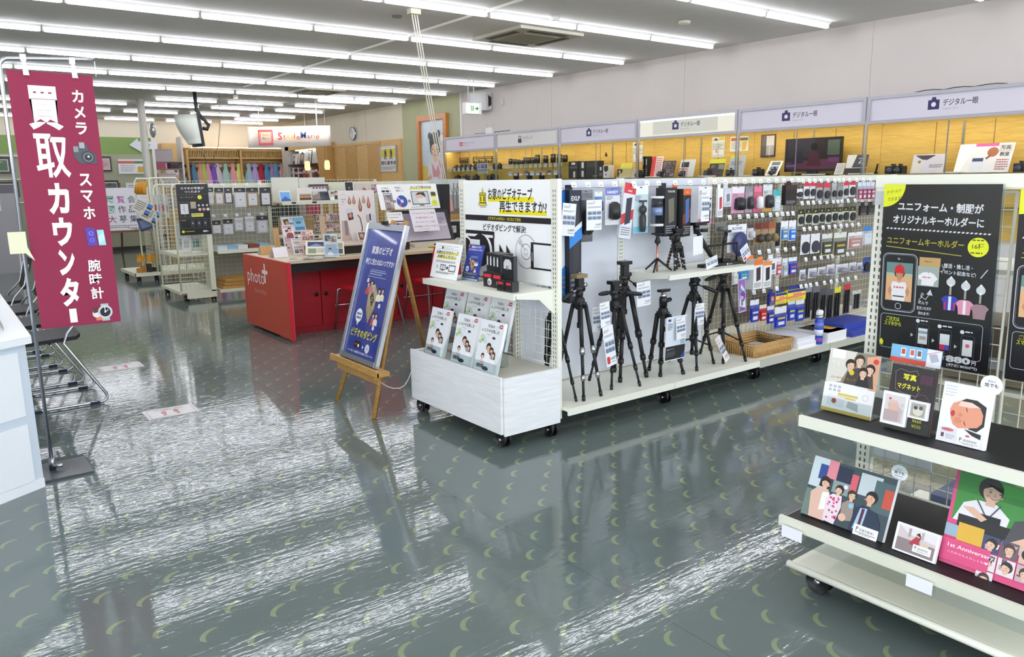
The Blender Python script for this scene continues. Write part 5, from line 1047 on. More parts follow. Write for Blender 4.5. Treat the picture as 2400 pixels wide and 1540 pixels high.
# banner on its stand
BP = Vector((.357, 4.43, 0)); t = thing('banner_stand', 'silver banner pole with curved top arm on a dark square foot', 'banner stand', BP)
b = MB(); z = 1.985; P = [(.357, 4.43, .02), (.362, 4.43, 1.96)]
for i in range(7): a = PI-(PI/2)*i/6; P.append((.405+.043*math.cos(a), 4.43, 2.0+.043*math.sin(a)))
P += [(.70, 4.43, 2.062), (.765, 4.43, 2.066)]; b.tube(P, .009, mat('#cfd3dc', .22, 1), 12); b.build('pole', t)
b = MB(); b.box(.30, .52, 4.27, 4.55, .001, .012, mat('#44484c', .3)); b.build('foot_plate', t)
b = MB(); b.lathe([(.016, 0), (.016, .05), (.011, .06)], (.357, 4.43, .012), STEEL, 12); b.rod((.357, 4.42, .03), (.40, 4.40, .034), .009, STEEL, 8); b.build('foot_socket', t)
b = MB(); b.prism([(.30, 4.415, 1.13), (.375, 4.415, 1.13), (.375, 4.415, 1.235), (.30, 4.415, 1.235)], (0, -.003, 0), mat('#e4dfbf', .5)); b.prism([(.36, 4.413, 1.135), (.40, 4.413, 1.09), (.375, 4.413, 1.16)], (0, -.003, 0), mat('#e4dfbf', .5)); b.build('tape_strip', t)
b = MB(); b.tube([(.765, 4.43, 2.06), (.765, 4.43, 1.985)], .0025, mat('#f0f0f0', .4), 6); b.build('arm_tip', t)
for x in (.46, .665):
    b = MB(); b.box(x-.012, x+.012, 4.415, 4.432, 2.035, 2.066, mat('#e9e9ec', .25)); b.prism([(x-.008, 4.42, 1.97), (x+.018, 4.42, 1.97), (x+.008, 4.42, 2.04), (x-.008, 4.42, 2.04)], (0, -.004, 0), mat('#dedee4', .25)); o = b.build('banner_clip'); tag(o, f'white plastic clip holding the red banner, {"left" if x < .6 else "right"}', 'clip')
RED = '#8f2547'
WH = '#f6f4f7'
s = Sheet((.385, 4.425, 1.992), (.362, 0, -.004), (.004, 0, -1.245), th=.0015, base=RED, rough=.75)
for ch, v0, v1, u, wu, bo in (('買', .052, .218, .38, .40, .035), ('取', .232, .402, .40, .40, .018), ('カ', .422, .545, .41, .26, .045), ('ウ', .558, .672, .41, .24, .045), ('ン', .685, .79, .41, .2, .05), ('タ', .80, .918, .40, .24, .045)): s.t(ch, u, v1, v1-v0, WH, bo, 'c', wu=wu)
s.r(.36, .928, .45, .985, WH)
for i, ch in enumerate('カメラ'): s.t(ch, .79, .108+.062*i, .048, WH, .03, 'c', mw=.14)
for i, ch in enumerate('スマホ'): s.t(ch, .76, .435+.066*i, .05, WH, .03, 'c', mw=.15)
for i, ch in enumerate('腕時計'): s.t(ch, .74, .782+.057*i, .05, WH, .02, 'c', mw=.16)
GR = '#70747a'; s.p([(.66, .285), (.72, .28), (.73, .27), (.83, .27), (.84, .29), (.93, .31), (.93, .345), (.72, .345), (.66, .32)], '#54575c'); s.r(.66, .278, .72, .30, '#8d9196'); s.r(.735, .262, .80, .285, '#a3a6aa'); s.e(.83, .32, .085, '#3e4146'); s.e(.83, .32, .066, GR); s.e(.83, .32, .045, '#33363a'); s.e(.835, .317, .015, '#d9dce0')
s.p([(.68, .60), (.80, .605), (.815, .675), (.695, .675)], '#5a46a8'); s.ring(.75, .625, .03, '#9b86d8', .35); s.ring(.755, .652, .03, '#8a72d0', .35); s.p([(.825, .612), (.91, .612), (.925, .675), (.835, .675)], '#9fd8e6'); s.p([(.83, .64), (.91, .62), (.915, .65), (.835, .67)], '#bfeaf0')
s.e(.70, .958, .055, '#e3dfdf'); s.p([(.66, .93), (.75, .935), (.76, .95), (.66, .955)], '#5a3a38'); s.p([(.68, .975), (.78, .97), (.77, .985), (.69, .987)], '#e07a5c'); s.r(.76, .918, .86, .99, '#b4b7bb'); s.e(.81, .953, .095, '#c9ccd0'); s.e(.81, .953, .068, '#22242a'); s.line([(.81, .953), (.81, .93)], .01, '#e9e9e9'); s.line([(.81, .953), (.85, .945)], .01, '#e9e9e9'); s.e(.81, .953, .012, '#e9e9e9')
tag(s.build('red_banner'), 'tall crimson hanging banner with big white lettering and a camera, phones and watches', 'banner')
# chairs along the counter
BKF = mat('#17161b', .6); SIL = mat('#c4c9cf', .2, 1)
def sled_chair(label, x, y, first=[None]):
    if first[0]: return dup(first[0], (x, y, 0), 0, label)
    t = thing('stacking_chair', label, 'chair', (x, y, 0), 'black chairs along the white counter'); first[0] = t
    b = MB()
    b.prism([(-.46, -.21, .43), (-.46, .21, .43), (-.05, .22, .45), (-.02, .17, .46), (-.02, -.17, .46), (-.05, -.22, .45)], (0, 0, .025), BKF); b.build('seat', t, True)
    b = MB(); b.prism([(-.02, -.2, .56), (-.02, .2, .56), (.06, .2, .83), (.06, -.2, .83)], (.018, 0, .004), BKF); b.build('backrest', t, True)
    for sy in (-.25, .25):
        b = MB(); b.tube([(-.44, sy, .44), (-.47, sy, .06), (-.46, sy, .025), (-.43, sy, .014), (.0, sy, .014), (.06, sy, .014), (.085, sy, .03), (.085, sy, .06), (-.13, sy, .44), (-.10, sy*.9, .5), (-.01, sy*.82, .60), (.04, sy*.82, .78)], .0095, SIL, 10); b.build('sled_leg', t, True)
        for x0 in (-.36, -.02): b = MB(); b.box(x0, x0+.06, sy-.012, sy+.012, 0, .02, mat('#20283c', .6)); b.build('foot_glide', t, True)
    b = MB(); b.rod((-.2, -.25, .43), (-.2, .25, .43), .008, SIL); b.rod((-.42, -.25, .43), (-.42, .25, .43), .008, SIL); b.build('seat_rail', t, True)
    return t
for i, y in enumerate((5.92, 6.62, 7.36, 8.1)): sled_chair(f'black chair with bent chrome legs beside the counter, {nth(i)} from the front', .74-.04*i, y)
# floor stickers
for (x0, x1, y0, y1, lab) in ((.952, 1.262, 5.045, 5.262, 'nearer white floor sticker with red footprints'), (.952, 1.262, 6.632, 6.845, 'farther white floor sticker with red footprints')):
    s = Sheet((x0, y1, .002), (x1-x0, 0, 0), (0, y0-y1, 0), th=.0015, base='#dcd6d6', rough=.25); s.rr(.06, .07, .94, .93, .008, '#4a3a40'); 
    for u in (.36, .60): s.e(u, .5, .05, '#b02a3c', .15); s.e(u+(.01 if u > .5 else -.01), .74, .035, '#b02a3c', .07)
    s.t('ここでお待ちください', .5, .24, .09, '#4a3a40', .01, 'c', wu=.6); s.greek(.3, .3, .8, 1, .05, '#9a8088', 3); tag(s.build('floor_sticker'), lab, 'floor sticker')

# ------------------------------------------------------------------ wooden easel with the blue poster
OAK = wood('#a97c3c', '#c79a55', (2, 2, 18), .45)
t = thing('easel', 'light wooden easel standing on the floor left of the plank box', 'easel', (2.25, 4.45, 0))
kx = (2.36-2.10)/(1.18-.32)
fx = lambda z: 2.075+kx*(z-.32)
for (y0, y1) in ((4.70, 4.50), (4.165, 4.33)):
    b = MB(); b.tube([(2.06, y0, 0), (2.44, y1, 1.2)], .017, OAK, 4); b.build('leg', t)
b = MB(); b.tube([(2.93, 4.93, 0), (2.42, 4.44, 1.17)], .017, OAK, 4); b.build('leg', t)
b = MB(); b.box(2.045, 2.13, 4.06, 4.73, .285, .312, OAK); b.box(2.04, 2.055, 4.06, 4.73, .285, .325, OAK); b.build('ledge', t)
b = MB(); b.box(2.075, 2.095, 4.12, 4.70, .225, .275, OAK); b.build('cross_bar', t)
b = MB(); b.box(2.36, 2.40, 4.28, 4.55, 1.13, 1.17, OAK); b.build('top_bar', t)
O = Vector((2.352, 4.675, 1.18)); U = Vector((.0, -.52, 0)); V = Vector((-.258, 0, -.865))
s = Sheet(O+U*.06+V*.03, U*.88, V*.94, th=.006, base='#2a3a8e', rough=.3); blue_poster(s, 1); tag(s.build('blue_poster'), 'tall blue poster about family videos in a silver frame on the wooden easel', 'poster')
ALU = mat('#d9dcE4', .25, .85); n = V.cross(U).normalized(); f = thing('poster_holder', 'silver snap frame around the tall blue poster on the easel', 'frame', O+V)
for nm, a, c in (('frame_rail', 0, .05), ('frame_rail', .95, 1.0)): b = MB(); b.prism([O+U*a+n*-.012, O+U*c+n*-.012, O+U*c+V-n*.012, O+U*a+V-n*.012], n*.026, ALU); b.build(nm, f)
for a, c in ((0, .045), (.965, 1.0)): b = MB(); b.prism([O+U*.05+V*a-n*.012, O+U*.95+V*a-n*.012, O+U*.95+V*c-n*.012, O+U*.05+V*c-n*.012], n*.028, mat('#9a9ea6', .35, .7)); b.build('frame_rail', f)
b = MB(); q = O+U*.5+V*.005+n*.02; b.box(q.x-.012, q.x+.012, q.y-.025, q.y+.025, q.z-.004, q.z+.02, BLK); b.build('hanger', f)
b = MB(); b.prism([O+U*.05+V*.045+n*.008, O+U*.95+V*.045+n*.008, O+U*.95+V*.965+n*.008, O+U*.05+V*.965+n*.008], n*.001, clear('#ffffff', .04, .015)); b.build('clear_cover', f)
b = MB(); P = [(2.07, 4.14, .26)]+[(2.09+.27*i/8, 4.13+.02*math.sin(i), .25-.10*math.sin(PI*i/8)+.06*i/8) for i in range(1, 9)]; b.tube(P, .0025, mat('#d9dad4', .4), 6); tag(b.build('tie_cord'), 'thin pale cord hanging from the easel to the plank box', 'cord')

# ------------------------------------------------------------------ red desk
RDK = mat('#a01322', .4); RDP = mat('#c04b36', .45, noise=.04, ns=8); RDE = mat('#cf1f30', .35); TOP = mat('#cdbfa0', .4); BKT = mat('#1d1416', .4)
D_ = thing('red_desk', 'long red order desk with pale top and red cabinet doors', 'desk', (4.0, 7.4, 0))
b = MB(); b.prism([(2.535, 6.72, .03), (2.535, 7.93, .03), (2.535, 7.93, .742), (2.535, 6.72, .742)], (.03, 0, 0), RDP); pe = b.build('side_panel', D_)
b = MB(); b.box(2.5655, 2.575, 6.72, 7.9, .03, .742, mat('#d8cfc9', .4)); b.box(2.533, 2.566, 6.70, 6.72, .02, .742, RDE); b.build('edge_band', pe)
s = Sheet((2.5345, 7.84, .70), (0, -.66, 0), (0, 0, -.40), th=.0006, base='#c04b36', rough=.45); s.t('photo', .04, .66, .44, '#f4ecea', 0, 'l', wu=.74); s.r(.79, .03, .835, .50, '#f6f0ee'); s.r(.70, .19, .93, .28, '#f6f0ee'); s.t('フォトプラス', .32, .80, .10, '#ecdcd8', 0, 'l', wu=.5)
s.build('lettering', pe)
b = MB(); b.box(2.575, 5.9, 6.86, 7.93, .712, .74, TOP); b.build('desk_top', D_)
b = MB(); b.box(2.575, 5.9, 6.92, 6.95, .62, .712, BKT); b.build('apron', D_)
xs = [2.585, 3.01, 3.435, 3.86, 4.285, 4.71, 5.135, 5.56, 5.88]
for i in range(8):
    b = MB(); b.box(xs[i]+.004, xs[i+1]-.004, 7.10, 7.12, .06, .615, RDK); dr = b.build('door', D_)
    x = xs[i+1]-.05 if i % 2 == 0 else xs[i]+.05; b = MB(); b.rod((x, 7.10, .37), (x, 7.095, .37), .021, mat('#241012', .6), 16); b.build('finger_hole', dr)
b = MB(); b.box(2.575, 5.9, 7.12, 7.9, .02, .62, RDK); b.box(2.575, 5.9, 7.08, 7.12, .0, .06, mat('#8c1420', .5)); b.build('cabinet_body', D_)
b = MB(); b.box(3.12, 4.05, 7.14, 7.92, .74, .82, BKT); b.box(3.11, 4.06, 7.13, 7.93, .82, .835, mat('#cbb9a6', .4)); tag(b.build('riser'), 'black raised platform with pale top on the red desk', 'riser')
RDC = mat('#c61a28', .45, bump=.3, ns=240)
def red_chair(x, y, label, first=[None]):
    if first[0]: return dup(first[0], (x, y, 0), 0, label)
    t = thing('red_chair', label, 'chair', (x, y, 0), 'red chairs at the red desk'); first[0] = t
    b = MB(); V = []; F = []
    for k in range(7):
        z = .40+.41*k/6; yb = -.02-.09*k/6
        for j in range(9): a = -1+j/4; V.append((a*(.20+.012*math.sin(PI*k/6)), yb+.05*(1-abs(a)**2)*-1+.03, z))
    for k in range(6):
        for j in range(8): F.append((k*9+j, k*9+j+1, k*9+j+10, k*9+j+9))
    V2 = V+[(p[0], p[1]+.012, p[2]) for p in V]; n = len(V); F2 = F+[tuple(n+q for q in f[::-1]) for f in F]
    F2 += [(j, n+j, n+j+1, j+1) for j in range(8)]+[(54+j+1, n+54+j+1, n+54+j, 54+j) for j in range(8)]+[(k*9+9, n+k*9+9, n+k*9, k*9) for k in range(6)]+[(k*9+8, n+k*9+8, n+k*9+17, k*9+17) for k in range(6)]
    b.add(V2, F2, RDC, True); b.build('backrest', t, True)
    b = MB(); b.prism([(-.21, .0, .425), (.21, .0, .425), (.22, .40, .435), (.18, .44, .43), (-.18, .44, .43), (-.22, .40, .435)], (0, 0, .02), RDC); b.build('seat', t, True)
    for sx in (-1, 1):
        b = MB(); b.tube([(sx*.24, .52, 0), (sx*.235, .42, .42), (sx*.2, .40, .43)], .009, CHR, 8); b.build('leg', t, True)
        b = MB(); b.tube([(sx*.25, -.04, 0), (sx*.205, .06, .42), (sx*.195, -.03, .52), (sx*.19, -.09, .72)], .009, CHR, 8); b.build('leg', t, True)
    b = MB(); b.rod((-.24, .50, .25), (.24, .50, .25), .006, CHR); b.build('cross_rail', t, True); b = MB(); b.rod((-.22, .04, .43), (.22, .04, .43), .007, CHR); b.build('seat_rail', t, True)
    return t
red_chair(3.36, 6.54, 'red chair with chrome legs at the desk, behind the wooden easel'); red_chair(4.14, 6.54, 'red chair with chrome legs at the desk, behind the white tape notice')
b = MB(); b.box(3.88, 3.98, 6.47, 6.475, .802, .822, mat('#e0c62c', .4)); b.box(3.88, 3.98, 6.455, 6.475, .815, .822, mat('#e0c62c', .4)); tag(b.build('yellow_label'), 'small yellow label on top of the right red chair back', 'label')
# --- display cards on the desk
def stand_card(label, x0, x1, y, z0, z1, col, ru=0, back=.05, draw=None, name='display_card', cat='card', dy=0):
    s = Sheet((x0, y+back, z1), (x1-x0, dy, 0), (0, -back, -(z1-z0)), th=.004, base=col)
    if draw: draw(s)
    return tag(s.build(name), label, cat)
def pr_rows(seed, pal=None):
    def f(s):
        s.greek(.1, .05, .9, 2, .04, '#6a5a58', seed); s.photo(.1, .16, .9, .42, seed, pal); s.greek(.1, .47, .9, 5, .035, '#8a7a78', seed+1); s.photo(.12, .68, .48, .9, seed+2, pal); s.photo(.54, .68, .9, .9, seed+3, pal)
    return f
WDC = mat('#c0955a', .5)
def a_frame(label, x, y, z, w, h, d, m1, m2=None):
    b = MB(); b.prism([(x, y-d, z), (x+w, y-d*.6, z), (x+w, y-d*.1, z+h), (x, y-d*.4, z+h)], (0, -.006, 0), m1); b.prism([(x, y+d, z), (x+w, y+d*.6, z), (x+w, y-d*.1, z+h), (x, y-d*.4, z+h)], (0, .006, 0), m2 or m1); return tag(b.build('tent_card'), label, 'card')
a_frame('small wooden tent card at the far corner of the red desk', 2.64, 7.72, .742, .12, .085, .05, WDC, mat('#e0d2c6', .5))
a_frame('white tent card at the left front of the red desk', 2.62, 7.32, .742, .15, .095, .07, pm('#ece6ea'), pm('#d9cdd0'))
stand_card('tall brown kraft card standing at the back of the red desk', 2.84, 2.90, 7.80, .742, .99, '#b08a58', draw=lambda s: s.line([(.5, .3), (.5, .7)], .08, '#8a6a40'))
stand_card('pinkish leaflet with portraits in a clear stand on the red desk', 2.94, 3.07, 7.80, .742, 1.02, '#d8c4c8', back=.06, draw=lambda s: (pr_rows(3, ['#e6d5d6', '#5a4448', '#c9a9ac'])(s), s.bust(.6, .2, .14, top='#8a3a46')))
stand_card('small white clip-on print with photos, middle of the red desk', 2.88, 2.99, 7.40, .742, .90, '#e9e2e6', back=.07, draw=pr_rows(5))
stand_card('tall pink print covered with portrait pictures on the red desk', 2.955, 3.085, 7.34, .742, .985, '#d9b7ae', back=.05, draw=lambda s: [s.photo(.08+.3*i, .06+.19*j, .34+.3*i, .22+.19*j, i*7+j, ['#efe0d8', '#7c5a50', '#c99a8c', '#a98a84']) for i in range(3) for j in range(5)])
stand_card('small white photo frame beside the tall pink print', 3.03, 3.06, 7.60, .742, .92, '#efe9ec', draw=lambda s: s.r(.2, .1, .8, .9, '#b49a9c'), name='framed_photo', cat='frame')
stand_card('tall beige card standing on the back of the red desk', 3.40, 3.46, 7.90, .742, 1.10, '#c3aa8c')
O = ((2.985, 7.35, .88)); s = Sheet(O, (.16, -.16, 0), (-.05, -.10, -.13), th=.006, base='#eeeadb'); s.r(.1, .08, .9, .42, '#39456e'); s.p([(.1, .42), (.5, .2), (.9, .42)], '#8b94b4'); s.r(.12, .55, .5, .9, '#8aa07a'); s.greek(.55, .55, .9, 5, .06, '#8a8a80', 3); tag(s.build('photo_book'), 'cream photo book leaning open with a blue sky picture, left of two', 'photo book')
s = Sheet((3.14, 7.20, .87), (.13, -.12, 0), (-.04, -.09, -.12), th=.006, base='#ece7d8'); s.r(.08, .1, .45, .5, '#6f7f86'); s.r(.5, .1, .92, .5, '#a4a08c'); s.r(.08, .55, .92, .92, '#4f565a'); tag(s.build('photo_book'), 'cream photo book leaning open with grey pictures, right of two', 'photo book')
stand_card('tall pale blue card with baby pictures at the front of the red desk', 2.99, 3.12, 6.90, .742, .965, '#c7d6de', back=.03, dy=-.03, draw=lambda s: (s.photo(.1, .05, .5, .3, 2), s.photo(.5, .1, .92, .36, 3), s.greek(.1, .45, .9, 4, .04, '#7c8a96', 2), s.r(.05, .6, .95, .85, '#8fb8d6'), s.bust(.4, .68, .1, top='#e9e9ee'), s.greek(.1, .9, .9, 2, .03, '#8a8a96', 4)))
for i, (x, y, w, h, r) in enumerate(((2.70, 7.08, .17, .12, -.5), (2.82, 6.98, .16, .11, -.2), (2.90, 7.12, .15, .1, -.6), (2.97, 6.98, .15, .1, -.3), (2.76, 6.94, .12, .09, .1))):
    c, q = math.cos(r), math.sin(r); s = Sheet((x, y, .7425+.002*i), (w*c, w*q, 0), (h*q, -h*c, 0), th=.001, base='#eeeadc'); s.photo(.06, .08, .5, .9, i); s.greek(.55, .2, .92, 4, .12, '#9a968a', i); tag(s.build('print_sample'), f'cream sample print lying flat on the red desk, {nth(i)} from the left corner', 'print')
stand_card('brown framed portrait leaning on the riser', 3.62, 3.72, 7.46, .838, .93, '#e3d6cf', back=.05, draw=lambda s: (s.r(.12, .08, .95, .95, '#7a5a4c'), s.e(.5, .45, .2, '#c29a84')), name='framed_photo', cat='frame')
stand_card('white desk calendar with a yellow top edge on the desk', 3.69, 3.82, 7.28, .742, .91, '#f0eef0', back=.06, draw=lambda s: (s.r(0, 0, 1, .2, '#dca92e'), [s.e(.2+.22*i, .38+.17*j, .05, '#55556a') for i in range(4) for j in range(3) if (i+j) % 2 == 0]), name='calendar', cat='calendar')
def flower(s):
    s.line([(.06, .11), (.14, .06), (.22, .11)], .004, '#55555a'); s.t('THINK', .06, .19, .03, '#3a3a3e', 0, 'l', wu=.15); s.t('BIG', .1, .235, .026, '#3a3a3e', 0, 'l'); s.greek(.07, .27, .2, 1, .015, '#9a9a9a', 2)
    for (u, v, h, c) in ((.30, .1, .18, '#9c6a50'), (.42, .08, .2, '#a8785e'), (.58, .13, .3, '#7c4a36'), (.69, .09, .18, '#b08a70'), (.82, .11, .26, '#9a4e34')): s.p([(u, v), (u+.012, v+h*.2), (u+.055, v+h*.75), (u+.03, v+h), (u-.03, v+h*.98), (u-.05, v+h*.7), (u-.012, v+h*.2)], c); s.p([(u, v+h*.25), (u+.025, v+h*.7), (u, v+h*.9), (u-.02, v+h*.65)], '#c09a84')
    s.p([(.22, .46), (.36, .44), (.38, .58), (.24, .6)], '#4a2a22'); s.e(.3, .5, .05, '#b08468', .05); s.r(.18, .36, .36, .44, '#c9cdd6'); s.line([(.5, .5), (.56, .56), (.6, .75), (.58, .85)], .03, '#6a5a50'); s.r(.72, .5, .84, .62, '#b4aeb4'); s.r(.82, .48, .86, .62, '#26242c'); s.r(.74, .62, .8, .78, '#a4947c'); s.r(.9, .5, .97, .72, '#c4c9d4')
    s.p([(.05, .60), (.2, .6), (.26, .85), (.3, 1), (.03, 1), (.04, .8)], '#b8a8a4'); s.p([(.12, .6), (.2, .6), (.22, .9), (.12, .9)], '#8c7874'); s.e(.15, .96, .06, '#c9b05c', .015)
stand_card('large pale board with pictures of dried flowers on the desk', 3.475, 3.90, 7.58, .838, 1.362, '#dcd5d4', back=.03, draw=flower, name='display_board', cat='board')
# --- kiosk
B_ = thing('photo_kiosk', 'black touch screen photo kiosk on the red desk', 'kiosk', (4.55, 7.6, .74))
b = MB(); O = Vector((4.13, 7.66, 1.125)); U = Vector((.73, 0, 0)); V = Vector((.03, -.13, -.385)); n = V.cross(U).normalized(); b.prism([O, O+U, O+U+V, O+V], -n*.06, BLK); b.build('screen_case', B_)
s = Sheet(O+U*.07+V*.09+n*.001, U*.86, V*.78, th=.0005, base='#b7b0bd', rough=.12); s.r(.02, .03, .98, .30, '#a9a2b6'); s.p([(.5, .5), (1, .42), (1, .48), (.5, .56)], '#d6cfd8'); s.r(.45, .66, .56, .69, '#4a4a52'); s.greek(.72, .2, .95, 3, .07, '#8c8698', 4); s.build('screen', B_)
b = MB(); b.box(4.2, 4.95, 7.30, 7.6, .741, .775, mat('#cfc6b4', .4)); b.box(4.45, 4.55, 7.297, 7.301, .75, .765, BLK); b.build('base', B_)
b = MB(); b.box(4.80, 4.93, 7.70, 7.86, .741, 1.41, BLK); b.build('tower', B_)
s = Sheet((3.905, 7.56, 1.419), (.752, .0, 0), (.025, -.045, -.272), th=.006, base='#f4f4f5')
s.t('スマホの', .07, .2, .085, '#2c2a30', .01, 'l', wu=.11); s.r(.065, .23, .12, .31, '#2c2a30'); s.r(.13, .23, .185, .31, '#2c2a30'); s.t('を', .195, .3, .06, '#2c2a30', 0); s.t('DVDに', .29, .18, .09, '#2c2a30', .01, 'l', wu=.1); s.t('保存して', .3, .3, .085, '#2c2a30', .01, 'l', wu=.12)
s.r(.53, .16, .9, .22, '#e8df2e'); s.t('テレビで見られる', .55, .19, .11, '#2c2a30', .02, 'l', wu=.35)
s.rr(.085, .36, .215, 1.0, .008, '#2c2a30'); [s.photo(.095+.037*i, .41+.1*j, .13+.037*i, .5+.1*j, i*5+j, ['#c9a9a0', '#8c6a64', '#e6d6cf', '#6a7a8a', '#5a4a4a']) for i in range(3) for j in range(6)]
s.e(.365, .68, .088, '#2c4fa8'); s.p([(.365, .68), (.29, .55), (.31, .5)], '#e9b8c4'); s.p([(.365, .68), (.3, .84), (.33, .9)], '#c94a6a'); s.e(.365, .68, .026, '#d9dde6')
for u in (.24, .485): s.e(u, .68, .02, '#3a383e'); s.p([(u-.006, .65), (u+.009, .68), (u-.006, .71)], '#ffffff')
s.r(.535, .30, .83, .83, '#24262c'); s.r(.545, .32, .82, .80, '#cdd3d6'); s.e(.67, .52, .06, '#dcb8a0', .18); s.p([(.6, .45), (.66, .34), (.76, .34), (.78, .55), (.7, .42)], '#3a2a26'); s.p([(.66, .8), (.62, .6), (.76, .55), (.78, .8)], '#e9e6e6'); s.r(.65, .85, .73, .88, '#24262c')
s.e(.915, .44, .05, '#dce63c'); s.photo(.875, .34, .955, .5, 4, ['#4a3a34', '#c9a48c']); s.e(.915, .78, .05, '#dce63c'); s.t('PC', .915, .81, .08, '#6a6a2c', 0, 'c'); s.greek(.5, .92, .9, 1, .035, '#77757a', 3)
tag(s.build('kiosk_board'), 'white board with phone, disc and television pictures above the photo kiosk', 'sign')
for x in (4.18, 4.52):
    b = MB(); b.box(x-.03, x+.03, 7.575, 7.58, 1.40, 1.45, mat('#d8d8da', .4)); tag(b.build('board_tab'), f'pale round tab sticking up behind the kiosk board, {"left" if x < 4.3 else "right"}', 'tab')
s = Sheet((4.275, 7.525, 1.138), (.335, 0, 0), (.02, -.07, -.24), th=.001, base='#e9e4ec'); 
for i, (tx, c, w) in enumerate((('スマホからアルバムの簡単', '#6a5a66', .86), ('DVD無料 保存サービス', '#b8324c', .68), ('ネットから プリント注文', '#8a3a5c', .76), ('お気軽にスタッフまで', '#6a5a66', .9))): s.t(tx, .52, .22+.2*i, .085, c, .005, 'c', wu=w)
s.greek(.2, .9, .8, 1, .035, '#b8546a', 2); tag(s.build('paper_notice'), 'white paper notice with red and grey writing taped over the kiosk screen', 'notice')
s = Sheet((3.98, 7.50, 1.12), (.19, 0, 0), (.01, -.03, -.12), th=.002, base='#efedf0'); s.t('スマホの写真', .1, .3, .16, '#44424a', 0, 'l', wu=.8); s.greek(.1, .45, .9, 1, .1, '#55535a', 5); s.r(.3, .78, 1, .92, '#7a3a3c'); tag(s.build('paper_notice'), 'small white notice left of the kiosk screen', 'notice')
# --- table behind the kiosk with a big photo panel
t = thing('display_table', 'light wooden display table behind the kiosk', 'table', (5.75, 8.6, 0)); b = MB(); b.box(5.15, 6.4, 8.3, 9.0, .96, 1.02, OAK); b.build('table_top', t)
for x in (5.2, 6.35):
    for y in (8.35, 8.95): MB().box(x-.03, x+.03, y-.03, y+.03, 0, .96, OAK).build('leg', t)
def umb(s):
    s.r(0, 0, 1, 1, '#8d9494'); s.r(0, .0, 1, .45, '#bfc6c8'); s.r(0, .85, 1, 1, '#6c6a62')
    for u in (.6, .7, .82, .93): s.line([(u, .9), (u+.02, .4), (u+.06, .12)], .02, '#4a4644'); s.line([(u+.02, .45), (u-.06, .2)], .012, '#5a5654'); s.line([(u+.01, .5), (u+.1, .25)], .012, '#5a5654')
    s.p([(.1, .42), (.14, .26), (.3, .2), (.46, .26), (.52, .42), (.4, .38), (.3, .42), (.2, .4)], '#c8283e'); s.p([(.24, .44), (.36, .42), (.4, .95), (.22, .95)], '#2c2628'); s.p([(.4, .48), (.54, .46), (.6, .9), (.46, .95)], '#d8a0a4'); s.e(.3, .42, .05, '#e0b8a0'); s.e(.46, .44, .045, '#e6c2ac')
stand_card('large photo panel of a couple under a red umbrella behind the kiosk', 5.17, 5.72, 8.5, 1.022, 1.47, '#8d9494', draw=umb, name='mounted_photo', cat='photo panel', back=.04)
stand_card('small white price sign at the foot of the umbrella photo panel', 5.62, 5.75, 8.42, 1.022, 1.08, '#ece8e2', draw=lambda s: s.greek(.1, .3, .9, 2, .25, '#6a6a6a', 3))
t = thing('print_rack', 'black rack of printed price strips behind the kiosk', 'rack', (5.0, 8.0, .55)); b = MB(); b.box(4.85, 5.5, 8.05, 8.1, .0, .95, BLK); b.build('back_board', t)
s = Sheet((4.96, 8.04, .90), (.27, 0, 0), (0, 0, -.085), th=.003, base='#dcd9da'); s.photo(.05, .1, .3, .9, 3, ['#9a5a5c', '#c9a4a0']); s.ring(.42, .5, .08, '#55555a', .3); s.greek(.55, .2, .95, 3, .2, '#6c6a70', 3); s.build('header_strip', t)
for i in range(6): s = Sheet((4.965, 8.045, .80-.033*i), (.19, 0, 0), (0, 0, -.028), th=.002, base='#b9b8ba'); s.greek(.05, .2, .95, 2, .3, '#4c4a50', i); s.build('price_strip', t)
b = MB(); b.add([(5.25+.055*math.cos(2*PI*j/20), 8.04+q, .70+.055*math.sin(2*PI*j/20)) for q in (0, .002) for j in range(20)], [tuple(range(20)), tuple(range(20, 40))[::-1]], mat('#d3d8c9', .3)); b.build('disc_sample', t)
# ------------------------------------------------------------------ middle shelf row with hanging photo frames, and the rack behind it
H_ = thing('gondola_end_unit', 'ivory wire mesh end unit on casters with a small black poster, middle of the shop', 'shelf unit', (2.6, 10.4, 0))
IV = mat('#e6e6cf', .45)
b = MB(); b.box(2.40, 2.84, 9.97, 10.95, .115, .13, IV); b.box(2.39, 2.40, 9.97, 10.95, .10, .135, IV); b.box(2.47, 2.83, 9.972, 9.99, .04, .115, IV); b.build('base_shelf', H_)
for (x, y) in ((2.47, 10.02), (2.80, 10.02), (2.45, 10.90)): caster(H_, x, y)
for y in (9.99, 10.93):
    b = MB(); b.tube([(2.41, y, .13), (2.41, y, 1.40), (2.43, y, 1.44), (2.46, y, 1.45), (2.80, y, 1.45)], .012, IV, 8); b.build('side_frame', H_)
    wire_mesh(H_, 'y', y, 2.42, 2.78, .16, 1.42, IV, .05, .0025)
wire_mesh(H_, 'x', 2.80, 10.0, 10.92, .16, 1.42, IV, .06, .0025)
b = MB(); b.box(2.77, 2.83, 9.97, 10.01, .1, 1.455, IV); b.build('upright', H_)
b = MB(); b.box(2.42, 2.80, 10.0, 10.92, .575, .59, IV); b.box(2.41, 2.42, 9.98, 10.93, .555, .60, IV); b.build('shelf', H_)
s = Sheet((2.452, 9.955, 1.452), (.375, 0, 0), (0, 0, -.617), th=.003, base='#1b1a1d', rough=.35)
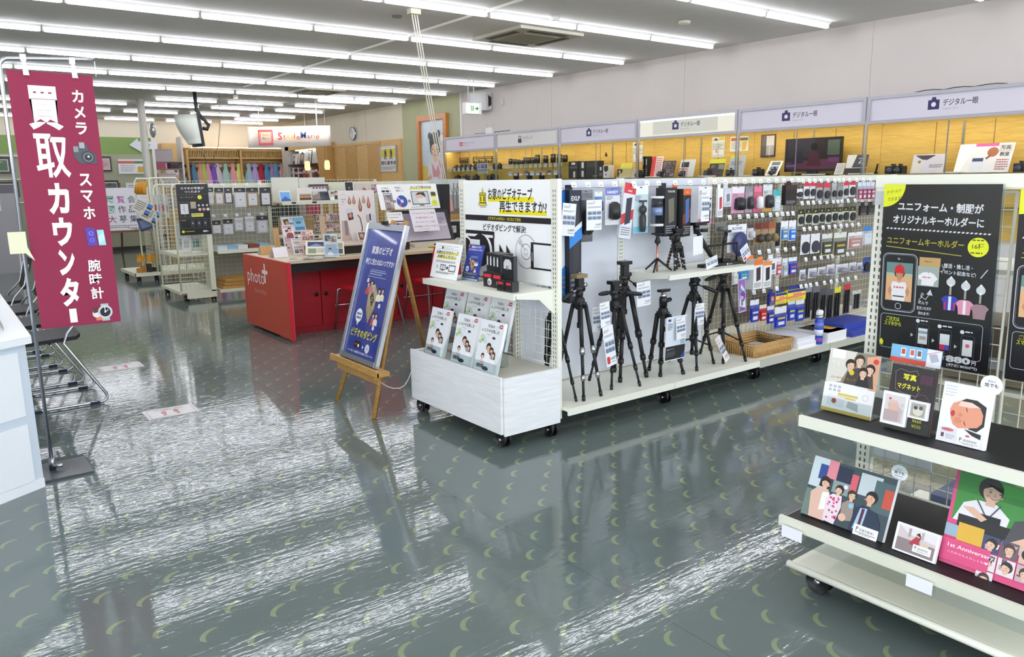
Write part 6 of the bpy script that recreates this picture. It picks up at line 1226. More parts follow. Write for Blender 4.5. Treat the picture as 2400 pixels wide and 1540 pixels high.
s.t('スマホの写真が', .5, .105, .05, '#e6e7ea', .02, 'c', wu=.74); s.t('つくれます', .5, .17, .045, '#e6e7ea', .02, 'c', wu=.5); s.line([(.05, .2), (.95, .2)], .006, '#77787c'); s.t('キーホルダー', .34, .275, .04, '#8f8d6a', .01, 'c', wu=.48); s.e(.71, .26, .07, '#e3ea2b')
s.rr(.05, .345, .35, .645, .01, '#6d7076'); s.r(.08, .385, .32, .585, '#e8e9ec'); s.line([(.18, .42), (.2, .47), (.17, .5), (.22, .54)], .014, '#55585e'); s.ring(.2, .615, .03, '#9a9ca2', .2)
s.r(.40, .345, .57, .4, '#c9a46a'); s.r(.40, .4, .57, .48, '#a4a89c'); 
for i, c in enumerate(('#e2c4c4', '#d9a0a8', '#e9e4df')): s.e(.66+.13*i, .42, .035, '#d4d7da'); s.e(.68+.13*i, .5, .05, c)
s.r(.4, .575, .78, .645, '#d9df6a'); s.greek(.43, .6, .72, 1, .025, '#5a5c2c', 3)
s.rr(.04, .68, .96, .865, .006, '#77787c'); [(s.r(.36+.2*i, .70, .48+.2*i, .845, '#3a3c42'), s.e(.42+.2*i, .77, .03, '#a9a4a4')) for i in range(3)]; s.t('ご注文は', .14, .72, .022, '#c9cf2c', .01, 'c')
s.e(.1, .93, .045, '#e3ea2b'); s.greek(.17, .92, .48, 1, .035, '#b9bf3c', 4); s.t('880', .72, .955, .04, '#eceded', .04, 'l', wu=.14); s.t('円', .87, .95, .022, '#eceded', .02)
tag(s.build('key_holder_poster'), 'small black poster about key holders on the middle mesh end unit', 'poster')
for i, (x, y, z0, z1, w) in enumerate(((2.5, 10.1, .62, 1.0, .10), (2.62, 10.15, .62, .93, .13), (2.52, 10.4, .62, .98, .12), (2.6, 10.7, .62, .95, .12))):
    b = MB(); b.box(x, x+w, y, y+.02, z0, z1, mat(('#e4e6e8', '#bfc4c0', '#cfd4d4', '#d9dad4')[i], .4)); b.box(x+.02, x+w-.02, y-.001, y, z0+.05, z0+.15, pm(('#b9bcc4', '#6a8a84', '#a4a9ac', '#a8a49c')[i])); tag(b.build('photo_pack'), f'pale photo supply pack standing in the mesh end unit, {nth(i)} from the front', 'package', 'photo supply packs in the mesh end unit')
for i in range(4):
    b = MB(); y = 10.15+.2*i; b.box(2.39, 2.395, y, y+.11, 1.05+.05*(i % 2), 1.32, pm('#dfe2e2')); b.box(2.388, 2.39, y+.01, y+.10, 1.12, 1.2, pm(('#a9b0b4', '#c24a50', '#b4b8bc', '#c8555a')[i])); tag(b.build('photo_pack'), f'white packet hung outside the mesh end unit, {nth(i)} from the front', 'package')
GB = thing('gondola_row', 'ivory shelf row in the middle of the shop hung with photo frames', 'shelf unit', (4.6, 10.5, 0))
YBB = 10.48
for i in range(5): upright('upright', 2.87+.9*i, YBB, .1, 1.455, '-y', GB, m=IV)
for i in range(4):
    x0, x1 = 2.87+.9*i+.02, 2.87+.9*(i+1)-.02
    wire_mesh(GB, 'y', YBB, x0, x1, .2, 1.3, IV, .06, .002)
    b = MB(); b.box(x0, x1, YBB-.008, YBB+.008, 1.3, 1.455, IV); b.build('top_rail', GB)
    b = MB(); b.box(x0-.02, x1+.02, 9.97, YBB-.02, .10, .12, IV); b.box(x0-.02, x1+.02, 9.96, 9.97, .085, .125, IV); b.build('base_shelf', GB)
b = MB(); b.box(2.9, 3.74, YBB+.02, YBB+.03, .2, 1.3, mat('#a8a79c', .7)); b.build('back_panel', GB)
for z, x0 in ((1.205, 3.77), (.74, 3.77), (.62, 2.89)):
    b = MB(); b.box(x0, x0+.88, 10.0, YBB-.02, z-.02, z, IV); b.box(x0, x0+.88, 9.99, 10.0, z-.045, z+.003, IV); sh = b.build('shelf', GB)
    if x0 > 3: 
        for q in (.13, .42): MB().box(x0+q, x0+q+.06, 9.985, 9.99, z-.03, z-.006, mat('#3a3a36', .5)).build('price_label', sh)
for x in (3.4, 5.2): caster(GB, x, 10.05)
b = MB(); b.box(3.78, 4.16, 10.36, 10.38, 1.21, 1.525, mat('#dcdcd0', .5)); tag(b.build('display_board'), 'blank ivory back panel standing above the middle row, left of two', 'panel')
b = MB(); b.box(4.17, 4.55, 10.36, 10.38, 1.21, 1.52, mat('#dedfd3', .5)); tag(b.build('display_board'), 'blank ivory back panel standing above the middle row, right of two', 'panel')
def hung_frame(label, x0, x1, z0, z1, col, y=10.10, mat_='#eceef0', top='#1d1c20', sk=.03):
    t = thing('photo_frame_pack', label, 'photo frame', ((x0+x1)/2, y, z0), 'photo frames in clear bags')
    w, h = x1-x0, z1-z0; s = Sheet((-w/2, 0, h), (w, 0, 0), (0, 0, -h), th=.012, base=col); s.r(.14, .1, .86, .9, mat_); s.r(.42, .48, .58, .53, '#55555c'); s.build('frame', t, True)
    b = MB(); b.box(-w/2, w/2, -.003, .006, h, h+.055, pm(top)); b.box(-.015, .015, -.004, -.003, h+.02, h+.035, pm('#c9c9cc')); b.build('header', t, True)
    b = MB(); b.prism([(-w/2-.008, -.006, -.03), (w/2+.008, -.006, -.03), (w/2+.008, -.006, h+.03), (-w/2-.008, -.006, h+.03)], (0, .001, 0), clear('#ffffff', .08, .14)); b.build('clear_bag', t, True)
    return t
FR = [(2.85, 2.93, 1.20, 1.35, '#d9d9d2', 'pale photo frame hung in the top row, first right of the black poster'), (2.945, 3.055, 1.19, 1.345, '#b4926c', 'light brown wooden photo frame in the top row with a white mount'), (3.065, 3.165, 1.20, 1.345, '#3a3634', 'small dark brown photo frame in the top row'), (3.19, 3.335, 1.15, 1.34, '#e6e6e8', 'large white photo frame in the top row'), (3.345, 3.50, 1.15, 1.34, '#a98a66', 'large light brown photo frame in the top row'), (3.52, 3.67, 1.155, 1.34, '#39322f', 'large dark brown photo frame at the right of the top row')]
for q in FR: hung_frame(q[5], *q[:4], q[4])
for q in ((2.885, 2.985, .83, .935, '#e2e2e4', 'small white card frame in the second row, leftmost', '#1d1c20'), (3.02, 3.14, .81, .945, '#dcdcdf', 'white card frame in the second row, second from left', '#1d1c20'), (3.165, 3.275, .85, .96, '#c3d3d2', 'pale green card in a clear bag, second row', '#c9c9cc'), (3.30, 3.42, .83, .97, '#d9d9db', 'white paper in a crinkled clear bag, second row', '#d4d4d6'), (3.45, 3.60, .80, .975, '#c9c9cf', 'grey white card in a clear bag at the right of the second row', '#3a3a3e')): hung_frame(q[5], *q[:4], q[4], top=q[6])
for i, x in enumerate((2.96, 3.11, 3.26, 3.42, 3.59)):
    hook(x, 1.415, f'wire hook with white price card over the top frame row, {nth(i)} from left', y=10.47); hook(x, 1.02, f'wire hook with white price card over the second frame row, {nth(i)} from left', y=10.47)
for i, (x, col) in enumerate(((2.9, '#cfdbe4'), (3.03, '#8fb8d4'), (3.16, '#dfe2e4'), (3.30, '#8a4a34'), (3.44, '#8fbcd8'))):
    for k in range(2): b = MB(); b.box(x, x+.125, 10.02, 10.3, .621+.025*k, .645+.025*k, pm(col)); tag(b.build('album'), f'photo album lying on the middle row shelf, {nth(i)} from left, {"lower" if k == 0 else "upper"} of two', 'album', 'albums on the middle row shelf')
for i in range(3):
    b = MB(); z = .12+.045*i; x0 = 2.92+.02*i
    b.box(x0, x0+.72, 10.0, 10.03, z, z+.04, OAK); b.box(x0, x0+.72, 10.34, 10.37, z, z+.04, OAK); b.box(x0, x0+.03, 10.03, 10.34, z, z+.04, OAK); b.box(x0+.69, x0+.72, 10.03, 10.34, z, z+.04, OAK); tag(b.build('wooden_photo_border'), f'empty wooden picture frame lying on the base shelf, {("lowest", "middle", "topmost")[i]} of three', 'picture frame')
def bfy(label, x0, x1, y, z0, z1, col, draw=None, name='display_card', cat='card', back=.06): return stand_card(label, x0, x1, y, z0, z1, col, back=back, draw=draw, name=name, cat=cat)
bfy('small framed blue mountain picture on the middle row shelf', 3.80, 3.955, 10.12, 1.207, 1.345, '#e2e2dc', lambda s: (s.r(.08, .12, .95, .98, '#6fa6e0'), s.p([(.1, .85), (.5, .5), (.92, .85)], '#3a66a8'), s.r(.08, .82, .95, .98, '#2a4fa8')), 'framed_picture', 'frame')
t = thing('acrylic_block', 'shiny clear acrylic frame reflecting the lamps on the middle row shelf', 'frame', (4.1, 10.1, 1.207)); b = MB(); b.box(4.02, 4.23, 10.08, 10.10, 1.207, 1.385, mat('#efe9e4', .12)); b.build('frame', t); s = Sheet((4.05, 10.079, 1.30), (.17, 0, 0), (0, 0, -.085), th=.0005, base='#b79a7c'); [s.bust(.15+.18*i, .4, .06, top='#5a4438') for i in range(5)]; s.build('picture', t)
bfy('dark frame with several black and white photos on the middle row shelf', 4.27, 4.56, 10.22, 1.207, 1.425, '#2a2830', lambda s: (s.r(.04, .08, .96, .36, '#6d6a72'), s.photo(.06, .42, .5, .96, 3, ['#4a3a38', '#8a7c78', '#2c2a2e', '#c9c4c4']), s.photo(.52, .42, .96, .7, 4, ['#3a3a48', '#d9d9dc', '#6a6a78']), s.photo(.52, .72, .96, .96, 9, ['#2f3142', '#5a5c70']), [s.bust(.15+.16*i, .17, .05, top='#d4d4da') for i in range(5)]), 'framed_picture', 'frame')
bfy('pale print of a couple beside the dark photo frame', 4.50, 4.66, 10.10, 1.207, 1.34, '#cfd1c9', lambda s: (s.r(.05, .05, .95, .95, '#b9bdb4'), s.bust(.35, .4, .14, top='#e4e6e0'), s.bust(.7, .3, .13, top='#3a3a3c')), 'mounted_photo', 'photo panel')
bfy('sky blue card with heart and baby pictures in the middle row', 3.80, 4.12, 10.08, .80, 1.0, '#dfe8ee', lambda s: (s.r(.5, .08, .98, .95, '#8cc4e0'), s.p([(.08, .2), (.3, .15), (.34, .5), (.1, .55)], '#5a4034'), s.e(.24, .4, .08, '#c99a6a'), s.e(.42, .15, .03, '#d8434c'), s.r(.34, .4, .5, .6, '#4a86c0'), s.e(.68, .42, .06, '#5a6a80'), s.e(.78, .42, .06, '#5a6a80'), s.r(.55, .7, .95, .9, '#4f86b8')), 'display_card', 'card', .1)
rr_ = random.Random(5)
for k, (x0, x1, z0, z1, zz) in enumerate(((4.27, 4.62, .765, .88, 'lower'), (4.27, 4.64, .90, 1.02, 'upper'))):
    t = thing('print_tray', f'{zz} clear tray filled with small photo prints in the middle row', 'tray', (4.45, 10.2, z0)); b = MB(); b.box(x0, x1, 10.08, 10.40, z0-.012, z0-.004, CLEAR); b.prism([(x0, 10.08, z0-.012), (x1, 10.08, z0-.012), (x1, 10.08, z0+.02), (x0, 10.08, z0+.02)], (0, .003, 0), CLEAR); b.build('tray', t)
    for i in range(14):
        x = x0+.012+(x1-x0-.06)*(i % 7)/6; w = .05; s = Sheet((x, 10.13+.08*(i//7), z1-.01*rr_.random()), (w, 0, 0), (0, -.03, -(z1-z0)*.8), th=.002, base='#e6dcda'); s.photo(.06, .05, .94, .5, i+k*20, ['#c9a49c', '#8c5a5a', '#e9d9d4', '#5a4a50', '#b9a89c']); s.photo(.06, .5, .94, .95, i+k*30, ['#a98a80', '#d9c4bc', '#6a5a5c', '#8a7a6c']); tag(s.build('photo_print'), f'small photo print in the {zz} clear tray, {nth(i % 7)} from left, {"front" if i < 7 else "back"} row', 'print', 'small prints in the clear trays')
# rack behind the middle row with dark and pink goods
GC = thing('wire_rack', 'ivory wire rack behind the middle row hung with dark albums', 'shelf unit', (5.2, 11.4, 0))
wire_mesh(GC, 'y', 11.45, 4.0, 5.9, .2, 1.49, IV, .06, .002)
for x in (4.0, 4.95, 5.9): upright('upright', x, 11.46, 0, 1.49, '-y', GC, m=IV)
for i, (x0, x1, z0, z1, col, lab) in enumerate(((4.26, 4.55, .94, 1.17, '#2c3034', 'dark grey album behind the wires'), (4.72, 4.93, .98, 1.16, '#b02a55', 'crimson cloth bag behind the wires'), (4.58, 4.70, .92, 1.17, '#8f8688', 'grey mauve album spine behind the wires'), (4.05, 4.24, .80, 1.12, '#1a1a1c', 'black case behind the wires'), (5.0, 5.25, 1.30, 1.47, '#2a1a2c', 'dark purple album at the top of the wire rack'), (5.26, 5.40, 1.32, 1.47, '#3a1c30', 'plum album at the top of the wire rack'), (4.3, 4.6, .25, .7, '#3a3030', 'dark carton low in the wire rack'), (5.45, 5.75, 1.1, 1.4, '#c9b4b0', 'pink grey print pack in the wire rack'))):
    b = MB(); b.box(x0, x1, 11.453, 11.55, z0, z1, mat(col, .6)); b.box(x0+.02, x1-.02, 11.452, 11.453, z1-.05, z1-.03, pm('#9a9698')); tag(b.build('album'), lab, 'album')
bfy('white framed black print with a pale swirl on the middle row', 4.75, 4.885, 10.14, 1.30, 1.455, '#ececee', lambda s: (s.r(.07, .05, .93, 1, '#222224'), s.ring(.5, .55, .1, '#cfcfd4', .3)), 'framed_picture', 'frame', .02)
bfy('white print with an orange brown bird beside the black framed print', 4.94, 5.14, 10.2, 1.30, 1.43, '#d4cbc6', lambda s: s.p([(.5, .6), (.7, .45), (.9, .7), (.7, .85)], '#b06a44'), 'mounted_photo', 'photo panel', .02)
bfy('narrow print with small pictures right of the bird print', 5.18, 5.32, 10.2, 1.28, 1.43, '#e2dad9', lambda s: [s.photo(.1, .1+.3*i, .9, .36+.3*i, i, ['#8a5a64', '#c9a4a4', '#4a3a44']) for i in range(3)], 'mounted_photo', 'photo panel', .02)
for i, (x, z, c) in enumerate(((5.06, 1.16, '#b0304c'), (5.1, 1.02, '#b9283c'), (5.08, .9, '#a8a0a0'))):
    b = MB(); b.box(x, x+.10, 10.2, 10.23, z-.05, z+.05, pm(c)); b.box(x+.02, x+.08, 10.199, 10.2, z-.02, z+.02, pm('#e6d4d4')); tag(b.build('packet'), f'small red and white packet left of the kiosk board, {("topmost", "middle", "lowest")[i]} of three', 'packet')
# ------------------------------------------------------------------ rack with yellow goods beyond, on the left
I_ = thing('gondola_end_unit', 'ivory wire rack on casters with yellow goods, far left beyond the mesh end unit', 'shelf unit', (2.7, 13.0, 0))
b = MB(); b.box(2.40, 4.6, 12.55, 13.6, .12, .135, IV); b.box(2.39, 4.6, 12.54, 12.55, .09, .14, IV); b.box(2.39, 2.4, 12.54, 13.6, .09, .14, IV); b.build('base_shelf', I_)
for (x, y) in ((2.45, 12.6), (2.7, 12.6), (2.45, 13.5), (4.4, 12.6)): caster(I_, x, y)
for y in (12.56, 13.55):
    b = MB(); b.tube([(2.72, y, .13), (2.72, y, 1.50), (2.75, y, 1.55), (3.10, y, 1.55), (3.14, y, 1.5), (3.14, y, .13)], .013, IV, 8); b.build('side_frame', I_)
wire_mesh(I_, 'x', 2.78, 12.58, 13.5, .16, 1.5, IV, .06, .0025); wire_mesh(I_, 'y', 12.6, 2.75, 4.5, .16, 1.5, IV, .06, .0025)
b = MB(); b.prism([(2.52, 12.56, .78), (2.78, 12.56, .78), (2.78, 13.5, .78), (2.52, 13.5, .78)], (0, 0, .006), clear('#e9eef0', .05, .15)); b.build('clear_shelf', I_)
YL = mat('#d99a1e', .5)
for i in range(6):
    b = MB(); y = 12.6+.11*i; k = i % 2; b.tube([(2.72, y, 1.50), (2.66, y, 1.44), (2.65, y+.01, 1.34), (2.67, y+.02, 1.31)], [.01, .022, .03, .012], mat('#c9861a', .5) if k else YL, 7); tag(b.build('yellow_pouch'), f'yellow pouch hung at the top of the far left rack, {nth(i)} from the front', 'pouch', 'yellow pouches at the top of the far left rack')
for i in range(5):
    b = MB(); x = 2.46+.07*i; y = 12.66+.06*(i % 2); b.box(x, x+.06, y, y+.10, .136, .20+.03*(i % 3), mat('#b4782a' if i < 2 else '#2c2620', .6)); b.prism([(x, y, .30), (x+.06, y, .30), (x+.05, y, .42), (x+.03, y, .37), (x+.01, y, .42)], (0, .03, 0), YL); b.rod((x+.03, y+.02, .17), (x+.03, y+.02, .32), .006, YL, 6); tag(b.build('yellow_trinket'), f'small yellow and brown trinket on the base of the far left rack, {nth(i)} from left', 'trinket', 'trinkets on the far left rack')
for i, (x, y, z, a) in enumerate(((2.52, 12.5, 1.27, .5), (2.62, 12.52, 1.15, .5), (2.50, 12.6, .95, -.25))):
    c, q = math.cos(a), math.sin(a); w, h = .26, .2
    s = Sheet((x, y, z), (w*c, 0, -w*q), (-h*q, .02, -h*c), th=.002, base='#e4ded2' if i < 2 else '#4a5478'); 
    if i < 2: s.r(.68, .05, .97, .45, '#4a8ad0'); s.r(.72, .3, .95, .45, '#5a3a34'); s.r(.68, .55, .97, .95, '#4a8ad0'); s.r(.72, .8, .95, .95, '#5a3a34'); s.greek(.1, .12, .6, 5, .15, '#77726a', 3)
    else: s.r(.1, .2, .9, .8, '#7c88a8')
    tag(s.build('leaflet'), ('cream leaflet with blue pictures slanting in front of the far left rack, upper', 'cream leaflet with blue pictures slanting in front of the far left rack, lower', 'dark blue leaflet below the two cream leaflets')[i], 'leaflet')
# art poster on an easel by the partition
t = thing('easel', 'brown easel with a white lettered poster by the green partition', 'easel', (2.9, 17.5, 0)); BW = mat('#7c4f34', .5)
for a, c in (((2.75, 17.4, 0), (2.85, 17.55, 1.5)), ((3.75, 17.4, 0), (3.65, 17.55, 1.5)), ((3.25, 18.1, 0), (3.25, 17.6, 1.5))): MB().rod(a, c, .018, BW).build('leg', t)
MB().box(2.75, 3.75, 17.36, 17.42, .50, .54, BW).build('ledge', t)
s = Sheet((2.80, 17.5, 1.40), (.95, 0, 0), (0, -.07, -.86), th=.01, base='#e9e7ee', edge='#a9814c'); 
for i, (ch, c) in enumerate((('展', '#2a8a74'), ('覧', '#a83aa0'), ('会', '#55555c'), ('図', '#2a9a74'), ('作', '#55555c'), ('品', '#55555c'), ('大', '#a0344c'), ('募', '#55555c'), ('集', '#55555c'))): s.t(ch, .15+.21*(i % 3), .36+.23*(i//3), .17, c, .01, 'l')
s.greek(.12, .88, .7, 2, .04, '#77757c', 3); tag(s.build('art_poster'), 'white poster with large coloured characters on the far brown easel', 'poster')
# ------------------------------------------------------------------ wall showcases with lit yellow backs and the sign boxes over them
SB = [13.6, 11.83, 10.02, 8.22, 6.43, 4.69, 2.9]
GRYF = mat('#b4b3bb', .35, .3); YWD = wood('#c9a24a', '#dfbd68', (.5, 1.2, 16), .5, 1.2); LAVS = mat('#dfd9e4', .35)
STRIP = glow('#fff0c4', 15.0)
NAMES = ['leftmost', 'second from left', 'third from left', 'fourth from left', 'fifth from left', 'rightmost']
for i in range(6):
    y1, y0 = SB[i], SB[i+1]; w = y1-y0
    t = thing('sign_box', f'long sign box over the wall showcases, {NAMES[i]}' + (', brightly lit from inside' if i == 3 else ''), 'sign', (8.8, (y0+y1)/2, 2.02), 'sign boxes over the wall showcases')
    b = MB(); b.box(8.63, 9.02, y0+.005, y1-.005, 2.05, 2.305, mat('#b9b8be', .45)); b.build('box', t)
    b = MB()
    for q in ((y0+.004, y1-.004, 2.275, 2.31), (y0+.004, y1-.004, 2.01, 2.045)): b.box(8.605, 8.632, *q, GRYF)
    for q in ((y0+.004, y0+.045), (y1-.045, y1-.004)): b.box(8.605, 8.632, *q, 2.045, 2.275, GRYF)
    b.build('frame', t)
    lit = i == 3
    s = Sheet((8.622, y1-.04, 2.277), (0, -(w-.08), 0), (0, 0, -.234), th=.004, base=glow('#f6f4e4', .95) if lit else ('#e4e0dc' if i == 1 else '#ded8e4'), rough=.3)
    if lit: s.r(.15, .1, .83, .9, glow('#e6e6dc', .82)); s.r(0, 0, 1, .12, glow('#fffdf0', 1.6))
    c = '#2a2560'; q = s.w/s.h
    def cam(u, v, k):
        s.p([(u-k, v-.16), (u-.45*k, v-.16), (u-.3*k, v-.28), (u+.3*k, v-.28), (u+.45*k, v-.16), (u+k, v-.16), (u+k, v+.26), (u-k, v+.26)], c); s.e(u, v+.04, .42*k, '#f1eef4')
    if i == 0: s.r(.30, .36, .37, .66, '#c8384a'); s.r(.31, .46, .36, .5, '#efd9dc'); s.r(.31, .54, .36, .58, '#efd9dc'); s.t('中古カメラ・レンズ', .39, .56, .22, '#8a5a68', 0, 'l', wu=.22); s.greek(.39, .64, .56, 1, .07, '#b9a4b0', 2)
    elif i == 1: s.e(.40, .40, .022, '#3a3a40'); s.e(.40, .40, .013, '#dcd9d6'); s.r(.385, .48, .43, .78, '#2a2a30'); s.p([(.37, .5), (.39, .42), (.39, .78), (.37, .74)], '#2a2a30'); s.t('カメラレンズ', .45, .54, .24, '#3a3a44', .005, 'l', wu=.16); s.greek(.45, .64, .55, 1, .07, '#a9a9b0', 4)
    else: cam(.40, .42, .034); s.t('デジタル一眼', .455, .56, .30, '#2f2d50', .012, 'l', wu=.20); s.t('Digital SLR', .455, .74, .11, '#a9a6b8', 0, 'l', wu=.09)
    o = s.build('face', t)
    # the case below
    t = thing('showcase', f'wall showcase with a lit yellow wooden back, {NAMES[i]}', 'showcase', (8.8, (y0+y1)/2, 0), 'wall showcases')
    b = MB(); b.box(8.99, 9.02, y0+.002, y1-.002, .2, 2.045, YWD); bp = b.build('back_panel', t)
    for q in (.33, .66): MB().box(8.986, 8.99, y0+w*q-.002, y0+w*q+.002, .2, 2.01, mat('#6a5a34', .6)).build('panel_joint', bp)
    if i == 0: MB().box(8.64, 8.985, y1-.018, y1-.003, .75, 2.04, YWD).build('side_panel', t)
    b = MB(); b.box(8.63, 9.0, y0+.003, y1-.003, .0, .75, mat('#d8d4d0', .5)); b.build('base_cabinet', t)
    b = MB(); b.box(8.67, 8.72, y0+.03, y1-.03, 2.03, 2.046, STRIP); b.build('light_strip', t)
    b = MB(); b.box(8.61, 8.64, y1-.02, y1+.0, .75, 2.01, STEEL); b.build('post', t)
    for q in (.5,): 
        b = MB(); b.box(8.985, 8.997, y0+w*q-.012, y0+w*q+.012, .8, 2.01, mat('#8a8a80', .4, .6)); b.build('shelf_rail', t)
    z1 = 1.655 if i == 0 else (1.73 if i == 1 else 1.455)
    for z in ((z1, 1.44) if i < 2 else (z1, 1.1)):
        if z == z1 or i < 2 or 1: b = MB(); b.box(8.65, 8.985, y0+.02, y1-.02, z-.01, z, clear('#dfeee8', .05, .15)); b.build('glass_shelf', t)
    for a, c_ in ((y0+.01, (y0+y1)/2+.01), ((y0+y1)/2-.01, y1-.03)):
        b = MB(); b.box(8.618, 8.622, a, c_, .76, 2.0, clear('#ffffff', .03, .05)); g = b.build('glass_door', t)
        MB().box(8.612, 8.616, a, a+.012, .76, 2.0, mat('#8f9398', .3, .8)).build('door_edge', g)
DK = mat('#1b1b1f', .45); DK2 = mat('#2c2c32', .35)
def lens(label, y, z, r, h, x=8.80):
    t = thing('camera_lens', label, 'lens', (x, y, z), 'lenses on the glass shelf'); b = MB(); b.lathe([(r*.85, 0), (r, .01), (r, h*.35), (r*1.06, h*.37), (r*1.06, h*.62), (r*.98, h*.64), (r*1.02, h*.9), (r*.9, h)], (x, y, z), DK, 14); b.build('barrel', t)
    b = MB(); b.lathe([(r*1.0, h*.7), (r*1.01, h*.73)], (x, y, z), mat('#c9a94a', .3, .8), 14); b.build('ring', t); return t
LY = [(11.615, .105), (11.48, .09), (11.39, .08), (11.28, .07), (11.17, .115), (11.055, .11), (10.93, .11), (10.82, .15), (10.59, .13), (10.39, .15), (10.225, .14), (10.075, .12)]
for i, (y, h) in enumerate(LY): lens(f'black camera lens standing on the upper glass shelf, {nth(i)} from left', y, 1.731, .04 if h < .12 else .048, h)
for i, (y, h, z) in enumerate(((11.45, .12, 1.45), (11.05, .13, 1.45), (10.7, .12, 1.45), (10.25, .11, 1.45))): lens(f'black lens on the lower glass shelf, {nth(i)} from left', y, z, .05, h)
for i in range(13):
    y = 11.69-.135*i; s = Sheet((8.66, y, 1.722), (0, -.075, 0), (0, 0, -.062), th=.001, base='#d9d9da'); s.greek(.1, .25, .9, 3, .2, '#8a8a90', i); tag(s.build('price_card'), f'white price card under the upper lens shelf, {nth(i)} from left', 'price card', 'price cards of the lens shelf')
for i in range(9):
    y = 11.5-.16*i; s = Sheet((8.66, y, 1.60), (0, -.11, 0), (0, 0, -.08), th=.001, base=('#b4b6c4', '#8f9ab4', '#c99a6a', '#5a5a68')[i % 4]); s.r(.1, .55, .9, .9, '#e6e6e6'); tag(s.build('lens_card'), f'small picture card above the lower lens shelf, {nth(i)} from left', 'card', 'picture cards of the lens shelf')
def camera_body(label, y, z, w=.13, h=.085, lensl=.05, x=8.80, group='cameras in the wall showcases'):
    t = thing('camera', label, 'camera', (x, y, z), group); b = MB(); b.box(x-.03, x+.03, y-w/2, y+w/2, z, z+h, DK); b.prism([(x-.02, y-w*.18, z+h), (x+.02, y-w*.18, z+h), (x+.02, y-w*.1, z+h+.025), (x-.02, y-w*.1, z+h+.025)], (0, w*.25, 0), DK); b.prism([(x-.045, y-w/2, z), (x-.03, y-w/2, z), (x-.03, y-w/2, z+h), (x-.045, y-w/2, z+h)], (0, w*.22, 0), DK2); b.build('body', t)
    b = MB(); b.tube([(x-.03, y+w*.04, z+h*.45), (x-.03-lensl*.6, y+w*.04, z+h*.45), (x-.03-lensl, y+w*.04, z+h*.45)], [h*.38, h*.40, h*.36], DK2, 14); b.rod((x-.03-lensl, y+w*.04, z+h*.45), (x-.031-lensl, y+w*.04, z+h*.45), h*.27, mat('#3a4660', .1), 14); b.build('lens', t); return t
for i, y in enumerate((13.45, 13.27, 13.10, 12.95, 12.78, 12.63, 12.12, 11.96)): camera_body(f'used black camera on the leftmost showcase shelf, {nth(i)} from left', y, 1.656, .12, .085, .04)
for i, y in enumerate((13.45, 13.29, 13.13, 12.97, 12.81, 12.65, 12.0)):
    s = Sheet((8.64, y+.04, 1.70), (0, -.08, 0), (0, 0, -.07), th=.001, base='#c9cbcf'); s.greek(.1, .2, .9, 3, .2, '#7a7a80', i+3); tag(s.build('price_card'), f'grey white price card in front of the used cameras, {nth(i)} from left', 'price card')
for i, (y, w) in enumerate(((13.4, .14), (13.1, .2), (12.75, .16), (12.2, .3))): camera_body(f'dark camera on the lower leftmost showcase shelf, {nth(i)} from left', y, 1.441, w, .1, .04)
for i, (a, c, z0, z1) in enumerate(((13.53, 13.24, 1.80, 1.91), (13.04, 12.39, 1.78, 1.91))):
    b = MB()
    for q in (a, c): b.box(8.93, 8.945, q-.006, q+.006, z0, z1, DK)
    b.box(8.93, 8.945, c, a, z1-.012, z1, DK); b.box(8.93, 8.945, c, a, z0, z0+.012, DK); b.box(8.93, 8.945, c, a, z1-.05, z1-.045, DK)
    for k in range(8): q = c+(a-c)*(k+.5)/8; b.box(8.932, 8.942, q-.02, q+.02, z0, z0+.03+.02*(k % 3), DK)
    tag(b.build('price_display'), ('small black frame with price blocks behind the used cameras', 'large black frame with price blocks behind the used cameras')[i], 'frame')
s = Sheet((8.70, 12.56, 1.77), (0, -.35, 0), (0, 0, -.19), th=.004, base='#ccd0d8'); [s.photo(.05+.32*i, .08, .33+.32*i, .5, i, ['#39456a', '#6a7a9a', '#aab4c8']) for i in range(3)]; s.greek(.06, .56, .94, 4, .1, '#8a8a94', 3); tag(s.build('price_board'), 'pale blue board of lens pictures in the leftmost showcase', 'board')
b = MB(); b.box(8.8, 8.803, 12.18, 12.06, 1.66, 1.75, pm('#b8323c')); tag(b.build('red_card'), 'small red card beside the pale blue lens board', 'card')
def carton(label, a, c, z0, z1, col, x=8.78, d=.12, pr=None, group='boxed cameras in the showcase'):
    t = thing('camera_box', label, 'box', (x, (a+c)/2, z0), group); b = MB(); b.box(x, x+d, c, a, z0, z1, mat(col, .4)); b.build('carton', t); s = Sheet((x-.0005, a-.004, z1-.004), (0, c-a+.008, 0), (0, 0, z0-z1+.008), th=.0004, base=col); (pr or (lambda s: (s.r(.3, .12, .7, .4, '#dcdcde'), s.greek(.1, .6, .9, 3, .1, '#8a8a90', int(a*9)))))(s); s.build('front_print', t); return t
carton('black camera box with a white label, top left of the boxed cameras', 9.96, 9.72, 1.60, 1.74, '#1f1f20'); carton('black camera box with a tall white label, below the first', 9.96, 9.72, 1.457, 1.598, '#1d1d1f', pr=lambda s: s.r(.5, .15, .7, .9, '#dedee0'))
carton('black camera box in the second column, upper', 9.70, 9.54, 1.60, 1.735, '#1c1c1e', pr=lambda s: s.r(.4, .1, .75, .85, '#e0e0e2')); carton('black camera box in the second column, lower', 9.70, 9.54, 1.457, 1.598, '#1c1c1e', pr=lambda s: s.r(.4, .1, .75, .85, '#d6d6d8'))
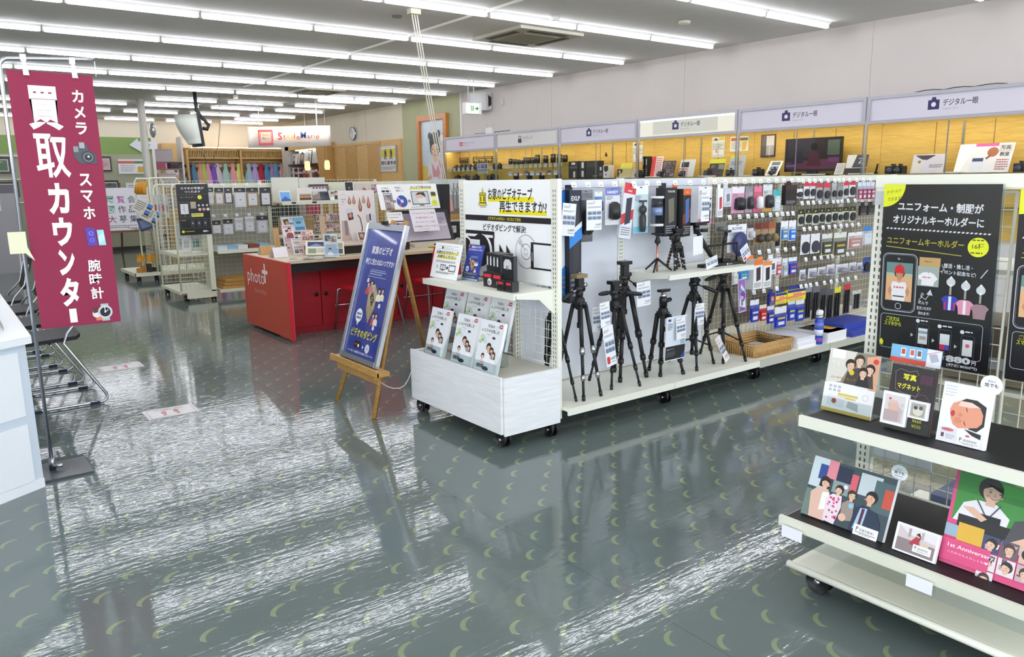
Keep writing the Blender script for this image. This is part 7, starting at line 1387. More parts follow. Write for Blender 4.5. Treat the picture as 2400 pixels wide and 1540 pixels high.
carton('wide black camera box, right end of the stack', 9.53, 9.23, 1.457, 1.735, '#242424', pr=lambda s: (s.r(.05, .1, .8, .35, '#39393a'), s.t('LUMIX' if 0 else 'BLACK', .9, .92, .08, '#d0d0d2', .01, 'r', mw=.4))); carton('small black camera box in front of the wide one', 9.23, 9.125, 1.457, 1.66, '#1e1e20'); carton('white headed black box right of the boxed cameras', 9.12, 8.99, 1.457, 1.66, '#dfdfe0', pr=lambda s: (s.p([(.1, .05), (.9, .05), (.9, .4), (.5, .55), (.1, .4)], '#2a2a2c'), s.e(.5, .75, .12, '#4a4a4e')))
def wallposter(label, a, c, z0, z1, draw, base='#dfe3e4'): s = Sheet((8.984, a, z1), (0, c-a, 0), (0, 0, z0-z1), th=.002, base=base); draw(s); tag(s.build('wall_poster'), label, 'poster')
plan = lambda s: (s.p([(.1, .16), (.3, .05), (.5, .16), (.4, .18)], '#3a3630'), s.r(.55, .04, .95, .16, '#d9c23a'), s.rr(.05, .3, .48, .58, .02, '#8a9298'), s.rr(.52, .3, .95, .58, .02, '#8a9298'), s.rr(.05, .6, .48, .92, .02, '#8a9298'), s.rr(.52, .6, .95, .92, .02, '#8a9298'), s.r(.3, .62, .42, .78, '#d98a5a'), s.greek(.08, .36, .9, 3, .07, '#7a8288', 2))
wallposter('pale two column price poster on the yellow back, left', 8.67, 8.45, 1.70, 2.0, plan); wallposter('pale two column price poster on the yellow back, middle', 7.13, 6.91, 1.72, 2.0, plan)
wallposter('white poster with a red headed band on the yellow back', 6.82, 6.52, 1.79, 1.99, lambda s: (s.r(.05, .1, .6, .3, '#c8603c'), s.r(.6, .1, .97, .3, '#5a6a54'), s.greek(.08, .4, .6, 6, .08, '#9a9a98', 4), s.p([(.65, .35), (.95, .35), (.85, .9), (.65, .95)], '#d9b04a')))
t = thing('brochure_pocket', 'dark red edged clear brochure pocket hung on the yellow back', 'pocket', (8.97, 6.2, 1.7)); s = Sheet((8.98, 6.32, 1.99), (0, -.22, 0), (0, 0, -.29), th=.01, base='#5a2a30'); s.r(.06, .04, .4, .96, '#6a6468'); s.r(.38, .06, .92, .92, '#dcd9dc'); s.build('pocket', t); b = MB(); b.box(8.965, 8.968, 6.10, 6.32, 1.70, 1.85, clear('#ffffff', .05, .25)); b.build('clear_front', t)
# television
t = thing('television', 'black flat television showing a dark family scene in the showcase', 'television', (8.75, 5.45, 1.456)); b = MB(); b.box(8.80, 8.84, 5.07, 5.83, 1.50, 1.905, BLKS); b.build('case', t)
s = Sheet((8.7985, 5.81, 1.89), (0, -.72, 0), (0, 0, -.36), th=.001, base='#2a2229', rough=.15); s.r(.02, .0, .55, .6, '#33303c'); s.p([(.0, .75), (1, .65), (1, 1), (0, 1)], '#5a2f4c'); s.e(.53, .25, .06, '#15121a'); s.p([(.4, .9), (.45, .45), (.6, .4), (.68, .9)], '#4a2432'); s.p([(.1, .8), (.16, .4), (.3, .35), (.34, .8)], '#2a2638'); s.r(.78, .05, 1, .55, '#4d5a50'); s.r(.8, .62, 1, .78, '#6a3a66'); s.r(.0, .85, .2, .92, '#5a6088'); s.build('screen', t); b = MB(); b.box(8.74, 8.9, 5.25, 5.65, 1.456, 1.472, BLKS); b.box(8.81, 8.83, 5.38, 5.52, 1.47, 1.52, BLKS); b.build('foot', t)
CI = [(8.27, .13), (7.83, .12), (7.42, .10), (6.97, .13), (6.59, .15), (6.17, .14), (5.92, .09), (4.40, .16), (4.32, .12), (3.12, .12)]
for i, (y, w) in enumerate(CI): camera_body(f'black digital camera on the long showcase shelf, {nth(i)} from left', y, 1.456, w, .085, .06, x=8.74)
for i, (y, w, h, col) in enumerate(((8.69, .10, .13, '#2a2a26'), (8.19, .03, .31, '#161618'), (8.13, .05, .31, '#1a1a1c'))): carton(f'narrow dark box on the long showcase shelf, {nth(i)} from left', y+w/2, y-w/2, 1.457, 1.457+h, col, x=8.72, d=.1)
def standcard(label, a, c, z1, col, draw=None, x=8.70, back=.06, z0=1.457): s = Sheet((x+back, a, z1), (0, c-a, 0), (-back, 0, z0-z1), th=.003, base=col); (draw or (lambda s: s.greek(.1, .1, .9, 7, .12, '#7a7a7c', int(a*10))))(s); tag(s.build('display_card'), label, 'card', 'cards in the wall showcases')
standcard('yellow topped grey card in the fourth showcase, leftmost', 8.69, 8.44, 1.68, '#aba26a', lambda s: (s.r(0, 0, 1, .3, '#d8cf3a'), s.r(0, .3, 1, .38, '#c9c45a')))
standcard('slim white price stand left of the red card', 8.63, 8.54, 1.62, '#d6d6cc'); standcard('small cream price stand before the dark boxes', 8.44, 8.35, 1.59, '#cfc8b4')
standcard('red and white calendar card standing in the showcase', 8.04, 7.82, 1.76, '#efd9d2', lambda s: (s.r(0, 0, .35, 1, '#d43438'), s.greek(.4, .08, .9, 9, .1, '#b4707a', 3)))
standcard('dark card with small camera pictures, right of the red card', 7.83, 7.58, 1.69, '#3a2c30', lambda s: [s.photo(.06+.31*i, .06+.23*j, .34+.31*i, .26+.23*j, i+j*3, ['#5a4a50', '#8a7c84', '#2a2428']) for i in range(3) for j in range(4)])
standcard('white card with a black camera screen picture', 7.49, 7.22, 1.70, '#d9dcdc', lambda s: (s.r(.1, .15, .6, .45, '#1e1e22'), s.r(0, .55, .6, 1, '#c8b4b4'), s.r(0, .5, .55, .55, '#d8434c')))
standcard('small yellow and blue cup shaped card', 7.33, 7.24, 1.63, '#dfe0d4', lambda s: (s.r(.1, .5, .9, .8, '#d8d43a'), s.r(.1, .1, .9, .4, '#5a5a64'))); standcard('yellow framed dark card behind a camera', 6.97, 6.70, 1.69, '#d9d430', lambda s: (s.r(.03, .25, .97, 1, '#2e2420'), s.t('Z f', .15, .5, .14, '#c9c4bc', 0, 'l'), s.r(.6, .3, .95, .6, '#8a8a80'))); standcard('grey card with yellow top corner behind a camera', 6.63, 6.38, 1.73, '#b9bfc4', lambda s: (s.r(0, 0, .6, .14, '#d8d43c'), s.greek(.1, .3, .8, 2, .1, '#6a7076', 2), s.r(0, .75, .2, 1, '#e2c93a')))
standcard('white slanting photo strip stand left of the television', 6.02, 5.84, 1.64, '#efecea', lambda s: [s.r(.15, .06+.3*i, .85, .3+.3*i, ('#55606c', '#6a82a8', '#4a4a54')[i]) for i in range(3)], x=8.66, back=.13)
standcard('small white card right of the television', 5.09, 4.98, 1.59, '#dcdad4'); standcard('white and dark card with a large letter right of the television', 4.96, 4.70, 1.68, '#e0dedb', lambda s: (s.p([(.45, .0), (1, 0), (1, .65), (.3, .65)], '#3c424a'), s.t('Z', .55, .45, .28, '#cfd2d6', .01, 'l'), s.r(0, .68, 1, 1, '#2a2026'), s.e(.85, .5, .08, '#c9b43a')))
standcard('white card with a camera and lilac print, second showcase from right', 4.19, 3.85, 1.66, '#d4cfd8', lambda s: (s.p([(.05, .05), (.7, .05), (.45, .3), (.3, .28)], '#3a343c'), s.r(.05, .4, .3, .9, '#e0d6ca'), s.e(.22, .4, .05, '#8a7a6a'), s.greek(.55, .55, .95, 2, .1, '#6a6a78', 2)))
standcard('large white leaflet board with a pink band and flower picture', 3.74, 3.22, 1.75, '#e9e6e8', lambda s: (s.r(.3, .0, .72, .1, '#e0569a'), s.p([(.0, .2), (.3, .1), (.1, 1), (0, 1)], '#f4f2f4'), s.r(.28, .14, .52, .98, '#dfe3e8'), s.r(.3, .5, .5, .62, '#3a4a7a'), s.e(.64, .3, .10, '#a9684a'), s.p([(.53, .5), (.6, .4), (.62, .44), (.55, .56)], '#7a4a34'), s.r(.74, .05, .97, .3, '#c8c4c8'), s.t('写真', .77, .22, .14, '#2c2a30', .01, 'l'), s.t('教室', .77, .45, .14, '#2c2a30', .01, 'l'), s.greek(.74, .55, .96, 5, .08, '#b4706c', 3)), back=.12)
for i, (y, z) in enumerate(((9.18, 1.80), (4.68, 1.46), (3.79, 1.46))):
    b = MB(); b.rod((8.9, y, z), (8.9, y, z+.03), .02, DK); b.rod((8.9, y, z+.03), (8.87, y-.03, z+.11 if i else z+.05), .012, DK); tag(b.build('small_stand'), f'tiny dark gadget in the wall showcases, {nth(i)} from left', 'gadget')
for i in range(7):
    y = 8.55-.8*i+(.2 if i % 2 else 0); b = MB(); b.box(8.64, 8.74, y-.13, y+.13, 1.457, 1.47, pm('#efece4')); tag(b.build('price_tray'), f'flat white price tray at the front of the long showcase shelf, {nth(i)} from left', 'tray', 'white price trays in the showcases')
# small things on top of the sign boxes and on the wall above
t = thing('wall_router', 'small white wireless router with two aerials on the sign boxes', 'router', (8.7, 12.08, 2.305)); b = MB(); b.box(8.66, 8.70, 12.0, 12.2, 2.306, 2.42, mat('#e6e4e2', .4)); b.build('case', t); 
for q in (12.03, 12.17): MB().rod((8.69, q, 2.42), (8.69, q+(.04 if q > 12.1 else -.04), 2.5), .004, mat('#b9b6b4', .4), 6).build('aerial', t)
b = MB(); b.tube([(8.68, 11.95-.06*i, 2.32+.02*abs(math.sin(i*1.7))) for i in range(9)], .006, DK, 6); b.tube([(8.68, 12.6-.05*i, 2.32+.02*abs(math.sin(i*1.3))) for i in range(8)], .004, DK, 6); tag(b.build('loose_cable'), 'loose dark cable lying on the sign boxes beside the router', 'cable')
b = MB(); b.tube([(8.68, 4.2-.1*i, 2.316+.014*abs(math.sin(i*2.1))) for i in range(10)], .006, mat('#5a5658', .6), 6); tag(b.build('loose_cable'), 'dark cable lying on the rightmost sign boxes', 'cable')
# ------------------------------------------------------------------ photo studio at the back
OAKP = wood('#cfa563', '#dcb678', (1.5, 1.5, 10), .5, 1.5); OAKD = wood('#bd9150', '#cc9f5c', (1.5, 1.5, 10), .5, 1.5)
t = thing('wardrobe', 'open light oak wardrobe with slatted band hung with children costumes', 'wardrobe', (7.5, 23.3, 0))
b = MB(); b.box(6.03, 9.02, 23.52, 23.58, 0, 2.42, OAKP); b.build('back_panel', t)
for x in (6.03, 7.52, 8.98): MB().box(x, x+.05, 23.0, 23.55, 0, 2.44, OAKP).build('post', t)
b = MB(); b.box(6.0, 9.02, 23.0, 23.55, 2.42, 2.46, OAKP); b.build('top_board', t)
for x0 in (6.08, 7.57):
    b = MB(); x1 = x0+1.42; b.box(x0, x1, 23.05, 23.08, 2.38, 2.42, OAKP); b.box(x0, x1, 23.05, 23.08, 2.16, 2.20, OAKP)
    for i in range(30): x = x0+1.42*i/30; b.box(x, x+.022, 23.045, 23.085, 2.2, 2.38, OAKP)
    b.build('slat_band', t)
    MB().rod((x0, 23.2, 2.08), (x0+1.42, 23.2, 2.08), .015, mat('#e3c98a', .4)).build('hanging_rail', t)
DR = [(6.10, '#2b3442', .8, 'dark navy'), (6.22, '#4f86a4', .85, 'steel blue'), (6.40, '#d9a08c', .8, 'salmon'), (6.50, '#b9c95a', 1.0, 'lime green'), (6.62, '#d9a0b8', .8, 'pale pink'), (6.78, '#7a4fb0', .8, 'purple'), (6.90, '#d2c4d2', .95, 'mauve white'), (7.12, '#a4c9bd', 1.0, 'mint green'), (7.33, '#e3a0a4', .95, 'coral pink'), (7.50, '#d3dc7c', 1.05, 'pale yellow'), (7.80, '#a9c6d6', 1.0, 'sky blue'), (7.98, '#b7a0d6', 1.05, 'lilac'), (8.16, '#a8203a', .85, 'dark red'), (8.33, '#4a8ab4', .75, 'bright blue'), (8.50, '#9a86b0', .7, 'dusty violet'), (8.62, '#5f9ac4', .75, 'light blue'), (8.80, '#d9a99a', .6, 'peach')]
for i, (x, col, L, nm) in enumerate(DR):
    t = thing('costume_dress', f'{nm} child costume on a hanger in the wardrobe', 'dress', (x, 23.15, 1.0), 'costumes in the wardrobe'); z = 2.03; m = mat(col, .6, noise=.12, ns=14)
    n = 20; V = []; F = []; pr = [(.025, 0), (.07, -.04), (.06, -.10), (.055, -.16), (.085, -.23), (.14, -.44), (.20, -L)]
    for r, dz in pr:
        for j in range(n): a = 2*PI*j/n; k = 1+(.14*math.cos(6*a) if dz < -.3 else 0); V.append((x+r*k*math.cos(a), 23.15+r*.6*k*math.sin(a), z+dz))
    for q in range(len(pr)-1): F += [(q*n+j, q*n+(j+1) % n, (q+1)*n+(j+1) % n, (q+1)*n+j) for j in range(n)]
    MB().add(V, F, m, True).build('dress', t)
    if i % 3 != 1:
        for s_ in (-1, 1): MB().ball((x+s_*.085, 23.15, z-.07), (.05, .04, .045), m, 8, 6).build('sleeve', t)
    b = MB(); b.tube([(x-.09, 23.15, z-.045), (x, 23.15, z+.005), (x+.09, 23.15, z-.045)], .005, mat('#e9e4d8', .4), 6); b.tube([(x, 23.15, z), (x, 23.17, z+.03), (x, 23.2, z+.055), (x, 23.215, z+.04)], .003, STEEL, 6); b.build('hanger', t)
b = MB(); b.box(5.45, 6.02, 23.2, 23.58, 0, 2.58, OAKP); tag(b.build('oak_partition'), 'plain light oak cabinet end left of the costume wardrobe', 'cabinet')
s = Sheet((5.50, 23.18, 2.03), (.46, 0, 0), (0, 0, -.33), th=.005, base='#e2d6d8'); s.greek(.12, .18, .6, 2, .08, '#8a6a70', 3); s.p([(.45, .6), (.6, .55), (.66, .72), (.48, .72)], '#4a3234'); s.ring(.82, .65, .06, '#8a7a7c', .2); tag(s.build('notice_board'), 'pinkish white notice board on the oak cabinet end', 'notice')
t = thing('clear_box', 'clear covered white box below the pinkish notice board', 'box', (5.7, 23.0, 1.4)); b = MB(); b.box(5.48, 5.98, 23.0, 23.19, 1.35, 1.62, mat('#ddd6d8', .5)); b.build('box', t); MB().box(5.47, 5.99, 22.99, 23.0, 1.36, 1.66, clear('#ffffff', .06, .2)).build('cover', t)
# storage shelf in the corner
t = thing('storage_shelf', 'white storage shelf with grey boxes beside the green partition', 'shelf', (4.85, 20.4, 0))
for x in (4.45, 5.18): MB().box(x, x+.04, 20.2, 20.6, 0, 2.6 if x > 5 else 2.45, mat('#e2ddd6', .5)).build('side_panel', t)
for z in (.4, .9, 1.4, 1.83, 2.0): MB().box(4.49, 5.18, 20.2, 20.6, z-.02, z, mat('#8a8080', .6)).build('shelf_board', t)
for i, (x0, x1, z0, z1, c) in enumerate(((4.52, 4.98, 2.0, 2.3, '#b9adb2'), (4.60, 5.02, 1.40, 1.72, '#c9bfc2'), (4.52, 4.80, 1.83, 1.98, '#b0506a'), (4.9, 5.1, 1.83, 1.97, '#4a2a30'), (4.55, 5.0, .9, 1.2, '#9a8f92'))):
    b = MB(); b.box(x0, x1, 20.22, 20.55, z0, z1, mat(c, .6)); b.box(x0+.02, x1-.02, 20.218, 20.22, z1-.03, z1-.02, pm('#8a8084')); tag(b.build('storage_box'), ('grey lidded box on top of the white storage shelf', 'pale grey box on the middle board of the storage shelf', 'pink bundle on the storage shelf', 'small dark box right of the pink bundle', 'grey box low on the storage shelf')[i], 'box')
# bookcase with curved opening, cupboard doors, clock, posters on the right wall
t = thing('bookcase', 'oak bookcase with a curved opening on the right studio wall', 'bookcase', (8.9, 21.3, 0))
b = MB(); b.box(8.99, 9.02, 20.1, 22.6, 0, 2.5, OAKP); b.build('back_panel', t)
b = MB(); b.box(8.70, 9.0, 19.75, 20.10, 0, 2.52, OAKD); b.build('side_panel', t)
b = MB(); b.prism([(8.72, 22.6, 0), (8.72, 22.85, 0), (8.72, 22.85, 2.5), (8.72, 22.3, 2.5), (8.72, 22.42, 2.2), (8.72, 22.5, 1.8), (8.72, 22.55, 1.2)], (.28, 0, 0), mat('#d8d2c8', .6)); b.build('curved_side', t)
b = MB(); b.prism([(8.71, 20.1, 0), (8.71, 20.1, 2.5), (8.71, 20.35, 2.5), (8.71, 20.26, 2.2), (8.71, 20.2, 1.8), (8.71, 20.16, 1.2), (8.71, 20.14, 0)], (.2, 0, 0), OAKD); b.build('curved_side', t)
for z in (1.05, 1.52, 1.98): MB().box(8.74, 8.99, 20.12, 22.55, z-.03, z, wood('#5a3a20', '#6d4828', (1, 6, 1), .5, 1)).build('shelf_board', t)
b = MB(); b.box(8.72, 8.99, 20.1, 22.6, 2.38, 2.5, OAKP); b.build('top_board', t); b = MB(); b.box(8.80, 8.86, 20.6, 22.0, 2.355, 2.375, glow('#eaf4ee', 5.0)); b.build('light_strip', t)
rb = random.Random(3); y = 22.4; k = 0
while y > 20.3:
    w = rb.choice((.06, .09, .14, .2)); z0 = 1.521; h = .27+.1*rb.random(); col = rb.choice(('#8a3a30', '#5a2420', '#c9b48a', '#e0dcd4', '#7c3a34', '#b4503c', '#3a2a28'))
    b = MB(); b.box(8.80, 8.95, y-w+.006, y, z0, z0+h, pm(col)); b.box(8.799, 8.80, y-w+.015, y-.009, z0+h*.6, z0+h*.8, pm('#d9cfc0')); tag(b.build('photo_album'), f'album standing on the middle shelf of the oak bookcase, {nth(k)} from left', 'album', 'albums in the oak bookcase'); y -= w; k += 1
for i, (a, c, z1, col) in enumerate(((22.35, 21.95, 2.28, '#e4e0e2'), (21.85, 21.2, 2.36, '#e9e7e6'), (21.15, 20.98, 2.33, '#dcdad8'), (20.85, 20.4, 2.35, '#d4dade'))):
    s = Sheet((8.86, a, z1), (0, c-a, 0), (-.06, 0, 1.982-z1), th=.02, base=col); 
    if i == 3: s.p([(.1, .1), (.5, .05), (.45, .9), (.05, .95)], '#b9c0c6'); s.r(.6, .0, .64, 1, '#3a3c44')
    else: [s.r(.12+.3*q, .2, .36+.3*q, .85, '#8f8a92') for q in range(2 if i else 1)]; s.bust(.4, .4, .12, top='#4a4650')
    tag(s.build('display_album'), f'white display album on the top shelf of the oak bookcase, {nth(i)} from left', 'album')
s = Sheet((8.70, 22.84, 1.72), (0, -.2, 0), (0, 0, -.25), th=.003, base='#d9d3ca'); s.photo(.3, .3, .8, .8, 3); tag(s.build('small_notice'), 'small notice on the white curved side of the bookcase', 'notice')
t = thing('oak_cupboard', 'long oak cupboard with four sliding doors on the right studio wall', 'cupboard', (8.95, 17.6, 0))
b = MB(); b.box(8.96, 9.02, 16.06, 19.7, 0, 2.42, OAKP); b.box(8.93, 9.02, 17.05, 19.72, 2.36, 2.42, OAKP); b.build('frame', t)
for i in range(4):
    y1 = 19.6-.64*i; xx = 8.935 if i % 2 else 8.95; d = MB().box(xx, xx+.02, y1-.63, y1, .05, 2.36, OAKP if i % 2 == 0 else OAKD).build('door', t)
    if i % 2 == 0: MB().box(xx-.004, xx, y1-.12, y1-.09, 1.45, 1.62, mat('#e6dcc4', .3, .5)).build('pull', d)
t = thing('wall_clock', 'round white wall clock above the oak cupboard', 'clock', (9.0, 18.58, 2.67)); b = MB()
b.add([(x, 18.58+r*math.cos(2*PI*j/28), 2.67+r*math.sin(2*PI*j/28)) for x, r in ((9.02, .17), (8.985, .17), (8.975, .155), (8.985, .15)) for j in range(28)], [(q*28+j, q*28+(j+1) % 28, (q+1)*28+(j+1) % 28, (q+1)*28+j) for q in range(3) for j in range(28)], mat('#a4a6ac', .25, .8), True); b.build('rim', t)
b = MB(); b.add([(8.986, 18.58+.152*math.cos(2*PI*j/28), 2.67+.152*math.sin(2*PI*j/28)) for j in range(28)], [tuple(range(28))], pm('#eae8e4')); 
for j in range(12): a = 2*PI*j/12; b.rod((8.984, 18.58+.125*math.cos(a), 2.67+.125*math.sin(a)), (8.984, 18.58+.142*math.cos(a), 2.67+.142*math.sin(a)), .004, BLK, 4)
b.build('dial', t)
for L, a, r in ((.085, 1.5, .005), (.12, -1.45, .0035)): MB().rod((8.982, 18.58, 2.67), (8.982, 18.58+L*math.cos(a), 2.67+L*math.sin(a)), r, BLK, 5).build('hand', t)
t = thing('framed_poster', 'aluminium framed poster with yellow band and two dark suits on the oak cupboard', 'poster', (8.94, 16.62, 1.68)); s = Sheet((8.945, 17.02, 2.285), (0, -.79, 0), (0, 0, -.60), th=.012, base='#e2e2de', edge='#b4b6ba'); s.r(.02, .0, 1, .02, '#b4b6ba'); s.greek(.1, .06, .9, 1, .02, '#8a8a86', 2); s.r(.06, .13, .94, .44, '#d9c62a')
for u in (.32, .68): s.e(u, .16, .028, '#2a2624'); s.p([(u-.07, .2), (u+.06, .19), (u+.07, .33), (u+.05, .45), (u+.08, .52), (u+.02, .52), (u, .36), (u-.04, .52), (u-.1, .52), (u-.05, .36)], '#1f1e20')
for i in range(5): s.photo(.05+.19*i, .60, .2+.19*i, .73, i, ['#3a3038', '#8a7c80', '#e9e6e4', '#5a2a50'])
s.greek(.08, .82, .9, 3, .04, '#7a7876', 5); s.build('print', t); b = MB()
for q in ((17.0, 17.03), (16.22, 16.25)): b.box(8.925, 8.945, *q[::1], 1.68, 2.29, mat('#b9bbc0', .3, .8))
b.build('rail', t)
# large kimono portrait in an orange wooden frame
t = thing('framed_portrait', 'large orange wood framed portrait of a smiling child in a kimono', 'picture', (9.0, 14.65, 1.2)); OR = wood('#b8702c', '#cc8238', (4, 4, 9), .4, 1)
for q in ((14.06, 14.18, 1.15, 2.85), (15.17, 15.27, 1.15, 2.85), (14.18, 15.17, 2.74, 2.85), (14.18, 15.17, 1.15, 1.25)): MB().box(8.95, 9.02, *q, OR).build('frame_rail', t)
s = Sheet((9.01, 15.18, 2.75), (0, -1.01, 0), (0, 0, -1.52), th=.004, base='#cfdde6', rough=.3)
for i in range(9): a = math.radians(195-22*i); s.line([(.35, .45), (.35+.9*math.cos(a), .45-.62*math.sin(a))], .004, '#a9bcc8')
s.p([(0, .62), (.25, .66), (.3, 1), (0, 1)], '#d9c46a'); s.p([(.28, .62), (.45, .54), (.78, .54), (.98, .65), (1, 1), (.2, 1)], '#e9e4ea'); s.p([(.4, .58), (.58, .72), (.74, .56), (.8, .62), (.62, .95), (.5, .95)], '#d99aa4'); s.p([(.78, .6), (.98, .68), (1, 1), (.85, 1)], '#d4a6b4'); s.p([(.2, .82), (.36, .76), (.44, .86), (.3, .92)], '#d9b08c'); s.r(.42, .8, .66, .98, '#f0edf2'); s.r(.2, .93, .35, 1.0, '#2a2228')
s.e(.55, .3, .21, '#1a1618', .13); s.e(.36, .22, .07, '#1a1618', .05); s.e(.72, .2, .075, '#1a1618', .055); s.e(.93, .24, .06, '#1a1618', .07); s.e(.86, .26, .06, '#f4f4f6', .05); s.p([(.92, .28), (1, .3), (.99, .44), (.94, .42)], '#1a1618')
s.face(.57, .405, .185, '#e9c3a6', '#1a1618', -.1)
s.build('portrait', t)
# pictures on the green partition
def pic(label, x0, x1, z0, z1, rim, draw, y=19.17):
    s = Sheet((x0, y, z1), (x1-x0, 0, 0), (0, 0, z0-z1), th=.025, base=rim); draw(s); tag(s.build('wall_picture'), label, 'picture')
fr = lambda seed, pal: (lambda s: (s.r(.1, .12, .9, .88, '#c9c4bc'), s.photo(.14, .18, .86, .82, seed, pal)))
from_px = None
pic('dark framed green picture on the partition, upper left of the banner', .98, 1.55, 1.72, 2.05, '#231c1c', fr(3, ['#4a6a4a', '#8a9aa0', '#2a3a2c'])); pic('dark framed grey picture on the partition, lower left of the banner', 1.12, 1.62, 1.23, 1.55, '#201b1c', fr(4, ['#6a6470', '#9a94a0', '#2c2a30']))
pic('dark framed pink portrait on the partition, upper right of the banner', 3.12, 3.42, 1.75, 2.08, '#2a1c1c', fr(6, ['#c9a4a4', '#b98c8c'])); pic('dark framed black picture on the partition, lower right of the banner', 3.20, 3.52, 1.22, 1.56, '#1d1a1a', fr(8, ['#4a5a54', '#222426', '#6a706c']))
pic('white notice with red and yellow pictures on the partition', 3.55, 4.12, 1.70, 2.02, '#e6e6ea', lambda s: (s.r(0, .12, .65, .3, '#c8664a'), s.r(.6, .12, 1, .3, '#5a7a4a'), s.p([(.7, .5), (1, .5), (1, .9), (.68, .9)], '#c9a42a'), s.greek(.08, .4, .6, 4, .12, '#a4a4ac', 3))); pic('white printed sheet on the partition beside the yellow goods', 3.66, 4.02, 1.16, 1.50, '#dedade', lambda s: s.greek(.15, .15, .85, 6, .12, '#8a8690', 5))
s = Sheet((3.82, 19.16, 2.50), (.58, 0, 0), (0, 0, -.34), th=.004, base='#86a05c', rough=.7); s.mb = MB(); s.p([(0, .5), (.32, .05), (.32, .25), (1, .25), (1, .75), (.4, .75), (.45, .98)], '#e4e4ea'); s.greek(.5, .42, .75, 2, .12, '#7a4450', 3); tag(s.build('arrow_sign'), 'white arrow shaped sign pointing left on the green band', 'sign')
t = thing('picture_rail', 'thin white picture rails on the partition left of the banner', 'rail', (1, 19.15, 1.6))
for z in (2.08, 1.6, 1.12): MB().box(-2, 1.9, 19.15, 19.2, z-.012, z+.012, mat('#e4e4e0', .4)).build('rail', t)
b = MB(); b.box(.2, 1.25, 15.5, 15.9, 0, 1.34, mat('#9a989c', .6)); tag(b.build('grey_screen'), 'plain grey screen panel at the far left edge', 'screen')
s = Sheet((.9, 15.49, 1.36), (.12, 0, 0), (0, 0, -.3), th=.003, base='#e9e9ee'); s.rr(.05, .05, .95, .95, .04, '#3a3a4a'); tag(s.build('small_notice'), 'small white notice on the grey screen at the far left edge', 'notice')
b = MB(); b.lathe([(.03, 0), (.03, .012), (.012, .03), (.012, .5), (.02, .52)], (1.12, 14.6, 0), mat('#d9d9d6', .4), 12); tag(b.build('barrier_post'), 'short pale barrier post on the floor at the far left', 'post')
# ------------------------------------------------------------------ things hung from the ceiling
# studio banner sign: wavy white sheet hung on rods, lit by spots
PTX = lambda k: 5.52+1.84*k
def wavy(z0, z1, m, dy=0):
    V = []; F = []; n = 24
    for i in range(n+1):
        k = i/n; V += [(PTX(k), 16.3+.05*math.sin(k*2*PI)+dy, z0+.07*k), (PTX(k), 16.3+.05*math.sin(k*2*PI)+dy, z1+.075*k)]
    for i in range(n): F.append((2*i, 2*i+2, 2*i+3, 2*i+1))
    return V, F
t = thing('studio_sign', 'wavy white studio banner sign hung from the ceiling on rods', 'sign', (6.4, 16.3, 2.2)); WS = mat('#f3ece4', .5)
V, F = wavy(2.175, 2.605, 0); V2, _ = wavy(2.175, 2.605, 0, .012); n = len(V); b = MB(); b.add(V+V2, F+[tuple(n+q for q in f[::-1]) for f in F]+[(2*i, n+2*i, n+2*i+2, 2*i+2) for i in range(24)]+[(2*i+1, 2*i+3, n+2*i+3, n+2*i+1) for i in range(24)]+[(0, 1, n+1, n), (48, n+48, n+49, 49)], WS, True); b.build('sheet', t)
s = Sheet((5.52, 16.235, 2.605), (1.84, 0, .072), (0, 0, -.43), th=.0005, base='#f3ece4'); s.mb = MB(); R_1 = '#d8383c'
s.rr(.115, .2, .27, .86, .012, R_1); s.rr(.13, .26, .255, .80, .006, R_1); s.t('Studio', .155, .46, .13, '#d9943c', .01, 'l', wu=.08); s.t('Mario', .155, .64, .13, '#d9943c', .01, 'l', wu=.08)
for i in range(7): s.r(.12+.021*i, .2, .13+.021*i, .25, R_1); s.r(.12+.021*i, .81, .13+.021*i, .86, R_1)
u = .335
for ch, c, dv, hv in (('S', '#d32c40', 0, .36), ('t', '#d8543c', -.04, .2), ('u', '#e0b03c', -.08, .14), ('d', '#e3c23a', -.02, .22), ('i', '#d8443c', -.06, .26), ('o', '#d0503c', -.0, .17), ('M', '#33549a', -.06, .30), ('a', '#d8543c', -.04, .16), ('r', '#5a78b0', -.06, .14), ('i', '#d8a03c', -.06, .2), ('o', '#c9703c', -.02, .17)):
    w = text_mesh(ch, .02)[2]*hv*s.h/s.w; s.t(ch, u, .66+dv, hv, c, .02); u += w+.014
s.t('スタジオマリオ 写真撮影はおまかせ', .42, .85, .08, '#c98a5a', .01, 'l', wu=.3); s.build('lettering', t)
for x in (5.78, 7.05): MB().rod((x, 16.3, 2.6), (x, 16.3, CH), .008 if x < 6 else .014, mat('#f4f0e8', .4)).build('hanging_rod', t)
for i, x in enumerate((5.9, 6.5, 7.1)):
    l = bpy.data.lights.new('sign_spot', 'SPOT'); l.energy = 16; l.color = (1, .78, .52); l.spot_size = 1.5; l.spot_blend = .6; l.shadow_soft_size = .04
    o = bpy.data.objects.new('sign_spot', l); C.objects.link(o); o.location = (x, 15.75, 3.08); o.rotation_euler = (math.radians(38), 0, 0)
def spot_fixture(label, x, y, col='#fff2d8', s=14):
    t = thing('ceiling_spot', label, 'ceiling spotlight', (x, y, CH)); b = MB(); b.lathe([(.05, -.06), (.05, 0)], (x, y, CH), WHITE, 16); b.build('housing', t); b = MB(); b.lathe([(.04, -.066), (.042, -.061)], (x, y, CH), glow(col, s), 16); b.build('lens', t)
spot_fixture('small warm lit ceiling spotlight in front of the studio sign', 5.27, 16.1, '#ffb050', 10); spot_fixture('white ceiling spotlight at the corner of the green wall', 8.6, 15.55); spot_fixture('small white ceiling spot next to the air conditioner', 5.75, 6.75, '#ffffff', 10); spot_fixture('small bright spot above the hanging cords', 7.6, 13.1)
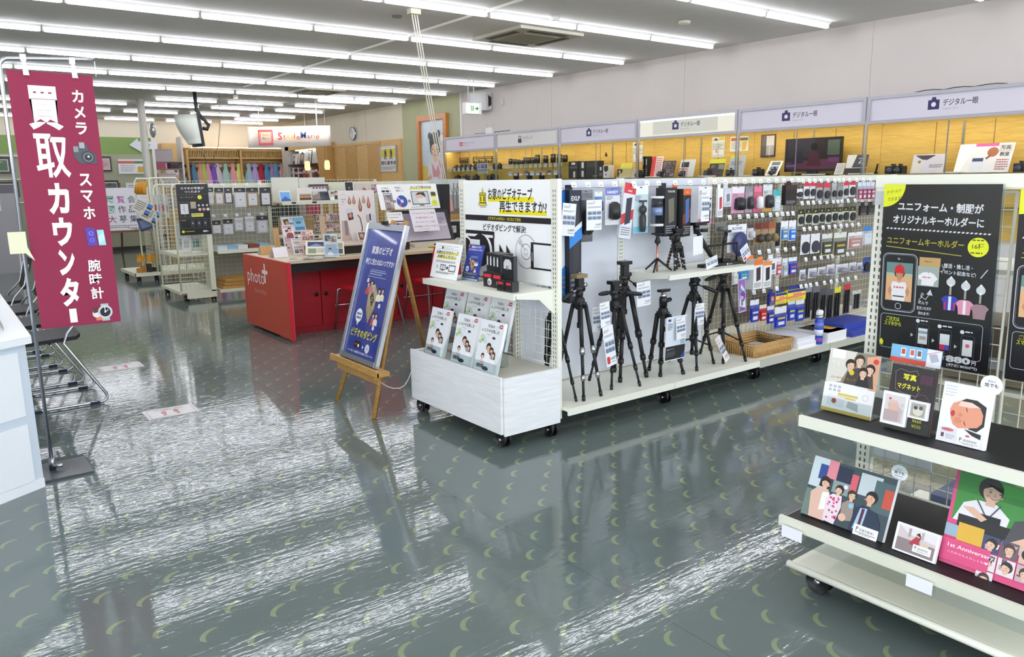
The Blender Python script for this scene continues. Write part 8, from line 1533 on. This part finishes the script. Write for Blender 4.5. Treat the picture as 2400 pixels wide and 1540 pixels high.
# washes of light on the studio walls from the cove over the wardrobe
for (x, y, e) in ((7.5, 23.05, 30), ):
    b = MB(); b.box(6.2, 8.8, 23.1, 23.14, 2.465, 2.485, glow('#fff0cc', 8.0)); tag(b.build('cove_lamp'), 'warm lamp strip on top of the costume wardrobe', 'lamp')
for i, (x, lab) in enumerate(((6.90, 'left'), (7.37, 'right'))):
    t = thing('pendant_lamp', f'small glowing amber glass pendant lamp below the studio sign, {lab} of two', 'pendant lamp', (x, 16.6, 1.7)); z0 = 1.715+.018*i; b = MB(); b.rod((x, 16.6, z0+.2), (x, 16.6, CH), .004, mat('#d9d4c8', .4), 6); b.build('cord', t)
    b = MB(); b.lathe([(.05, 0), (.062, .06), (.058, .14), (.045, .2)], (x, 16.6, z0), glow('#ffc878', 3.2), 16); b.build('glass_shade', t); b = MB(); b.lathe([(.046, .2), (.03, .215)], (x, 16.6, z0), STEEL, 12); b.build('cap', t)
# exit sign
t = thing('exit_sign', 'lit green and white exit sign hung on two rods', 'exit sign', (7.75, 11.25, 2.6)); b = MB(); b.box(7.56, 7.91, 11.25, 11.33, 2.57, 2.76, mat('#e9e9e4', .4)); b.build('case', t)
s = Sheet((7.585, 11.248, 2.745), (.27, 0, 0), (0, 0, -.16), th=.001, base=glow('#f6f8e0', 1.5)); GE = glow('#1f9a54', .8); s.r(.4, .22, .46, .78, GE); s.r(.52, .22, .58, .78, GE); s.e(.34, .3, .03, GE); s.r(.66, .45, .86, .55, GE); s.p([(.8, .25), (.97, .5), (.8, .75)], GE); s.build('face', t)
for x in (7.66, 7.78): MB().rod((x, 11.29, 2.76), (x, 11.29, CH), .006, mat('#dcdcd8', .4)).build('hanging_rod', t)
t = thing('wall_speaker', 'white box fan unit high on the wall beside the exit sign', 'ventilator', (8.9, 12.68, 2.95)); b = MB(); b.box(8.80, 9.02, 12.50, 12.92, 2.78, 3.12, mat('#c9cac8', .5)); b.build('case', t); b = MB(); b.box(8.90, 9.0, 12.46, 12.50, 2.80, 3.10, mat('#b9b9b6', .5)); b.prism([(8.92, 12.455, 2.84), (8.99, 12.455, 2.88), (8.99, 12.455, 3.02), (8.92, 12.455, 3.06)], (0, .006, 0), BLK); b.build('grille', t)
b = MB(); b.box(9.0, 9.02, 12.1, 12.18, 2.85, 2.98, mat('#cfcac6', .5)); tag(b.build('wall_box'), 'tiny pale junction box on the wall right of the fan unit', 'junction box')
# air conditioner cassettes
def cassette(label, x0, x1, y0, y1):
    t = thing('air_conditioner', label, 'air conditioner', ((x0+x1)/2, (y0+y1)/2, CH)); m = mat('#b5b1a0', .5); b = MB(); b.box(x0, x1, y0, y1, CH-.035, CH, m); b.build('panel', t); b = MB(); b.box(x0+.22, x1-.22, y0+.22, y1-.22, CH-.045, CH-.035, mat('#8f8a72', .6)); b.build('grille', t)
    for q in ((x0+.2, x1-.2, y0+.06, y0+.14), (x0+.2, x1-.2, y1-.14, y1-.06), (x0+.06, x0+.14, y0+.2, y1-.2), (x1-.14, x1-.06, y0+.2, y1-.2)): MB().box(*q, CH-.041, CH-.035, mat('#3c3a34', .6)).build('louver', t)
cassette('square ceiling air conditioner near the front lamps', 5.72, 6.70, 7.32, 8.30); cassette('square ceiling air conditioner over the studio front', 5.95, 6.75, 14.15, 15.05)
b = MB(); b.lathe([(.06, -.03), (.075, 0)], (7.18, 6.15, CH), mat('#c9c8b4', .5), 16); tag(b.build('smoke_detector'), 'small pale smoke detector on the ceiling', 'detector')
b = MB(); b.lathe([(.05, -.02), (.06, 0)], (4.31, 7.68, CH), mat('#6a6860', .6), 14); tag(b.build('ceiling_grille'), 'small dark round ceiling outlet near the hanging cords', 'vent')
# cords
t = thing('hanging_cable', 'three white cords hanging from the ceiling to the kiosk table', 'cord', (4.30, 7.3, CH)); CM = mat('#dcd9c9', .5)
b = MB(); b.box(4.24, 4.36, 7.26, 7.34, CH-.05, CH, mat('#cfcbb4', .5)); b.build('ceiling_plate', t)
for i, (dx, ex) in enumerate(((-.03, 0), (.0, .03), (.03, .06))):
    P = [(4.30+dx+(5.05+ex-4.30-dx)*k/10, 7.3+(7.98-7.3)*k/10, CH-.03-(CH-1.25)*k/10+ (-.05*math.sin(PI*k/10)) + .01*math.sin(k*1.7+i)) for k in range(11)]; MB().tube(P, .0065, CM, 6).build('cord', t)
# hung television
t = thing('hung_television', 'white backed screen hung from the ceiling by a black bracket near the pillar', 'television', (4.3, 16.2, 2.4)); b = MB()
PR = [(.0, .42), (.03, .32), (.10, .2), (.2, .08), (.34, 0), (.46, 0)]
V = []; F = []; n = 12
for i, k in enumerate([q/5 for q in range(6)]):
    for j in range(n): a = -PI/2+PI*j/(n-1); V.append((4.50-.42*(1-.55*k*k)*math.cos(a)*(.35+.65*(1-abs(a)/(PI/2)*.2)), 16.2+.34*math.sin(a), 2.78-.55*k-.08*math.cos(a)*0))
for i in range(5): F += [(i*n+j, i*n+j+1, (i+1)*n+j+1, (i+1)*n+j) for j in range(n-1)]
F += [tuple(range(n)), tuple(range(5*n, 6*n))[::-1]]; b.add(V, F, mat('#e3e6dc', .5), True); b.build('shell', t)
b = MB(); b.prism([(4.47, 15.84, 2.18), (4.52, 15.84, 2.18), (4.46, 15.84, 2.80), (4.41, 15.84, 2.80)], (0, .72, 0), BLK); b.build('screen', t)
b = MB(); b.tube([(4.42, 15.9, CH), (4.43, 15.9, 2.85), (4.52, 15.85, 2.7), (4.62, 15.84, 2.58), (4.58, 15.84, 2.5), (4.5, 15.86, 2.52)], .035, BLK, 8); b.build('bracket', t)
b = MB(); b.tube([(4.50, 16.0, 2.22), (4.52, 16.0, 2.0), (4.62, 16.2, 1.85)], .006, mat('#6a665c', .5), 6); b.tube([(5.0, 16.3, CH), (5.0, 16.4, 2.6), (4.96, 16.5, 2.2), (4.85, 16.6, 1.9)], .006, mat('#8a867a', .5), 6); b.build('cable', t)
b = MB(); b.ball((4.02, 17.75, 2.58), (.06, .1, .16), mat('#b4b8ba', .2, .6), 12, 8); tag(b.build('pillar_speaker'), 'small silver oval speaker on the round pillar', 'speaker')
